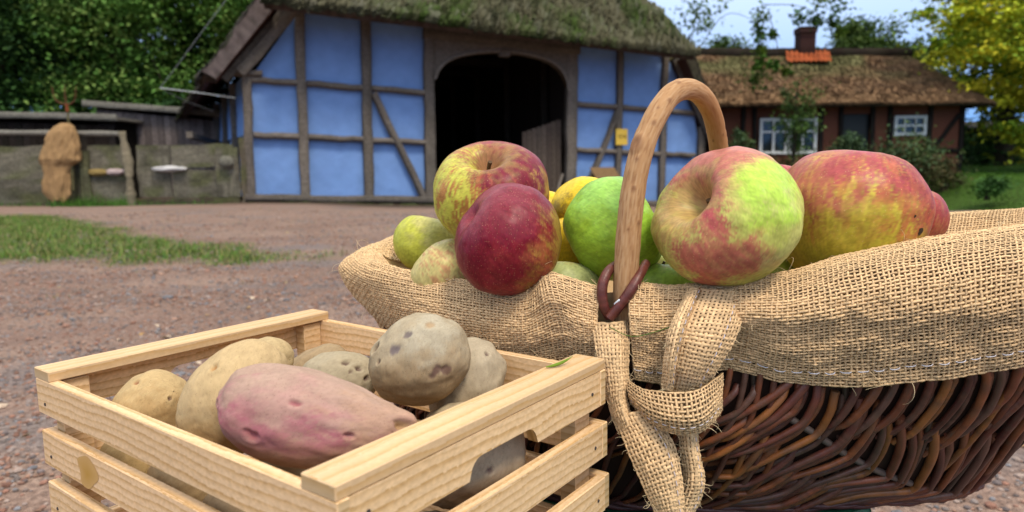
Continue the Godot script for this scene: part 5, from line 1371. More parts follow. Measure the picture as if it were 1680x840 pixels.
func build_trees() -> void:
	var deep := [lin(0.026, 0.065, 0.018), lin(0.038, 0.092, 0.022), lin(0.052, 0.115, 0.028), lin(0.020, 0.050, 0.015)]
	var mid := [lin(0.058, 0.135, 0.024), lin(0.082, 0.18, 0.034), lin(0.11, 0.215, 0.044), lin(0.15, 0.23, 0.055)]
	tree("broadleaf_tree", "very dark broadleaf tree at the far left above the low shed", Vector3(-17.6, 0, -23.5), 8.5, 0.35, Vector3(0.0, 5.6, 0), Vector3(3.6, 4.9, 2.8), 190, 0.85, 210, 0.16, deep, "wood behind the sheds")
	tree("broadleaf_tree", "mid green tree behind the sheds, right of the very dark one", Vector3(-13.2, 0, -24.0), 9.0, 0.35, Vector3(0.0, 5.4, 0), Vector3(2.9, 4.7, 2.6), 170, 0.8, 210, 0.155, mid, "wood behind the sheds")
	tree("broadleaf_tree", "leafy green tree beside the left slope of the thatched roof", Vector3(-8.9, 0, -25.5), 9.0, 0.32, Vector3(0.0, 5.6, 0), Vector3(2.7, 5.0, 2.6), 170, 0.8, 210, 0.15, [mid[0], mid[1], mid[2], lin(0.10, 0.15, 0.03)], "wood behind the sheds")
	tree("broadleaf_tree", "tall dark tree filling the gap behind the leftmost trees", Vector3(-15.8, 0, -29.5), 12.0, 0.4, Vector3(0.0, 7.0, 0), Vector3(4.6, 6.0, 3.0), 190, 1.1, 100, 0.32, deep, "wood behind the sheds")
	tree("broadleaf_tree", "tall dark tree behind the wood near the barn roof", Vector3(-9.0, 0, -31.0), 12.0, 0.4, Vector3(0.0, 7.0, 0), Vector3(4.6, 6.0, 3.0), 190, 1.1, 100, 0.32, deep, "wood behind the sheds")
	tree("broadleaf_tree", "dark tree at the left edge behind the shed roof", Vector3(-21.5, 0, -27.0), 10.0, 0.4, Vector3(0.0, 6.2, 0), Vector3(4.0, 5.6, 3.0), 150, 1.0, 100, 0.3, deep, "wood behind the sheds")
	for k in 9:
		shrub("undergrowth_bush", ["dark bush under the trees behind the sheds, leftmost", "dark bush under the trees, second from the left", "dark bush under the trees, third from the left", "dark bush under the trees, fourth from the left", "dark bush under the trees, fifth from the left", "dark bush under the trees, sixth from the left", "dark bush under the trees behind the second shed", "dark bush under the trees beside the barn eave", "dark bush under the trees behind the barn eave"][k], Vector3(-20.5 + k * 1.75, 0, -21.6 - (k % 3) * 0.8), Vector3(1.25, 1.35, 0.9), 50, 80, 0.2, deep, "bush", "undergrowth behind the sheds")
	# right side
	var autumn := [lin(0.54, 0.52, 0.035), lin(0.42, 0.47, 0.035), lin(0.64, 0.56, 0.04), lin(0.30, 0.40, 0.035), lin(0.18, 0.28, 0.025)]
	tree("autumn_tree", "large yellowing autumn tree at the right edge beside the brick cottage", Vector3(17.3, 0, -21.5), 7.5, 0.3, Vector3(-1.0, 4.7, 0.8), Vector3(3.6, 3.7, 2.6), 230, 0.62, 150, 0.16, autumn, "", 0.34)
	tree("autumn_tree", "darker green and yellow tree behind the big autumn tree", Vector3(18.4, 0, -26.0), 9.0, 0.3, Vector3(0.0, 5.4, 0), Vector3(3.0, 4.6, 2.4), 150, 0.8, 90, 0.24, [lin(0.18, 0.22, 0.02), lin(0.26, 0.28, 0.02), lin(0.08, 0.13, 0.02)], "", 0.5)
	var far_ := [lin(0.07, 0.12, 0.03), lin(0.10, 0.15, 0.04), lin(0.055, 0.095, 0.03)]
	tree("far_tree", "distant round green tree behind the ridge, right of the chimney", Vector3(20.5, 0, -41.0), 7.5, 0.14, Vector3(0, 6.5, 0), Vector3(1.9, 2.2, 1.6), 90, 0.7, 110, 0.24, far_, "trees beyond the cottage")
	tree("far_tree", "distant pale tree behind the ridge at the left, by the thatch", Vector3(12.6, 0, -42.0), 7.0, 0.25, Vector3(0, 5.9, 0), Vector3(1.6, 2.0, 1.4), 80, 0.65, 100, 0.24, far_, "trees beyond the cottage")
	tree("far_tree", "sparse thin tree behind the ridge left of the chimney", Vector3(15.6, 0, -43.0), 7.4, 0.16, Vector3(0, 5.6, 0), Vector3(1.8, 2.0, 1.4), 40, 0.6, 60, 0.16, [lin(0.16, 0.18, 0.06), lin(0.12, 0.13, 0.06)], "trees beyond the cottage")
	tree("far_tree", "distant grey green tree between the far round tree and the autumn tree", Vector3(24.5, 0, -43.0), 7.5, 0.25, Vector3(0, 5.8, 0), Vector3(1.8, 2.0, 1.4), 70, 0.65, 80, 0.24, far_, "trees beyond the cottage")
	# overhanging apple tree in the gap between barn and cottage
	var o := thing("overhanging_tree", "leafy tree in the gap between barn and cottage with hanging twigs", "tree", Vector3(5.75, 0, -18.6))
	var ts := Shape.new()
	var tp := [Vector3(-0.5, -0.9, -0.5), Vector3(-0.55, 1.2, -0.5), Vector3(-0.75, 2.4, -0.4), Vector3(-1.0, 3.2, -0.2), Vector3(-1.05, 4.0, 0.1)]
	ts.tube(curve(tp, 14), PackedFloat32Array(range(14).map(func(q): return 0.12 - q * 0.007)), 10, [], lin(0.06, 0.05, 0.04))
	put("trunk", ts.mesh(), mats.trunk, o)
	var clumps := []
	var hang := [[Vector3(-0.75, 4.25, 0.5), 0.35], [Vector3(-0.95, 4.3, 0.4), 0.4], [Vector3(-1.0, 4.6, 0.3), 0.5], [Vector3(-0.3, 4.9, 0.3), 0.4], [Vector3(0.55, 4.0, 0.7), 0.16], [Vector3(0.55, 3.75, 0.75), 0.17], [Vector3(0.6, 3.45, 0.75), 0.16], [Vector3(0.55, 2.95, 0.75), 0.26], [Vector3(0.45, 2.7, 0.75), 0.24], [Vector3(0.62, 3.15, 0.7), 0.2], [Vector3(0.95, 3.1, 0.75), 0.13], [Vector3(0.9, 3.85, 0.7), 0.12], [Vector3(1.55, 4.25, 0.8), 0.2], [Vector3(1.95, 4.15, 0.8), 0.15], [Vector3(2.35, 4.1, 0.85), 0.17], [Vector3(2.55, 3.85, 0.85), 0.10], [Vector3(2.0, 4.6, 0.8), 0.25], [Vector3(0.65, 4.35, 0.6), 0.22], [Vector3(1.25, 2.95, 0.75), 0.10], [Vector3(2.4, 4.5, 0.9), 0.25]]
	for h in hang: clumps.append(h)
	for end in [Vector3(0.5, 4.2, 0.7), Vector3(-0.8, 4.5, 0.4)]:
		var b := Shape.new()
		var p: Vector3 = tp[4]
		b.tube(curve([tp[3], p.lerp(end, 0.5) + Vector3(0, 0.3, 0), end], 10), PackedFloat32Array(range(10).map(func(q): return 0.014 - q * 0.0011)), 7, [], lin(0.06, 0.05, 0.04))
		put("limb", b.mesh(), mats.trunk, o)
	for t in [[Vector3(0.5, 4.2, 0.7), Vector3(0.58, 3.5, 0.75), Vector3(0.45, 2.6, 0.75)], [Vector3(0.8, 4.3, 0.7), Vector3(1.0, 3.6, 0.75), Vector3(0.92, 3.0, 0.75)], [Vector3(0.6, 4.6, 0.7), Vector3(1.6, 4.5, 0.8), Vector3(2.58, 3.9, 0.85)]]:
		var b := Shape.new()
		b.tube(curve(t, 9), PackedFloat32Array(range(9).map(func(q): return 0.012 - q * 0.001)), 5, [], lin(0.06, 0.05, 0.04))
		put("twig", b.mesh(), mats.trunk, o)
	crown(o, clumps, 85, 0.12, [lin(0.035, 0.085, 0.014), lin(0.055, 0.12, 0.018), lin(0.10, 0.16, 0.022)], 1.0)
	# garden in front of the cottage
	var sage := [lin(0.055, 0.095, 0.045), lin(0.075, 0.125, 0.055), lin(0.04, 0.075, 0.03), lin(0.07, 0.10, 0.03)]
	var brn := [lin(0.075, 0.055, 0.025), lin(0.055, 0.06, 0.022), lin(0.09, 0.075, 0.03), lin(0.045, 0.055, 0.02)]
	tree("young_tree", "slender young tree growing before the left cottage windows", Vector3(7.55, -0.1, -18.6), 2.9, 0.05, Vector3(0.05, 2.1, 0), Vector3(0.55, 1.15, 0.5), 40, 0.24, 55, 0.085, [lin(0.06, 0.115, 0.025), lin(0.09, 0.15, 0.035), lin(0.04, 0.08, 0.02)], "", 0.8)
	shrub("garden_bush", "large rounded bush with brown lower stems below the small cottage window", Vector3(10.3, -0.1, -18.2), Vector3(1.15, 0.78, 0.7), 44, 90, 0.085, sage)
	shrub("dry_bush", "brown dry perennials under the large rounded bush", Vector3(10.2, -0.1, -17.7), Vector3(1.15, 0.45, 0.5), 36, 70, 0.075, brn)
	shrub("garden_bush", "upright grey green bush between the cottage windows and door", Vector3(8.95, -0.1, -18.4), Vector3(0.48, 0.85, 0.5), 30, 80, 0.08, sage)
	shrub("garden_bush", "grey green bush left of the cottage windows by the picket fence", Vector3(6.15, -0.1, -18.3), Vector3(0.42, 0.86, 0.4), 26, 80, 0.08, sage)
	shrub("garden_bush", "low bush under the left cottage window", Vector3(6.95, -0.1, -18.2), Vector3(0.6, 0.42, 0.4), 26, 70, 0.075, brn)
	shrub("garden_bush", "low dark bush below the second cottage window", Vector3(8.1, -0.1, -18.0), Vector3(0.7, 0.42, 0.4), 26, 80, 0.075, [brn[1], sage[2], brn[3]])
	shrub("dry_bush", "dry brown stems beside the right cottage corner", Vector3(11.4, -0.1, -18.2), Vector3(0.5, 0.5, 0.4), 20, 60, 0.075, brn)
	shrub("leafy_plant", "low leafy green plant on the lawn near the right cottage corner", Vector3(10.3, -0.1, -14.9), Vector3(0.5, 0.16, 0.35), 20, 50, 0.08, [lin(0.05, 0.12, 0.025), lin(0.035, 0.085, 0.02)], "plant")
	shrub("dark_hedge", "dark hedge between the cottage and the far shed", Vector3(17.6, -0.1, -26.6), Vector3(2.6, 0.8, 0.7), 40, 60, 0.16, deep, "hedge")

# ---------- timber and thatch ----------
func bar(s: Shape, a: Vector3, b: Vector3, w: float, d: float, col: Color, rough := 0.012) -> void:
	# hewn timber: w across (in the x-y plane), d deep along z
	var tg := (b - a).normalized()
	var zz := Vector3(0, 0, 1)
	var side := zz.cross(tg).normalized()
	if side.length() < 0.5: side = Vector3.RIGHT
	zz = tg.cross(side).normalized()
	var n := maxi(4, int(a.distance_to(b) / 0.22))
	var sd := rng.randf() * 100.0
	var rows := []
	var cols := []
	for k in n + 1:
		var t := k / float(n)
		var c := a.lerp(b, t) + side * noise.get_noise_2d(t * 2.2, sd) * rough * 2.0
		var ww := w * 0.5 * (1.0 + 0.13 * noise.get_noise_2d(t * 5.0, sd + 20.0))
		var r := PackedVector3Array()
		var cc := PackedColorArray()
		for q in [[-1, -1], [-1, -0.8], [-0.85, 1], [0, 1.03], [0.85, 1], [1, 0.8], [1, -1], [-1, -1]]:
			r.append(c + side * ww * q[0] + zz * d * 0.5 * q[1])
			cc.append(tint(col, 1.0 + 0.35 * noise.get_noise_3d(t * a.distance_to(b) * 2.0, q[0] * 2.0 + sd, q[1])))
		rows.append(r); cols.append(cc)
	var first := s.v.size()
	s.grid(rows, cols, false, 1.0)
	# normals outwards
	for k in range(first, s.v.size()):
		var i := (k - first) / 8
		var c := a.lerp(b, i / float(n))
		if s.n[k].dot(s.v[k] - c) < 0.0: s.n[k] = -s.n[k]
	s.flat2([rows[0][0], rows[0][2], rows[0][4], rows[0][6]], -tg, col, [Vector2(), Vector2(), Vector2(), Vector2()], 1.0, Vector2())
	s.flat2([rows[n][0], rows[n][2], rows[n][4], rows[n][6]], tg, col, [Vector2(), Vector2(), Vector2(), Vector2()], 1.0, Vector2())

func timber(called: String, parent: Node, a: Vector3, b: Vector3, w: float, d: float, col: Color, rough := 0.012) -> void:
	var s := Shape.new()
	bar(s, a, b, w, d, tint(col, rng.randf_range(0.85, 1.15)), rough)
	put(called, s.mesh(), mats.timber, parent)

func panel(called: String, parent: Node, q: Array, n: int, col: Color, mat: Material, bulge := 0.012) -> void:
	var rows := []
	var cols := []
	var nn: Vector3 = (q[1] - q[0]).cross(q[3] - q[0]).normalized()
	for i in n + 1:
		var r := PackedVector3Array()
		var cc := PackedColorArray()
		for j in n + 1:
			var u := j / float(n)
			var v := i / float(n)
			var p: Vector3 = q[0].lerp(q[1], u).lerp(q[3].lerp(q[2], u), v)
			var m := noise.get_noise_3d(p.x * 1.6, p.y * 1.6, p.z * 1.6)
			r.append(p + nn * (m * bulge))
			cc.append(tint(col, 1.0 + 0.07 * noise.get_noise_3d(p.x * 0.9 + 20.0, p.y * 0.9, p.z) + 0.04 * noise.get_noise_3d(p.x * 4.0, p.y * 6.0, p.z + 9.0)))
		rows.append(r); cols.append(cc)
	var s := Shape.new()
	s.grid(rows, cols)
	put(called, s.mesh(), mat, parent)

func thatch(parent: Node, called: String, A: Vector3, B: Vector3, C: Vector3, D: Vector3, thick: float, nu: int, nv: int, tones: Callable, tufts: int, under: Color, tuft_len := 0.30, thin := 1.0, cut := Color(0.21, 0.165, 0.145)) -> void:
	# A, B lower edge left to right; D, C upper edge left to right; a slab with shaggy top
	var nn := (B - A).cross(D - A).normalized()
	if nn.y < 0.0: nn = -nn
	var top := []
	var cols := []
	for i in nv + 1:
		var r := PackedVector3Array()
		var cc := PackedColorArray()
		for j in nu + 1:
			var u := j / float(nu)
			var v := i / float(nv)
			var p := A.lerp(B, u).lerp(D.lerp(C, u), v)
			var e := noise.get_noise_3d(p.x * 0.8, p.y * 0.8, p.z * 0.8) * 0.09 + noise.get_noise_3d(p.x * 9.0, p.y * 1.6, p.z * 1.6) * 0.025
			var q := p + nn * (thick * lerpf(thin, 1.0, v) + e)
			q -= nn * e * (1.0 - clampf(thick / 0.3, 0.4, 1.0))
			if i == 0: q += (A - D).normalized() * 0.10 * (0.5 + noise.get_noise_2d(j * 0.9, 3.0))
			r.append(q); cc.append(tones.call(u, v, p))
		top.append(r); cols.append(cc)
	var s := Shape.new()
	s.grid(top, cols)
	for k in s.n.size():
		if s.n[k].dot(nn) < 0.0: s.n[k] = -s.n[k]
	# cut edges and underside
	var low := []
	var lc := []
	for i in [0, 1, nv / 2, nv]:
		var r := PackedVector3Array()
		var cc := PackedColorArray()
		for j in nu + 1:
			var u := j / float(nu)
			r.append(A.lerp(B, u).lerp(D.lerp(C, u), i / float(nv))); cc.append(under)
		low.append(r); lc.append(cc)
	s.grid(low, lc)
	for edge in [0, 1, 2]:
		var a := PackedVector3Array()
		var b := PackedVector3Array()
		var m := nu if edge == 0 else nv
		for k in m + 1:
			var t := k / float(m)
			if edge == 0: a.append(A.lerp(B, t)); b.append(top[0][k])
			elif edge == 1: a.append(A.lerp(D, t)); b.append(top[k][0])
			else: a.append(B.lerp(C, t)); b.append(top[k][nu])
		var mids := PackedVector3Array()
		for k in m + 1: mids.append(a[k].lerp(b[k], 0.5) + (A - D).normalized() * (0.04 if edge == 0 else 0.0))
		var shades := []
		for line in [a, mids, b]:
			var cc := PackedColorArray()
			for p in line: cc.append(tint(cut, (0.5 if edge == 0 else 0.9) * (1.0 + 0.7 * noise.get_noise_3d(p.x * 6.0, p.y * 6.0, p.z * 6.0))))
			shades.append(cc)
		s.grid([a, mids, b], shades)
	put(called, s.mesh(), mats.thatch, parent)
	# reed tips
	var xf := []
	var cc := []
	var down := (A - D).normalized()
	for k in tufts:
		var u := rng.randf()
		var v := pow(rng.randf(), 1.25)
		if k % 7 == 0: v = 0.0
		var i := int(v * (nv - 0.01))
		var j := int(u * (nu - 0.01))
		var p: Vector3 = top[i][j].lerp(top[i][j + 1], u * nu - j).lerp(top[i + 1][j], v * nv - i)
		var z := (down + Vector3(rng.randfn(), rng.randfn(), rng.randfn()) * 0.055 + nn * rng.randf_range(0.0, 0.10)).normalized()
		var x := z.cross(nn).normalized()
		xf.append(Transform3D(Basis(x * 0.035 * rng.randf_range(0.6, 1.6), z.cross(x) * 0.02, z * tuft_len * rng.randf_range(0.5, 1.3)), p + nn * 0.01))
		cc.append(tint(tones.call(u, v, p), rng.randf_range(0.65, 1.35)))
	var st := Shape.new()
	st.flat([Vector3(-0.5, 0, -0.5), Vector3(0.5, 0, -0.5), Vector3(0.3, 0.6, 0.5), Vector3(-0.3, 0.6, 0.5)])
	st.flat([Vector3(-0.5, 0, -0.5), Vector3(-0.3, 0.6, 0.5), Vector3(-0.3, -0.4, 0.5)])
	st.flat([Vector3(0.5, 0, -0.5), Vector3(0.3, -0.4, 0.5), Vector3(0.3, 0.6, 0.5)])
	st.flat([Vector3(-0.3, 0.6, 0.5), Vector3(0.3, 0.6, 0.5), Vector3(0.3, -0.4, 0.5), Vector3(-0.3, -0.4, 0.5)])
	scatter("reeds", st.mesh(), mats.thatch, xf, cc, parent.get_child(parent.get_child_count() - 1))

# ---------- the barn ----------
func F(s: float, y: float, d := 0.0) -> Vector3:
	# facade of the barn: leaning posts, beams that sink to the right
	return Vector3(s + 0.02 * y, y - 0.044 * s, d)

func build_barn() -> void:
	var o := thing("barn", "big thatched half-timbered barn with bright blue panels and an open arched door", "barn", Vector3(-5.39, 0.0, -14.33), deg_to_rad(22.9))
	var wood := lin(0.185, 0.158, 0.132)
	var blue := lin(0.17, 0.29, 0.565)
	# infill panels, one to each bay and row
	var left := [0.0, 1.08, 2.43, 3.78]
	var rights := [7.48, 8.78, 10.12, 11.36]
	var lows := [0.1, 1.38, 2.49]
	for side in [left, rights]:
		for b in 3:
			for r in 3:
				var a0: float = side[b]
				var a1: float = side[b + 1]
				var y0: float = lows[r]
				var y1: float = lows[r + 1] if r < 2 else 3.95
				var q := [F(a0, y0, -0.02), F(a1, y0, -0.02), F(a1, y1, -0.02), F(a0, y1, -0.02)]
				if r == 2 and b == 0 and side == left: q = [F(0.05, y0, -0.02), F(a1, y0, -0.02), F(a1, 3.95, -0.02), F(1.0, 3.85, -0.02)]
				if r == 2 and b == 2 and side == rights: q = [F(a0, y0, -0.02), F(11.12, y0, -0.02), F(10.22, 3.9, -0.02), F(a0, 3.9, -0.02)]
				if r == 1 and b == 2 and side == rights: q[2] = F(11.15, y1, -0.02)
				panel("panel", o, q, 14, blue, mats.plaster)
	# timbers
	for p in [[0.0, 2.62, 0.19], [1.08, 3.95, 0.21], [2.43, 3.95, 0.22], [3.83, 3.95, 0.25], [7.43, 3.95, 0.29], [8.78, 3.95, 0.16], [10.12, 3.95, 0.17], [11.36, 2.15, 0.20]]:
		timber("post", o, F(p[0], 0.02, 0.02), F(p[0], p[1], 0.02), p[2], 0.20, wood)
	for b in [[0.09, 0.98], [1.18, 2.33], [2.53, 3.71], [7.58, 8.70], [8.87, 10.04], [10.21, 11.14]]:
		timber("beam", o, F(b[0], 2.49, 0.012), F(b[1], 2.49, 0.012), 0.125, 0.19, tint(wood, 1.15))
		timber("beam", o, F(b[0], 1.38, 0.012), F(b[1], 1.38, 0.012), 0.13, 0.19, tint(wood, 1.15))
	timber("sill", o, F(-0.12, 0.08, 0.035), F(3.95, 0.08, 0.035), 0.17, 0.24, tint(wood, 0.95))
	timber("sill", o, F(7.3, 0.08, 0.035), F(11.5, 0.08, 0.035), 0.17, 0.24, wood)
	timber("brace", o, F(2.56, 2.40, 0.034), F(3.66, 0.16, 0.034), 0.15, 0.16, wood)
	timber("brace", o, F(8.74, 2.42, 0.034), F(7.92, 0.45, 0.034), 0.13, 0.16, wood)
	timber("lintel", o, F(3.70, 3.80, 0.03), F(7.60, 3.80, 0.03), 0.30, 0.22, tint(wood, 0.85))
	timber("wall_plate", o, F(1.0, 4.02, 0.03), F(10.1, 4.02, 0.03), 0.16, 0.22, tint(wood, 0.7))
	# barge boards under the thatch at both corners
	timber("barge_board", o, F(-0.12, 2.58, 0.22), F(1.05, 4.05, 0.22), 0.22, 0.07, wood)
	timber("barge_board", o, F(11.72, 1.60, 0.20), F(10.32, 3.78, 0.20), 0.22, 0.07, tint(wood, 0.8))
	timber("rafter_foot", o, F(-0.42, 2.42, 0.20), F(0.86, 4.02, 0.20), 0.14, 0.06, tint(wood, 0.7))
	timber("beam_end", o, F(-0.25, 2.60, 0.03), F(0.30, 2.60, 0.03), 0.14, 0.24, tint(wood, 0.9))
	# arch brackets of the door
	for side in 2:
		var pts := [Vector2(3.94, 2.76), Vector2(4.02, 2.95), Vector2(4.15, 3.11), Vector2(4.35, 3.25), Vector2(4.62, 3.36), Vector2(4.94, 3.44), Vector2(5.3, 3.50), Vector2(5.63, 3.53)]
		if side == 1: pts = [Vector2(5.63, 3.53), Vector2(6.1, 3.53), Vector2(6.56, 3.48), Vector2(6.85, 3.40), Vector2(7.07, 3.27), Vector2(7.2, 3.12), Vector2(7.28, 2.95), Vector2(7.31, 2.76)]
		var s := Shape.new()
		for k in pts.size() - 1:
			var a: Vector2 = pts[k]
			var b: Vector2 = pts[k + 1]
			for z in [0.10, -0.08]:
				s.flat2([F(a.x, a.y, z), F(b.x, b.y, z), F(b.x, 3.67, z), F(a.x, 3.67, z)], Vector3(0, 0, signf(z)), wood, [Vector2(), Vector2(), Vector2(), Vector2()], 1.0, Vector2())
			s.flat2([F(a.x, a.y, 0.10), F(b.x, b.y, 0.10), F(b.x, b.y, -0.08), F(a.x, a.y, -0.08)], Vector3(0, -1, 0), tint(wood, 0.9), [Vector2(), Vector2(), Vector2(), Vector2()], 1.0, Vector2())
		put("arch_bracket", s.mesh(), mats.timber, o)
		# lighter moulding along the curve
		var m := Shape.new()
		var line := []
		for q in pts: line.append(F(q.x, q.y + 0.035, 0.105))
		m.tube(curve(line, 24), PackedFloat32Array(range(24).map(func(_i): return 0.035)), 8, [], tint(wood, 1.35))
		put("arch_moulding", m.mesh(), mats.timber, o)
	var ky := Shape.new()
	ky.box(Transform3D(Basis(), F(5.63, 3.52, 0.06)), Vector3(0.26, 0.16, 0.20), 0.02, wood, wood)
	put("keystone_block", ky.mesh(), mats.timber, o)
	# hall behind the door, dark
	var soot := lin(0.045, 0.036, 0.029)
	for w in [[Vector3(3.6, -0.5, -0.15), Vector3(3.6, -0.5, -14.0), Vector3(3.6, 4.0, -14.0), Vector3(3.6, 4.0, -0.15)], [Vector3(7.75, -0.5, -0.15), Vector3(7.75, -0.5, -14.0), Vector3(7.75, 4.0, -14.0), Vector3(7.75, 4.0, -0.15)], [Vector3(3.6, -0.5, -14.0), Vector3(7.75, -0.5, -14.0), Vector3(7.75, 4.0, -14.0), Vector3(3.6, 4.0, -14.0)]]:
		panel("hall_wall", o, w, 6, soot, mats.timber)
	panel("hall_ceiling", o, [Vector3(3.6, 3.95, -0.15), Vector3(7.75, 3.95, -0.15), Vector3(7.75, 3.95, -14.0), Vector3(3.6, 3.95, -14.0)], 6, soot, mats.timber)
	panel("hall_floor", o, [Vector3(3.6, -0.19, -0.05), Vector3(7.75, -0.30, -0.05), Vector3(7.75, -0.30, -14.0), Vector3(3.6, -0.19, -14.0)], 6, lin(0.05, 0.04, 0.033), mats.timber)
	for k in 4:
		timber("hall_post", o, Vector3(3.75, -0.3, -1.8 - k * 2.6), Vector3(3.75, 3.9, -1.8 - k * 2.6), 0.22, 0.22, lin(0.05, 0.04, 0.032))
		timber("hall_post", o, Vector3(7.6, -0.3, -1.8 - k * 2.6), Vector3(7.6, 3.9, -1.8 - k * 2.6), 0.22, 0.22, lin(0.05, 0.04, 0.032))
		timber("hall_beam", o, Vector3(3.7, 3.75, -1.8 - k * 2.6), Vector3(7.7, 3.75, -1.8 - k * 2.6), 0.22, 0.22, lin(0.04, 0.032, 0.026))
	# lower door leaf of upright boards
	for k in 8:
		var x := 6.30 + k * 0.132
		var s := Shape.new()
		s.box(Transform3D(Basis(Vector3(0, 0, 1), PI / 2), F(x, 0.5 + (1.60 + k * 0.048) * 0.5 - 0.33, -0.22 + 0.006 * (k % 2))), Vector3(1.60 + k * 0.048, 0.124, 0.03), 0.004, tint(lin(0.13, 0.10, 0.08), rng.randf_range(0.75, 1.2)), wood)
		put("door_board", s.mesh(), mats.timber, o)
	# stone footing
	for k in 22:
		var s := Shape.new()
		var l := rng.randf_range(0.3, 0.48)
		var x := -0.1 + k * 0.535 + rng.randf_range(-0.03, 0.03)
		if x > 3.7 and x < 7.4: continue
		s.box(Transform3D(Basis(Vector3.UP, rng.randf_range(-0.05, 0.05)), F(x + 0.2, -0.10 + rng.randf_range(-0.02, 0.02), 0.06)), Vector3(l, 0.20, 0.3), 0.035, lin(0.12, 0.12, 0.07).lerp(lin(0.07, 0.09, 0.03), rng.randf()), lin(0.12, 0.12, 0.08))
		put("footing_stone", s.mesh(), mats.stone, o)
	# left side wall under the low eave
	var sx := [0.0, -1.3, -2.7, -4.1, -5.5, -7.0, -9.0]
	for k in 6:
		for r in 2:
			var y0: float = [0.1, 1.38][r]
			var y1: float = [1.38, 2.6][r]
			var drop: float = (0.065 if r == 1 else 0.0)
			panel("side_panel", o, [Vector3(sx[k] * 0.12 - 0.02, y0, sx[k]), Vector3(sx[k + 1] * 0.12 - 0.02, y0, sx[k + 1]), Vector3(sx[k + 1] * 0.12 + 0.02, y1 + drop * sx[k + 1], sx[k + 1]), Vector3(sx[k] * 0.12 + 0.02, y1 + drop * sx[k], sx[k])], 8, blue, mats.plaster)
		var s := Shape.new()
		bar(s, Vector3(sx[k + 1] * 0.12 - 0.05, 0.0, sx[k + 1]), Vector3(sx[k + 1] * 0.12 - 0.02, 2.62 + 0.065 * sx[k + 1], sx[k + 1]), 0.18, 0.16, wood)
		put("side_post", s.mesh(), mats.timber, o)
	var sb := Shape.new()
	sb.box(Transform3D(Basis(Vector3.UP, PI / 2 - atan(0.12)), Vector3(-0.57, 1.38, -4.6)), Vector3(8.7, 0.13, 0.12), 0.01, wood, wood)
	put("side_beam", sb.mesh(), mats.timber, o)
	for w in [[11.40, -0.1, -22.0]]:
		panel("rear_wall", o, [Vector3(w[0], -0.6, w[1]), Vector3(w[0], -0.6, w[2]), Vector3(w[0], 1.55, w[2]), Vector3(w[0], 1.55, w[1])], 4, blue, mats.plaster)
	panel("rear_wall", o, [Vector3(-1.10, -0.6, -9.0), Vector3(-2.9, -0.6, -22.0), Vector3(-2.9, 2.0, -22.0), Vector3(-1.06, 2.0, -9.0)], 4, blue, mats.plaster)
	panel("rear_wall", o, [Vector3(-2.9, -0.6, -22.0), Vector3(11.45, -0.6, -22.0), Vector3(5.9, 11.2, -22.0), Vector3(5.7, 11.2, -22.0)], 4, wood, mats.timber)
	# thatch
	var mossy := func(u: float, v: float, p: Vector3) -> Color:
		var m := noise.get_noise_3d(p.x * 0.55, p.y * 0.4, p.z * 0.55)
		var e := noise.get_noise_3d(p.x * 2.6, p.y * 0.8, p.z * 2.6)
		var c := lin(0.115, 0.108, 0.066).lerp(lin(0.055, 0.088, 0.022), sm(-0.25, 0.35, m + e * 0.5))
		c = c.lerp(lin(0.175, 0.165, 0.125), sm(0.15, 0.55, e + noise.get_noise_2d(p.x * 7.0, p.z * 7.0) * 0.4) * 0.7)
		return c.lerp(lin(0.045, 0.05, 0.03), sm(0.25, 0.6, noise.get_noise_3d(p.x * 1.2 + 30.0, p.y * 1.2, p.z)) * 0.7)
	var grey := func(u: float, v: float, p: Vector3) -> Color:
		var e := noise.get_noise_3d(p.x * 2.6, p.y * 1.2, p.z * 2.6)
		return lin(0.075, 0.068, 0.058).lerp(lin(0.15, 0.14, 0.12), sm(-0.2, 0.5, e)).lerp(lin(0.05, 0.065, 0.025), sm(0.1, 0.5, noise.get_noise_3d(p.x, p.y, p.z)))
	var under := lin(0.30, 0.16, 0.12)
	var hl := Vector3(0.42, 3.72, 0.85)
	var hr := Vector3(10.45, 3.22, 0.85)
	var ridge := Vector3(5.75, 11.4, -4.9)
	thatch(o, "hip_roof", hl, hr, ridge + Vector3(0.05, 0, 0), ridge - Vector3(0.05, 0, 0), 0.30, 150, 60, mossy, 15000, under, 0.34)
	thatch(o, "left_roof", Vector3(-1.98, 1.50, -9.6), Vector3(-0.62, 2.50, 0.34), ridge + Vector3(0, -0.25, 0), ridge + Vector3(0, -0.25, -9.0), 0.30, 80, 50, grey, 5000, under, 0.3, 0.35)
	thatch(o, "left_roof", Vector3(-3.9, 1.50, -22.2), Vector3(-1.98, 1.50, -9.6), ridge + Vector3(0, -0.25, -9.0), ridge + Vector3(0, -0.25, -17.2), 0.30, 40, 30, grey, 800, under, 0.3, 0.35)
	# the gable end of the left slope below the hip
	thatch(o, "left_verge", Vector3(-0.52, 2.42, -0.25), Vector3(-0.52, 2.42, 0.50), Vector3(0.62, 3.82, 0.62), Vector3(0.62, 3.82, -0.25), 0.32, 8, 40, grey, 1800, tint(under, 0.6), 0.3, 0.85, lin(0.17, 0.135, 0.125))
	thatch(o, "right_roof", Vector3(11.85, 0.95, 0.34), Vector3(11.85, 0.95, -22.2), ridge + Vector3(0, -0.25, -17.2), ridge + Vector3(0, -0.25, 0), 0.30, 80, 50, grey, 3000, under)
	thatch(o, "right_verge", Vector3(11.88, 0.90, 0.46), Vector3(11.88, 0.90, -0.25), Vector3(10.42, 3.30, -0.25), Vector3(10.42, 3.30, 0.62), 0.24, 8, 40, grey, 1400, tint(under, 0.3), 0.3, 0.4, lin(0.08, 0.072, 0.05))
	# things on and before the facade
	var sg := thing("notice_sign", "small yellow notice plate with dark figures on the right barn post", "sign", o.to_global(F(8.80, 1.75, 0.16)), deg_to_rad(22.9))
	var ps := Shape.new()
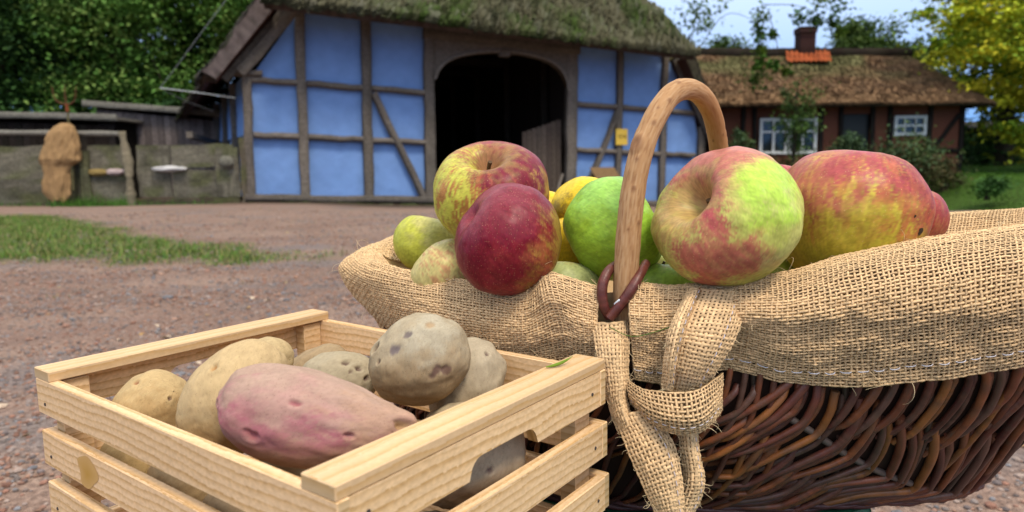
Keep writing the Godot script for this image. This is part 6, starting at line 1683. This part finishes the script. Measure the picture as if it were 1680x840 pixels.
	ps.box(Transform3D(), Vector3(0.34, 0.40, 0.02), 0.004, lin(0.62, 0.41, 0.055), lin(0.6, 0.4, 0.05))
	put("plate", ps.mesh(), mats.paint, sg)
	var tm := TextMesh.new()
	var sf := SystemFont.new()
	sf.font_names = PackedStringArray(["Droid Sans"])
	tm.font = sf
	tm.text = "1818"
	tm.font_size = 40
	tm.pixel_size = 0.0030
	tm.depth = 0.004
	var ink := StandardMaterial3D.new()
	ink.albedo_color = Color(0.16, 0.11, 0.05)
	put("lettering", tm, ink, sg).position = Vector3(0, 0.01, 0.013)
	var bx := thing("nest_box", "brown wooden lean-to box with a sloping lid before the blue wall", "box", o.to_global(F(8.0, 0.0, 0.65)), deg_to_rad(28.0))
	var tan_ := lin(0.25, 0.155, 0.075)
	var b1 := Shape.new()
	b1.box(Transform3D(Basis(Vector3.RIGHT, 0.75), Vector3(0.05, 0.80, 0.06)), Vector3(0.72, 0.022, 0.46), 0.004, tan_, tan_)
	put("lid", b1.mesh(), mats.timber, bx)
	var b2 := Shape.new()
	b2.box(Transform3D(Basis(), Vector3(0.05, 0.30, -0.12)), Vector3(0.6, 1.0, 0.03), 0.004, tint(tan_, 0.6), tan_)
	b2.box(Transform3D(Basis(Vector3.UP, PI / 2), Vector3(-0.25, 0.28, 0.05)), Vector3(0.32, 0.85, 0.03), 0.004, tint(tan_, 0.5), tan_)
	b2.box(Transform3D(Basis(Vector3.UP, PI / 2), Vector3(0.35, 0.28, 0.05)), Vector3(0.32, 0.85, 0.03), 0.004, tint(tan_, 0.5), tan_)
	put("case", b2.mesh(), mats.timber, bx)
	var stick := Shape.new()
	bar(stick, Vector3(0, -0.2, 0), Vector3(0.28, 0.72, 0.0), 0.06, 0.05, lin(0.30, 0.25, 0.2))
	var so := put("pole", stick.mesh(), mats.timber, self)
	so.position = o.to_global(F(6.75, 0.05, 0.4)); so.rotation.y = deg_to_rad(22.9)
	tag(so, "short pale wooden pole leaning by the plank door of the barn", "pole")
	var pf := thing("picket_fence", "low fence of weathered pickets before the right end of the barn", "fence", o.to_global(F(10.2, 0.0, 0.9)), deg_to_rad(22.9))
	for k in 15:
		var s := Shape.new()
		bar(s, Vector3(k * 0.115, -0.6, 0), Vector3(k * 0.115 + rng.randf_range(-0.02, 0.02), 0.98 + rng.randf_range(-0.06, 0.05) + 0.012 * k, 0), 0.075, 0.03, lin(0.17, 0.14, 0.11), 0.004)
		put("picket", s.mesh(), mats.timber, pf)
	for y in [0.25, 0.75]:
		var s := Shape.new()
		bar(s, Vector3(-0.1, y, -0.045), Vector3(1.75, y, -0.045), 0.07, 0.04, lin(0.12, 0.1, 0.08))
		put("rail", s.mesh(), mats.timber, pf)

# ---------- the brick cottage ----------
func build_cottage() -> void:
	var o := thing("cottage", "low red brick cottage with white windows and a brown thatched roof", "cottage", Vector3(4.6, -0.25, -21.2))
	var W := 9.15
	var brick := lin(0.26, 0.10, 0.062)
	var dark := lin(0.035, 0.028, 0.024)
	# front wall in bays between openings, then sides
	var bays := [[0.0, 2.92, 0.0, 2.75], [2.92, 4.70, 0.0, 1.16], [2.92, 4.70, 2.28, 2.75], [4.70, 5.50, 0.0, 2.75], [5.50, 6.30, 2.35, 2.75], [6.30, 7.00, 0.0, 2.75], [7.00, 8.02, 0.0, 1.66], [7.00, 8.02, 2.30, 2.75], [8.02, W, 0.0, 2.75]]
	for b in bays:
		panel("wall", o, [Vector3(b[0], b[2] - 0.3 if b[2] == 0.0 else b[2], 0), Vector3(b[1], b[2] - 0.3 if b[2] == 0.0 else b[2], 0), Vector3(b[1], b[3], 0), Vector3(b[0], b[3], 0)], 4, brick, mats.brick, 0.0)
	panel("wall", o, [Vector3(W, -0.3, 0), Vector3(W, -0.3, -6), Vector3(W, 2.75, -6), Vector3(W, 2.75, 0)], 4, brick, mats.brick, 0.0)
	panel("wall", o, [Vector3(0, -0.3, 0), Vector3(0, -0.3, -6), Vector3(0, 2.75, -6), Vector3(0, 2.75, 0)], 4, brick, mats.brick, 0.0)
	panel("wall", o, [Vector3(0, -0.3, -6), Vector3(W, -0.3, -6), Vector3(W, 2.75, -6), Vector3(0, 2.75, -6)], 4, brick, mats.brick, 0.0)
	panel("inner_partition", o, [Vector3(0.1, -0.2, -1.5), Vector3(W - 0.1, -0.2, -1.5), Vector3(W - 0.1, 2.75, -1.5), Vector3(0.1, 2.75, -1.5)], 2, lin(0.04, 0.035, 0.03), mats.plaster, 0.0)
	for x in [0.1, 2.45, 2.80, 4.82, 5.42, 6.38, 6.9, 8.12, W - 0.07]:
		timber("post", o, Vector3(x, -0.2, 0.02), Vector3(x, 2.72, 0.02), 0.14, 0.10, dark)
	for b in [[0.18, 2.37], [8.2, 9.0]]:
		timber("beam", o, Vector3(b[0], 1.22, 0.02), Vector3(b[1], 1.22, 0.02), 0.13, 0.10, dark)
	timber("brace", o, Vector3(8.22, 1.25, 0.03), Vector3(9.0, 2.3, 0.03), 0.12, 0.09, dark)
	timber("wall_plate", o, Vector3(0, 2.66, 0.05), Vector3(W, 2.66, 0.05), 0.18, 0.16, dark)
	# windows: white frames, dark panes
	var white := lin(0.66, 0.67, 0.65)
	for w in [[2.95, 1.18, 0.86, 1.08, 2, 2, 0.62], [3.83, 1.18, 0.86, 1.08, 2, 2, 0.62], [7.02, 1.68, 0.98, 0.60, 2, 3, 0.5]]:
		var wn := Node3D.new()
		wn.name = "window" if not o.has_node("window") else ("window_001" if not o.has_node("window_001") else "window_002")
		o.add_child(wn, true)
		wn.position = Vector3(w[0], w[1], 0.0)
		var fw: float = w[2]
		var fh: float = w[3]
		var fr := Shape.new()
		for q in [[fw / 2, 0.045, fw, 0.09], [fw / 2, fh - 0.045, fw, 0.09]]:
			fr.box(Transform3D(Basis(), Vector3(q[0], q[1], 0.04)), Vector3(q[2], q[3], 0.07), 0.006, white, white)
		for x in [0.045, fw - 0.045]:
			fr.box(Transform3D(Basis(), Vector3(x, fh / 2, 0.043)), Vector3(0.088, fh, 0.07), 0.006, white, white)
		put("frame", fr.mesh(), mats.paint, wn)
		var cols_: int = w[5]
		var rows_: int = w[4]
		for k in range(1, cols_):
			var m := Shape.new()
			m.box(Transform3D(Basis(), Vector3(fw * k / cols_, fh / 2, 0.038)), Vector3(0.075 if cols_ == 2 else 0.035, fh - 0.18, 0.05), 0.004, white, white)
			put("mullion", m.mesh(), mats.paint, wn)
		var m2 := Shape.new()
		m2.box(Transform3D(Basis(), Vector3(fw / 2, fh * float(w[6]), 0.034)), Vector3(fw - 0.18, 0.06, 0.05), 0.004, white, white)
		put("transom", m2.mesh(), mats.paint, wn)
		for cx in cols_:
			for ry in rows_:
				var y0: float = 0.09 if ry == 0 else fh * float(w[6])
				var y1: float = fh * float(w[6]) if ry == 0 else fh - 0.09
				var pn := Shape.new()
				pn.flat2([Vector3(fw * cx / cols_, y0, 0.01), Vector3(fw * (cx + 1) / cols_, y0, 0.01), Vector3(fw * (cx + 1) / cols_, y1, 0.01), Vector3(fw * cx / cols_, y1, 0.01)], Vector3(0, 0, 1), lin(0.02, 0.025, 0.025), [Vector2(), Vector2(), Vector2(), Vector2()], 1.0, Vector2())
				put("pane", pn.mesh(), mats.glass, wn)
	# door, dark green
	var dr := Shape.new()
	dr.box(Transform3D(Basis(), Vector3(5.90, 1.08, -0.10)), Vector3(0.80, 2.54, 0.05), 0.006, lin(0.018, 0.022, 0.02), lin(0.018, 0.022, 0.02))
	put("door", dr.mesh(), mats.paint, o)
	# roof
	var brown := func(u: float, v: float, p: Vector3) -> Color:
		var e := noise.get_noise_3d(p.x * 1.3, v * 16.0, p.z)
		var m := noise.get_noise_3d(p.x * 0.45 + 7.0, v * 2.0, 3.0)
		var c := lin(0.27, 0.16, 0.088).lerp(lin(0.17, 0.107, 0.065), sm(-0.3, 0.4, e))
		c = c.lerp(lin(0.18, 0.165, 0.075), sm(0.30, 0.75, v) * sm(-0.3, 0.25, m + 0.35 * (u - 0.4)))
		return c.lerp(lin(0.36, 0.22, 0.115), sm(0.25, 0.05, v) * 0.6)
	var E0 := Vector3(-0.6, 2.56, 0.55)
	var E1 := Vector3(W + 0.42, 2.50, 0.55)
	var R0 := Vector3(-0.6, 4.36, -2.1)
	var R1 := Vector3(W - 0.72, 4.25, -2.1)
	thatch(o, "front_roof", E0, E1, R1, R0, 0.16, 110, 30, brown, 9000, dark, 0.2)
	thatch(o, "hip_roof", E1, Vector3(W + 0.42, 2.50, -5.5), R1 + Vector3(0, 0, -0.05), R1, 0.16, 40, 20, brown, 1200, dark, 0.2)
	thatch(o, "rear_roof", Vector3(W + 0.42, 2.5, -5.5), Vector3(-0.6, 2.5, -5.5), R0, R1, 0.16, 40, 12, brown, 500, dark, 0.2)
	var rc := Shape.new()
	var rl := []
	var rr := []
	var rcol := []
	for k in 40:
		rl.append(R0.lerp(R1 + Vector3(0.15, 0, 0), k / 39.0) + Vector3(0, 0.16 + 0.02 * noise.get_noise_1d(k * 0.8), 0)); rr.append(0.20 + 0.02 * noise.get_noise_1d(k * 1.3 + 50.0)); rcol.append(tint(lin(0.035, 0.028, 0.022), 1.0 + 0.4 * noise.get_noise_1d(k * 0.9 + 9.0)))
	rc.tube(rl, rr, 12, rcol)
	put("ridge_cap", rc.mesh(), mats.thatch, o)
	# chimney
	var cx := 5.08
	var ch := Node3D.new()
	ch.name = "chimney"
	o.add_child(ch, true)
	ch.position = Vector3(cx, 0, -2.0)
	for lay in 11:
		var s := Shape.new()
		var wv := 0.50 if lay < 9 else 0.56
		s.box(Transform3D(Basis(), Vector3(0, 4.25 + lay * 0.098, 0)), Vector3(wv, 0.092, 0.5 if lay < 9 else 0.56), 0.008, tint(lin(0.060, 0.030, 0.026), rng.randf_range(0.75, 1.25)), lin(0.055, 0.03, 0.025))
		put("brick_course", s.mesh(), mats.brick_plain, ch)
	# patch of orange tiles round the chimney foot
	var ta := Node3D.new()
	ta.name = "tile_patch"
	o.add_child(ta, true)
	var slope := (R0 - Vector3(-0.6, 2.56, 0.55)).normalized()
	var nrm := Vector3(0, -slope.z, slope.y).normalized()
	if nrm.y < 0.0: nrm = -nrm
	for row in 4:
		for col in 9:
			var s := Shape.new()
			var shade := rng.randf_range(0.8, 1.2)
			var rows := []
			for i in 2:
				var r := PackedVector3Array()
				for j in 7:
					var a := j / 6.0
					r.append(Vector3((a - 0.5) * 0.155, 0.025 * sin(a * TAU), i * 0.24) )
				rows.append(r)
			s.grid(rows, [], false, 1.0, [], tint(lin(0.42, 0.105, 0.038), shade))
			var t := put("tile", s.mesh(), mats.brick_plain, ta)
			var base := Vector3(cx - 0.03 + (col - 4) * 0.155 - 0.05 * (row - 1.5), 0, 0)
			var pt := Vector3(-0.6, 2.56, 0.55) + slope * (3.22 - 0.19 * row)
			t.transform = Transform3D(Basis(Vector3.RIGHT, nrm, -slope), Vector3(base.x, pt.y, pt.z) + nrm * (0.24 + 0.012 * (row % 2)))

# ---------- fence, sheds, sack ----------
func build_left_side() -> void:
	var grey := lin(0.20, 0.18, 0.135)
	var moss := lin(0.12, 0.13, 0.05)
	var o := thing("board_fence", "old mossy board fence of broad planks left of the barn", "fence", Vector3(-12.6, 0.0, -14.2))
	var plank := func(called: String, parent: Node, x0: float, x1: float, y0: float, y1: float, z: float, col: Color, upright := false) -> void:
		var rows := []
		var cols := []
		var n := 26
		var ph := rng.randf() * 50.0
		for i in 9:
			var v := i / 8.0
			var r := PackedVector3Array()
			var cc := PackedColorArray()
			for j in n + 1:
				var u := j / float(n)
				var x := lerpf(x0, x1, u)
				var y := lerpf(y0, y1, v)
				if not upright: y += noise.get_noise_2d(x * 0.9 + ph, v * 0.4) * 0.045
				else: x += noise.get_noise_2d(y * 1.2 + ph, u * 0.3) * 0.03
				r.append(Vector3(x, y, z + noise.get_noise_2d(x * 2.0 + ph, y * 2.0) * 0.012))
				var st := noise.get_noise_2d(x * (1.0 if not upright else 9.0) + ph, y * (9.0 if not upright else 1.0))
				var ms := noise.get_noise_2d(x * 1.1 + ph, y * 1.6 + 70.0) + (0.25 if i <= 1 or i >= 7 else 0.0)
				cc.append(tint(col, 1.0 + 0.4 * st).lerp(moss, sm(0.05, 0.5, ms) * 0.65).lerp(lin(0.06, 0.055, 0.04), sm(0.25, 0.55, noise.get_noise_2d(x * 1.5, y * 2.2 + ph)) * 0.6))
			rows.append(r); cols.append(cc)
		var s := Shape.new()
		s.grid(rows, cols)
		for k in s.n.size():
			if s.n[k].z < 0.0: s.n[k] = -s.n[k]
		# thickness
		var back := []
		for r in rows:
			var q := PackedVector3Array()
			for p in r: q.append(p - Vector3(0, 0, 0.045))
			back.append(q)
		s.grid(back, [], false, 1.0, [], tint(col, 0.6))
		s.grid([rows[8], back[8]], [], false, 1.0, [], tint(col, 1.1))
		s.grid([rows[0], back[0]], [], false, 1.0, [], tint(col, 0.7))
		for e in [0, n]:
			var a := PackedVector3Array()
			var b := PackedVector3Array()
			for i in 9: a.append(rows[i][e]); b.append(back[i][e])
			s.grid([a, b], [], false, 1.0, [], tint(col, 0.7))
		put(called, s.mesh(), mats.timber, parent)
	# left part: two long boards, round top rail
	plank.call("board", o, -2.0, 3.75, 0.56, 1.22, 0.0, grey)
	plank.call("board", o, -2.0, 3.75, 0.03, 0.545, 0.0, tint(grey, 0.75))
	plank.call("board", o, 3.98, 4.80, 0.70, 1.20, 0.0, grey)
	plank.call("board", o, 3.98, 4.80, 0.06, 0.61, 0.0, tint(grey, 0.9))
	plank.call("fence_post", o, 3.55, 3.80, 0.0, 1.38, 0.05, tint(grey, 0.5), true)
	plank.call("fence_post", o, 3.82, 4.02, 0.0, 1.10, 0.06, moss.lerp(grey, 0.4), true)
	var rail := Shape.new()
	rail.tube(curve([Vector3(-2.0, 1.53, 0.05), Vector3(1.0, 1.50, 0.06), Vector3(3.2, 1.46, 0.05), Vector3(4.75, 1.42, 0.06)], 24), PackedFloat32Array(range(24).map(func(q): return 0.055 + 0.006 * sin(q * 1.3))), 10, [], lin(0.24, 0.22, 0.185))
	put("top_rail", rail.mesh(), mats.timber, o)
	var lg := Shape.new()
	var lp := curve([Vector3(4.90, -0.05, 0.22), Vector3(4.88, 0.4, 0.16), Vector3(4.85, 0.85, 0.12), Vector3(4.76, 1.46, 0.08)], 22)
	lg.tube(lp, PackedFloat32Array(range(22).map(func(q): return 0.085 + 0.022 * sin(q * 0.55) + 0.012 * sin(q * 1.9))), 12, range(22).map(func(q): return tint(lin(0.26, 0.22, 0.15), 0.8 + 0.4 * noise.get_noise_1d(q * 0.6) + 0.012 * q)))
	put("log_post", lg.mesh(), mats.timber, o, "knotty split log post at the gate end")
	# gate
	var g := thing("board_gate", "wide board gate between the log post and the barn corner", "gate", Vector3(-12.6, 0.0, -14.2))
	plank.call("upright_board", g, 4.98, 5.66, 0.14, 1.19, 0.03, tint(grey, 0.9), true)
	plank.call("board", g, 5.69, 6.95, 0.725, 1.19, 0.02, grey)
	plank.call("board", g, 5.69, 6.95, 0.12, 0.685, 0.02, tint(grey, 0.85))
	plank.call("upright_board", g, 6.62, 7.06, 0.12, 1.12, 0.075, tint(grey, 0.95), true)
	plank.call("gate_post", g, 7.08, 7.20, 0.0, 1.32, 0.02, lin(0.17, 0.14, 0.10), true)
	plank.call("gate_foot", g, 4.95, 7.05, 0.0, 0.11, 0.06, lin(0.10, 0.075, 0.055))
	var kn := Shape.new()
	var rows := []
	for i in 13:
		var r := PackedVector3Array()
		for j in 21:
			var ph := PI * i / 12.0
			var th := TAU * (j % 20) / 20.0
			var d := Vector3(sin(ph) * cos(th), cos(ph), sin(ph) * sin(th))
			r.append(Vector3(6.87, 0.83, 0.16) + d * Vector3(0.15, 0.125, 0.09) * (1.0 + 0.12 * noise.get_noise_3dv(d * 1.7)))
		rows.append(r)
	kn.grid(rows, [], true, 1.0, [], lin(0.20, 0.19, 0.15))
	put("wooden_knob", kn.mesh(), mats.timber, g, "round grey wooden knob")
	# pale things seen in the gaps between the boards
	for q in [["white_bundle", "long white bundle in the gap between the gate boards", Vector3(-6.92, 0.705, -14.12), Vector3(0.33, 0.062, 0.09), lin(0.48, 0.46, 0.45)], ["straw_bundle", "yellowish straw bundle in the fence gap left of the log post", Vector3(-8.40, 0.655, -14.19), Vector3(0.22, 0.075, 0.08), lin(0.24, 0.17, 0.065)], ["pink_bundle", "pale pink bundle in the fence gap touching the log post", Vector3(-8.03, 0.66, -14.17), Vector3(0.20, 0.07, 0.08), lin(0.40, 0.31, 0.30)]]:
		var s := Shape.new()
		var rr := []
		for i in 15:
			var r := PackedVector3Array()
			for j in 25:
				var ph := PI * i / 14.0
				var th := TAU * (j % 24) / 24.0
				var full := pow(maxf(sin(ph), 0.0), 0.55)
				var d := Vector3(cos(ph), full * cos(th), full * sin(th))
				var tp := 1.0 - 0.35 * maxf(d.x, 0.0)
				r.append(d * (q[3] as Vector3) * Vector3(1, tp, 1) * (1.0 + 0.25 * noise.get_noise_3dv(d * 1.5 + q[2])))
			rr.append(r)
		s.grid(rr, [], true, 1.0, [], q[4])
		var b := put(q[0], s.mesh(), mats.cloth_plain, self)
		b.position = q[2]
		tag(b, q[1], "bundle")
	# draped sack on its post, with a fork
	var sk := thing("burlap_sack", "tan burlap sack draped over a fence post like a cape", "sack", Vector3(-9.02, 0.0, -13.98))
	var prof := [[1.64, 0.09, 0.05, 0.14], [1.57, 0.19, 0.11, 0.12], [1.46, 0.26, 0.15, 0.09], [1.30, 0.31, 0.17, 0.05], [1.10, 0.36, 0.18, 0.01], [0.93, 0.385, 0.20, -0.02], [0.88, 0.37, 0.18, -0.03], [0.80, 0.29, 0.15, -0.09], [0.66, 0.255, 0.14, -0.11], [0.45, 0.26, 0.14, -0.12], [0.25, 0.25, 0.13, -0.14], [0.10, 0.19, 0.11, -0.12]]
	rows = []
	var cols := []
	for i in 56:
		var t := i / 55.0 * (prof.size() - 1)
		var a: int = mini(int(t), prof.size() - 2)
		var f := t - a
		var r := PackedVector3Array()
		var cc := PackedColorArray()
		for j in 61:
			var th := TAU * (j % 60) / 60.0
			var rx := lerpf(prof[a][1], prof[a + 1][1], f)
			var rz := lerpf(prof[a][2], prof[a + 1][2], f)
			var y := lerpf(prof[a][0], prof[a + 1][0], f)
			var k := 1.0 + 0.18 * noise.get_noise_3d(cos(th) * 2.4, y * 2.6, sin(th) * 2.4 + 5.0) + 0.09 * noise.get_noise_3d(cos(th) * 5.0 + y * 3.0, y * 4.0, sin(th) * 5.0)
			if i > 26: k += 0.10 * sin(th * 5.0 + y * 4.0) * sm(0.9, 0.4, y)
			k += 0.012 * sin(th * 9.0 + y * 7.0 + 3.0 * noise.get_noise_2d(y * 2.0, th))
			var yy := y
			if i > 48: yy += 0.10 * noise.get_noise_2d(cos(th) * 2.0 + 3.0, sin(th) * 2.0) * (i - 48) / 7.0
			r.append(Vector3(lerpf(prof[a][3], prof[a + 1][3], f) + cos(th) * rx * k, yy, sin(th) * rz * k))
			cc.append(tint(lin(0.36, 0.22, 0.105), 1.0 + 0.18 * noise.get_noise_2d(th * 2.0, y * 6.0)))
		rows.append(r); cols.append(cc)
	var ss := Shape.new()
	ss.grid(rows, cols, true)
	put("cape", ss.mesh(), mats.sack, sk)
	var ps := Shape.new()
	bar(ps, Vector3(0.12, -0.05, -0.06), Vector3(0.16, 1.45, -0.06), 0.12, 0.12, lin(0.06, 0.055, 0.035))
	put("post", ps.mesh(), mats.timber, sk)
	var fk := thing("hay_fork", "rusty three-pronged hay fork standing up out of the sack", "hay fork", Vector3(-8.86, 0.0, -13.98))
	var hs := Shape.new()
	hs.tube([Vector3(0.02, 0.3, 0), Vector3(0.06, 1.2, 0), Vector3(0.055, 1.90, 0)], [0.022, 0.022, 0.02], 8, [], lin(0.16, 0.14, 0.07))
	put("shaft", hs.mesh(), mats.timber, fk)
	var so := Shape.new()
	so.tube([Vector3(0.055, 1.86, 0), Vector3(0.052, 1.95, 0), Vector3(0.05, 2.02, 0)], [0.034, 0.032, 0.022], 10, [], lin(0.30, 0.085, 0.035))
	put("socket", so.mesh(), mats.rust, fk)
	for pr in [[Vector3(0.05, 2.0, 0), Vector3(-0.06, 2.03, 0.01), Vector3(-0.15, 2.10, 0.02), Vector3(-0.18, 2.22, 0.03), Vector3(-0.18, 2.36, 0.04)], [Vector3(0.05, 2.0, 0), Vector3(0.05, 2.12, 0.02), Vector3(0.055, 2.25, 0.03), Vector3(0.075, 2.38, 0.04)], [Vector3(0.05, 2.0, 0), Vector3(0.15, 2.02, 0.01), Vector3(0.23, 2.09, 0.02), Vector3(0.265, 2.22, 0.03), Vector3(0.30, 2.36, 0.04)]]:
		var s := Shape.new()
		s.tube(curve(pr, 14), PackedFloat32Array(range(14).map(func(q): return 0.015 - q * 0.0006)), 8, [], lin(0.20, 0.075, 0.04))
		put("prong", s.mesh(), mats.rust, fk)
	# sheds
	var shed := func(label: String, at: Vector3, w: float, h0: float, h1: float, deep: float, boards: Color) -> void:
		var sh := thing("shed", label, "shed", at)
		var n := int(w / 0.17)
		for k in n:
			var s := Shape.new()
			var x := (k + 0.5) * w / n
			var hh := lerpf(h0, h1, x / w)
			s.box(Transform3D(Basis(Vector3(0, 0, 1), PI / 2), Vector3(x, hh * 0.5 - 0.12, 0.01 * (k % 2))), Vector3(hh - 0.05, w / n - 0.012, 0.025), 0.003, tint(boards, rng.randf_range(0.65, 1.25)), boards)
			put("board", s.mesh(), mats.timber, sh)
		panel("rear_wall", sh, [Vector3(0, -0.3, -deep), Vector3(w, -0.3, -deep), Vector3(w, h1, -deep), Vector3(0, h0, -deep)], 3, tint(boards, 0.6), mats.timber)
		for e in [0.0, w]:
			panel("side_wall", sh, [Vector3(e, -0.3, 0.0), Vector3(e, -0.3, -deep), Vector3(e, lerpf(h0, h1, e / w), -deep), Vector3(e, lerpf(h0, h1, e / w), 0.0)], 3, tint(boards, 0.6), mats.timber)
		var ang := atan2(h1 - h0, w)
		var rs := Shape.new()
		rs.box(Transform3D(Basis(Vector3(0, 0, 1), ang), Vector3(w * 0.5, (h0 + h1) * 0.5 + 0.0, -deep * 0.5)), Vector3(w + 0.4, 0.07, deep + 0.4), 0.012, lin(0.21, 0.19, 0.155), lin(0.2, 0.18, 0.15))
		put("roof", rs.mesh(), mats.timber, sh)
		var fs := Shape.new()
		bar(fs, Vector3(-0.2, h0 + 0.02, 0.23), Vector3(w + 0.2, h1 + 0.02, 0.23), 0.15, 0.05, lin(0.26, 0.24, 0.20))
		put("eave_board", fs.mesh(), mats.timber, sh)
	shed.call("low dark shed at the left edge with a mossy flat roof", Vector3(-14.6, 0, -17.0), 5.0, 2.16, 1.93, 2.6, lin(0.035, 0.027, 0.022))
	shed.call("weathered grey board shed between the low shed and the barn", Vector3(-10.6, 0, -18.0), 4.6, 2.40, 1.92, 2.6, lin(0.20, 0.165, 0.155))
	# wires by the barn eave
	var cab := thing("overhead_cable", "thin grey cable running up from a white bracket at the barn eave", "cable", Vector3.ZERO)
	var cs := Shape.new()
	cs.tube(curve([Vector3(-5.95, 2.06, -12.0), Vector3(-5.72, 2.32, -12.0), Vector3(-5.25, 2.88, -12.0), Vector3(-4.6, 3.65, -12.0), Vector3(-4.0, 4.5, -12.0)], 24), PackedFloat32Array(range(24).map(func(_q): return 0.004)), 6, [], lin(0.32, 0.33, 0.33))
	put("line", cs.mesh(), mats.metal, cab)
	var c2 := Shape.new()
	c2.tube(curve([Vector3(-5.95, 2.06, -12.0), Vector3(-5.9, 1.92, -12.8), Vector3(-5.75, 1.80, -13.6)], 10), PackedFloat32Array(range(10).map(func(_q): return 0.005)), 6, [], lin(0.3, 0.31, 0.31))
	put("line", c2.mesh(), mats.metal, cab)
	var c3 := Shape.new()
	c3.tube([Vector3(-5.95, 2.06, -12.0), Vector3(-5.50, 2.03, -12.6), Vector3(-5.15, 2.00, -13.2)], [0.009, 0.008, 0.007], 8, [], lin(0.6, 0.62, 0.6))
	put("bracket", c3.mesh(), mats.metal, cab)
	# far right: dark open shed beyond the lawn
	var fsh := thing("open_shed", "dark open-fronted shed beyond the lawn at the right edge", "shed", Vector3(17.4, -0.1, -29.5))
	for k in 5:
		timber("post", fsh, Vector3(k * 1.8, -0.1, 0), Vector3(k * 1.8, 2.1, 0), 0.16, 0.16, lin(0.05, 0.04, 0.032))
	panel("rear_wall", fsh, [Vector3(-0.2, -0.2, -2.5), Vector3(7.6, -0.2, -2.5), Vector3(7.6, 2.2, -2.5), Vector3(-0.2, 2.2, -2.5)], 3, lin(0.02, 0.017, 0.015), mats.timber)
	for e in [-0.2, 7.6]: panel("side_wall", fsh, [Vector3(e, -0.2, 0), Vector3(e, -0.2, -2.5), Vector3(e, 2.2, -2.5), Vector3(e, 2.2, 0)], 3, lin(0.025, 0.02, 0.017), mats.timber)
	var rf := Shape.new()
	rf.box(Transform3D(Basis(Vector3.RIGHT, 0.12), Vector3(3.7, 2.3, -1.2)), Vector3(8.4, 0.12, 3.6), 0.02, lin(0.05, 0.04, 0.033), lin(0.05, 0.04, 0.033))
	put("roof", rf.mesh(), mats.timber, fsh)
	for y in [0.45, 0.85]: timber("rail", fsh, Vector3(-0.3, y, 0.3), Vector3(7.6, y, 0.3), 0.10, 0.06, lin(0.07, 0.06, 0.05))

func make_materials() -> void:
	mats.apple = plain(0.42, 0.28)
	mats.apple.detail_enabled = true
	mats.apple.detail_albedo = speckle(900, 512, Color(0.80, 0.66, 0.48), 0.4, 1.25, 7)
	mats.apple.detail_blend_mode = BaseMaterial3D.BLEND_MODE_MIX
	mats.apple.clearcoat_enabled = true
	mats.apple.clearcoat = 0.06
	mats.apple.clearcoat_roughness = 0.35
	mats.potato = plain(0.82, 0.25)
	mats.potato.normal_enabled = true
	mats.potato.normal_texture = noise_tex(0.05, 256, 5, 21, true, 2.0)
	mats.potato.uv1_triplanar = true
	mats.potato.uv1_scale = Vector3.ONE * 28.0
	mats.potato.normal_scale = 0.12
	mats.potato.detail_enabled = true
	mats.potato.detail_albedo = speckle(700, 512, Color(0.30, 0.21, 0.14), 0.6, 2.6, 17)
	mats.potato.detail_blend_mode = BaseMaterial3D.BLEND_MODE_MIX
	mats.bark = plain(0.72, 0.3)
	mats.willow = plain(0.42, 0.45)
	mats.willow.normal_enabled = true
	mats.willow.normal_texture = noise_tex(0.05, 256, 4, 31, true, 3.0)
	mats.willow.uv1_scale = Vector3(40.0, 1.0, 1.0)
	mats.willow.normal_scale = 0.4
	mats.jute = plain(0.92, 0.12)
	mats.jute.backlight_enabled = true
	mats.jute.backlight = Color(0.12, 0.09, 0.05)
	mats.sack = rough_tri(0.95, 3.0, 1.5, 0.1, 0.05, 0.15)
	mats.cloth_plain = plain(0.9, 0.2)
	mats.metal = plain(0.35, 0.6)
	mats.metal.metallic = 0.7
	mats.rust = rough_tri(0.8, 6.0, 4.0, 0.3, 0.06, 0.4)
	mats.paint = plain(0.5, 0.4)
	mats.glass = plain(0.08, 0.6)
	mats.green_paint = rough_tri(0.4, 14.0, 2.0, 0.5, 0.04, 0.3)
	mats.pine = wood_mat(wood_image(1024, 512, 48.0, 0.28, 4, 0.15, 0.09), 0.62, 0.012)
	mats.pine_smooth = wood_mat(wood_image(1024, 512, 30.0, 0.28, 14, 0.07, 0.05), 0.6, 0.0)
	mats.timber = rough_tri(0.88, 1.6, 5.0, 0.2, 0.03, 0.28)
	mats.trunk = rough_tri(0.9, 2.0, 8.0, 0.2, 0.05, 0.4)
	mats.plaster = rough_tri(0.93, 0.5, 0.6, 0.15, 0.02, 0.06)
	mats.brick = rough_tri(0.9, 1.6, 5.0, 0.2, 0.06, 0.35)
	mats.brick_plain = rough_tri(0.85, 4.0, 4.0, 0.2, 0.06, 0.3)
	mats.thatch = rough_tri(0.95, 2.0, 6.0, 0.1, 0.05, 0.25)
	mats.stone = rough_tri(0.85, 30.0, 3.0, 0.25, 0.05, 0.3)
	mats.leaf = plain(0.72, 0.22)
	mats.leaf.backlight_enabled = true
	mats.leaf.backlight = Color(0.5, 0.5, 0.3)
	mats.grass = plain(0.6, 0.3)
	mats.grass.backlight_enabled = true
	mats.grass.backlight = Color(0.4, 0.45, 0.2)
	mats.earth = plain(0.93, 0.2)
	mats.earth.uv1_triplanar = true
	mats.earth.uv1_world_triplanar = true
	mats.earth.uv1_scale = Vector3.ONE * 0.9
	mats.earth.albedo_texture = ramped(noise_tex(0.045, 1024, 6, 71), Color(0.62, 0.60, 0.60), Color(1.0, 1.0, 1.0))
	mats.earth.normal_enabled = true
	mats.earth.normal_texture = noise_tex(0.08, 1024, 5, 72, true, 10.0)
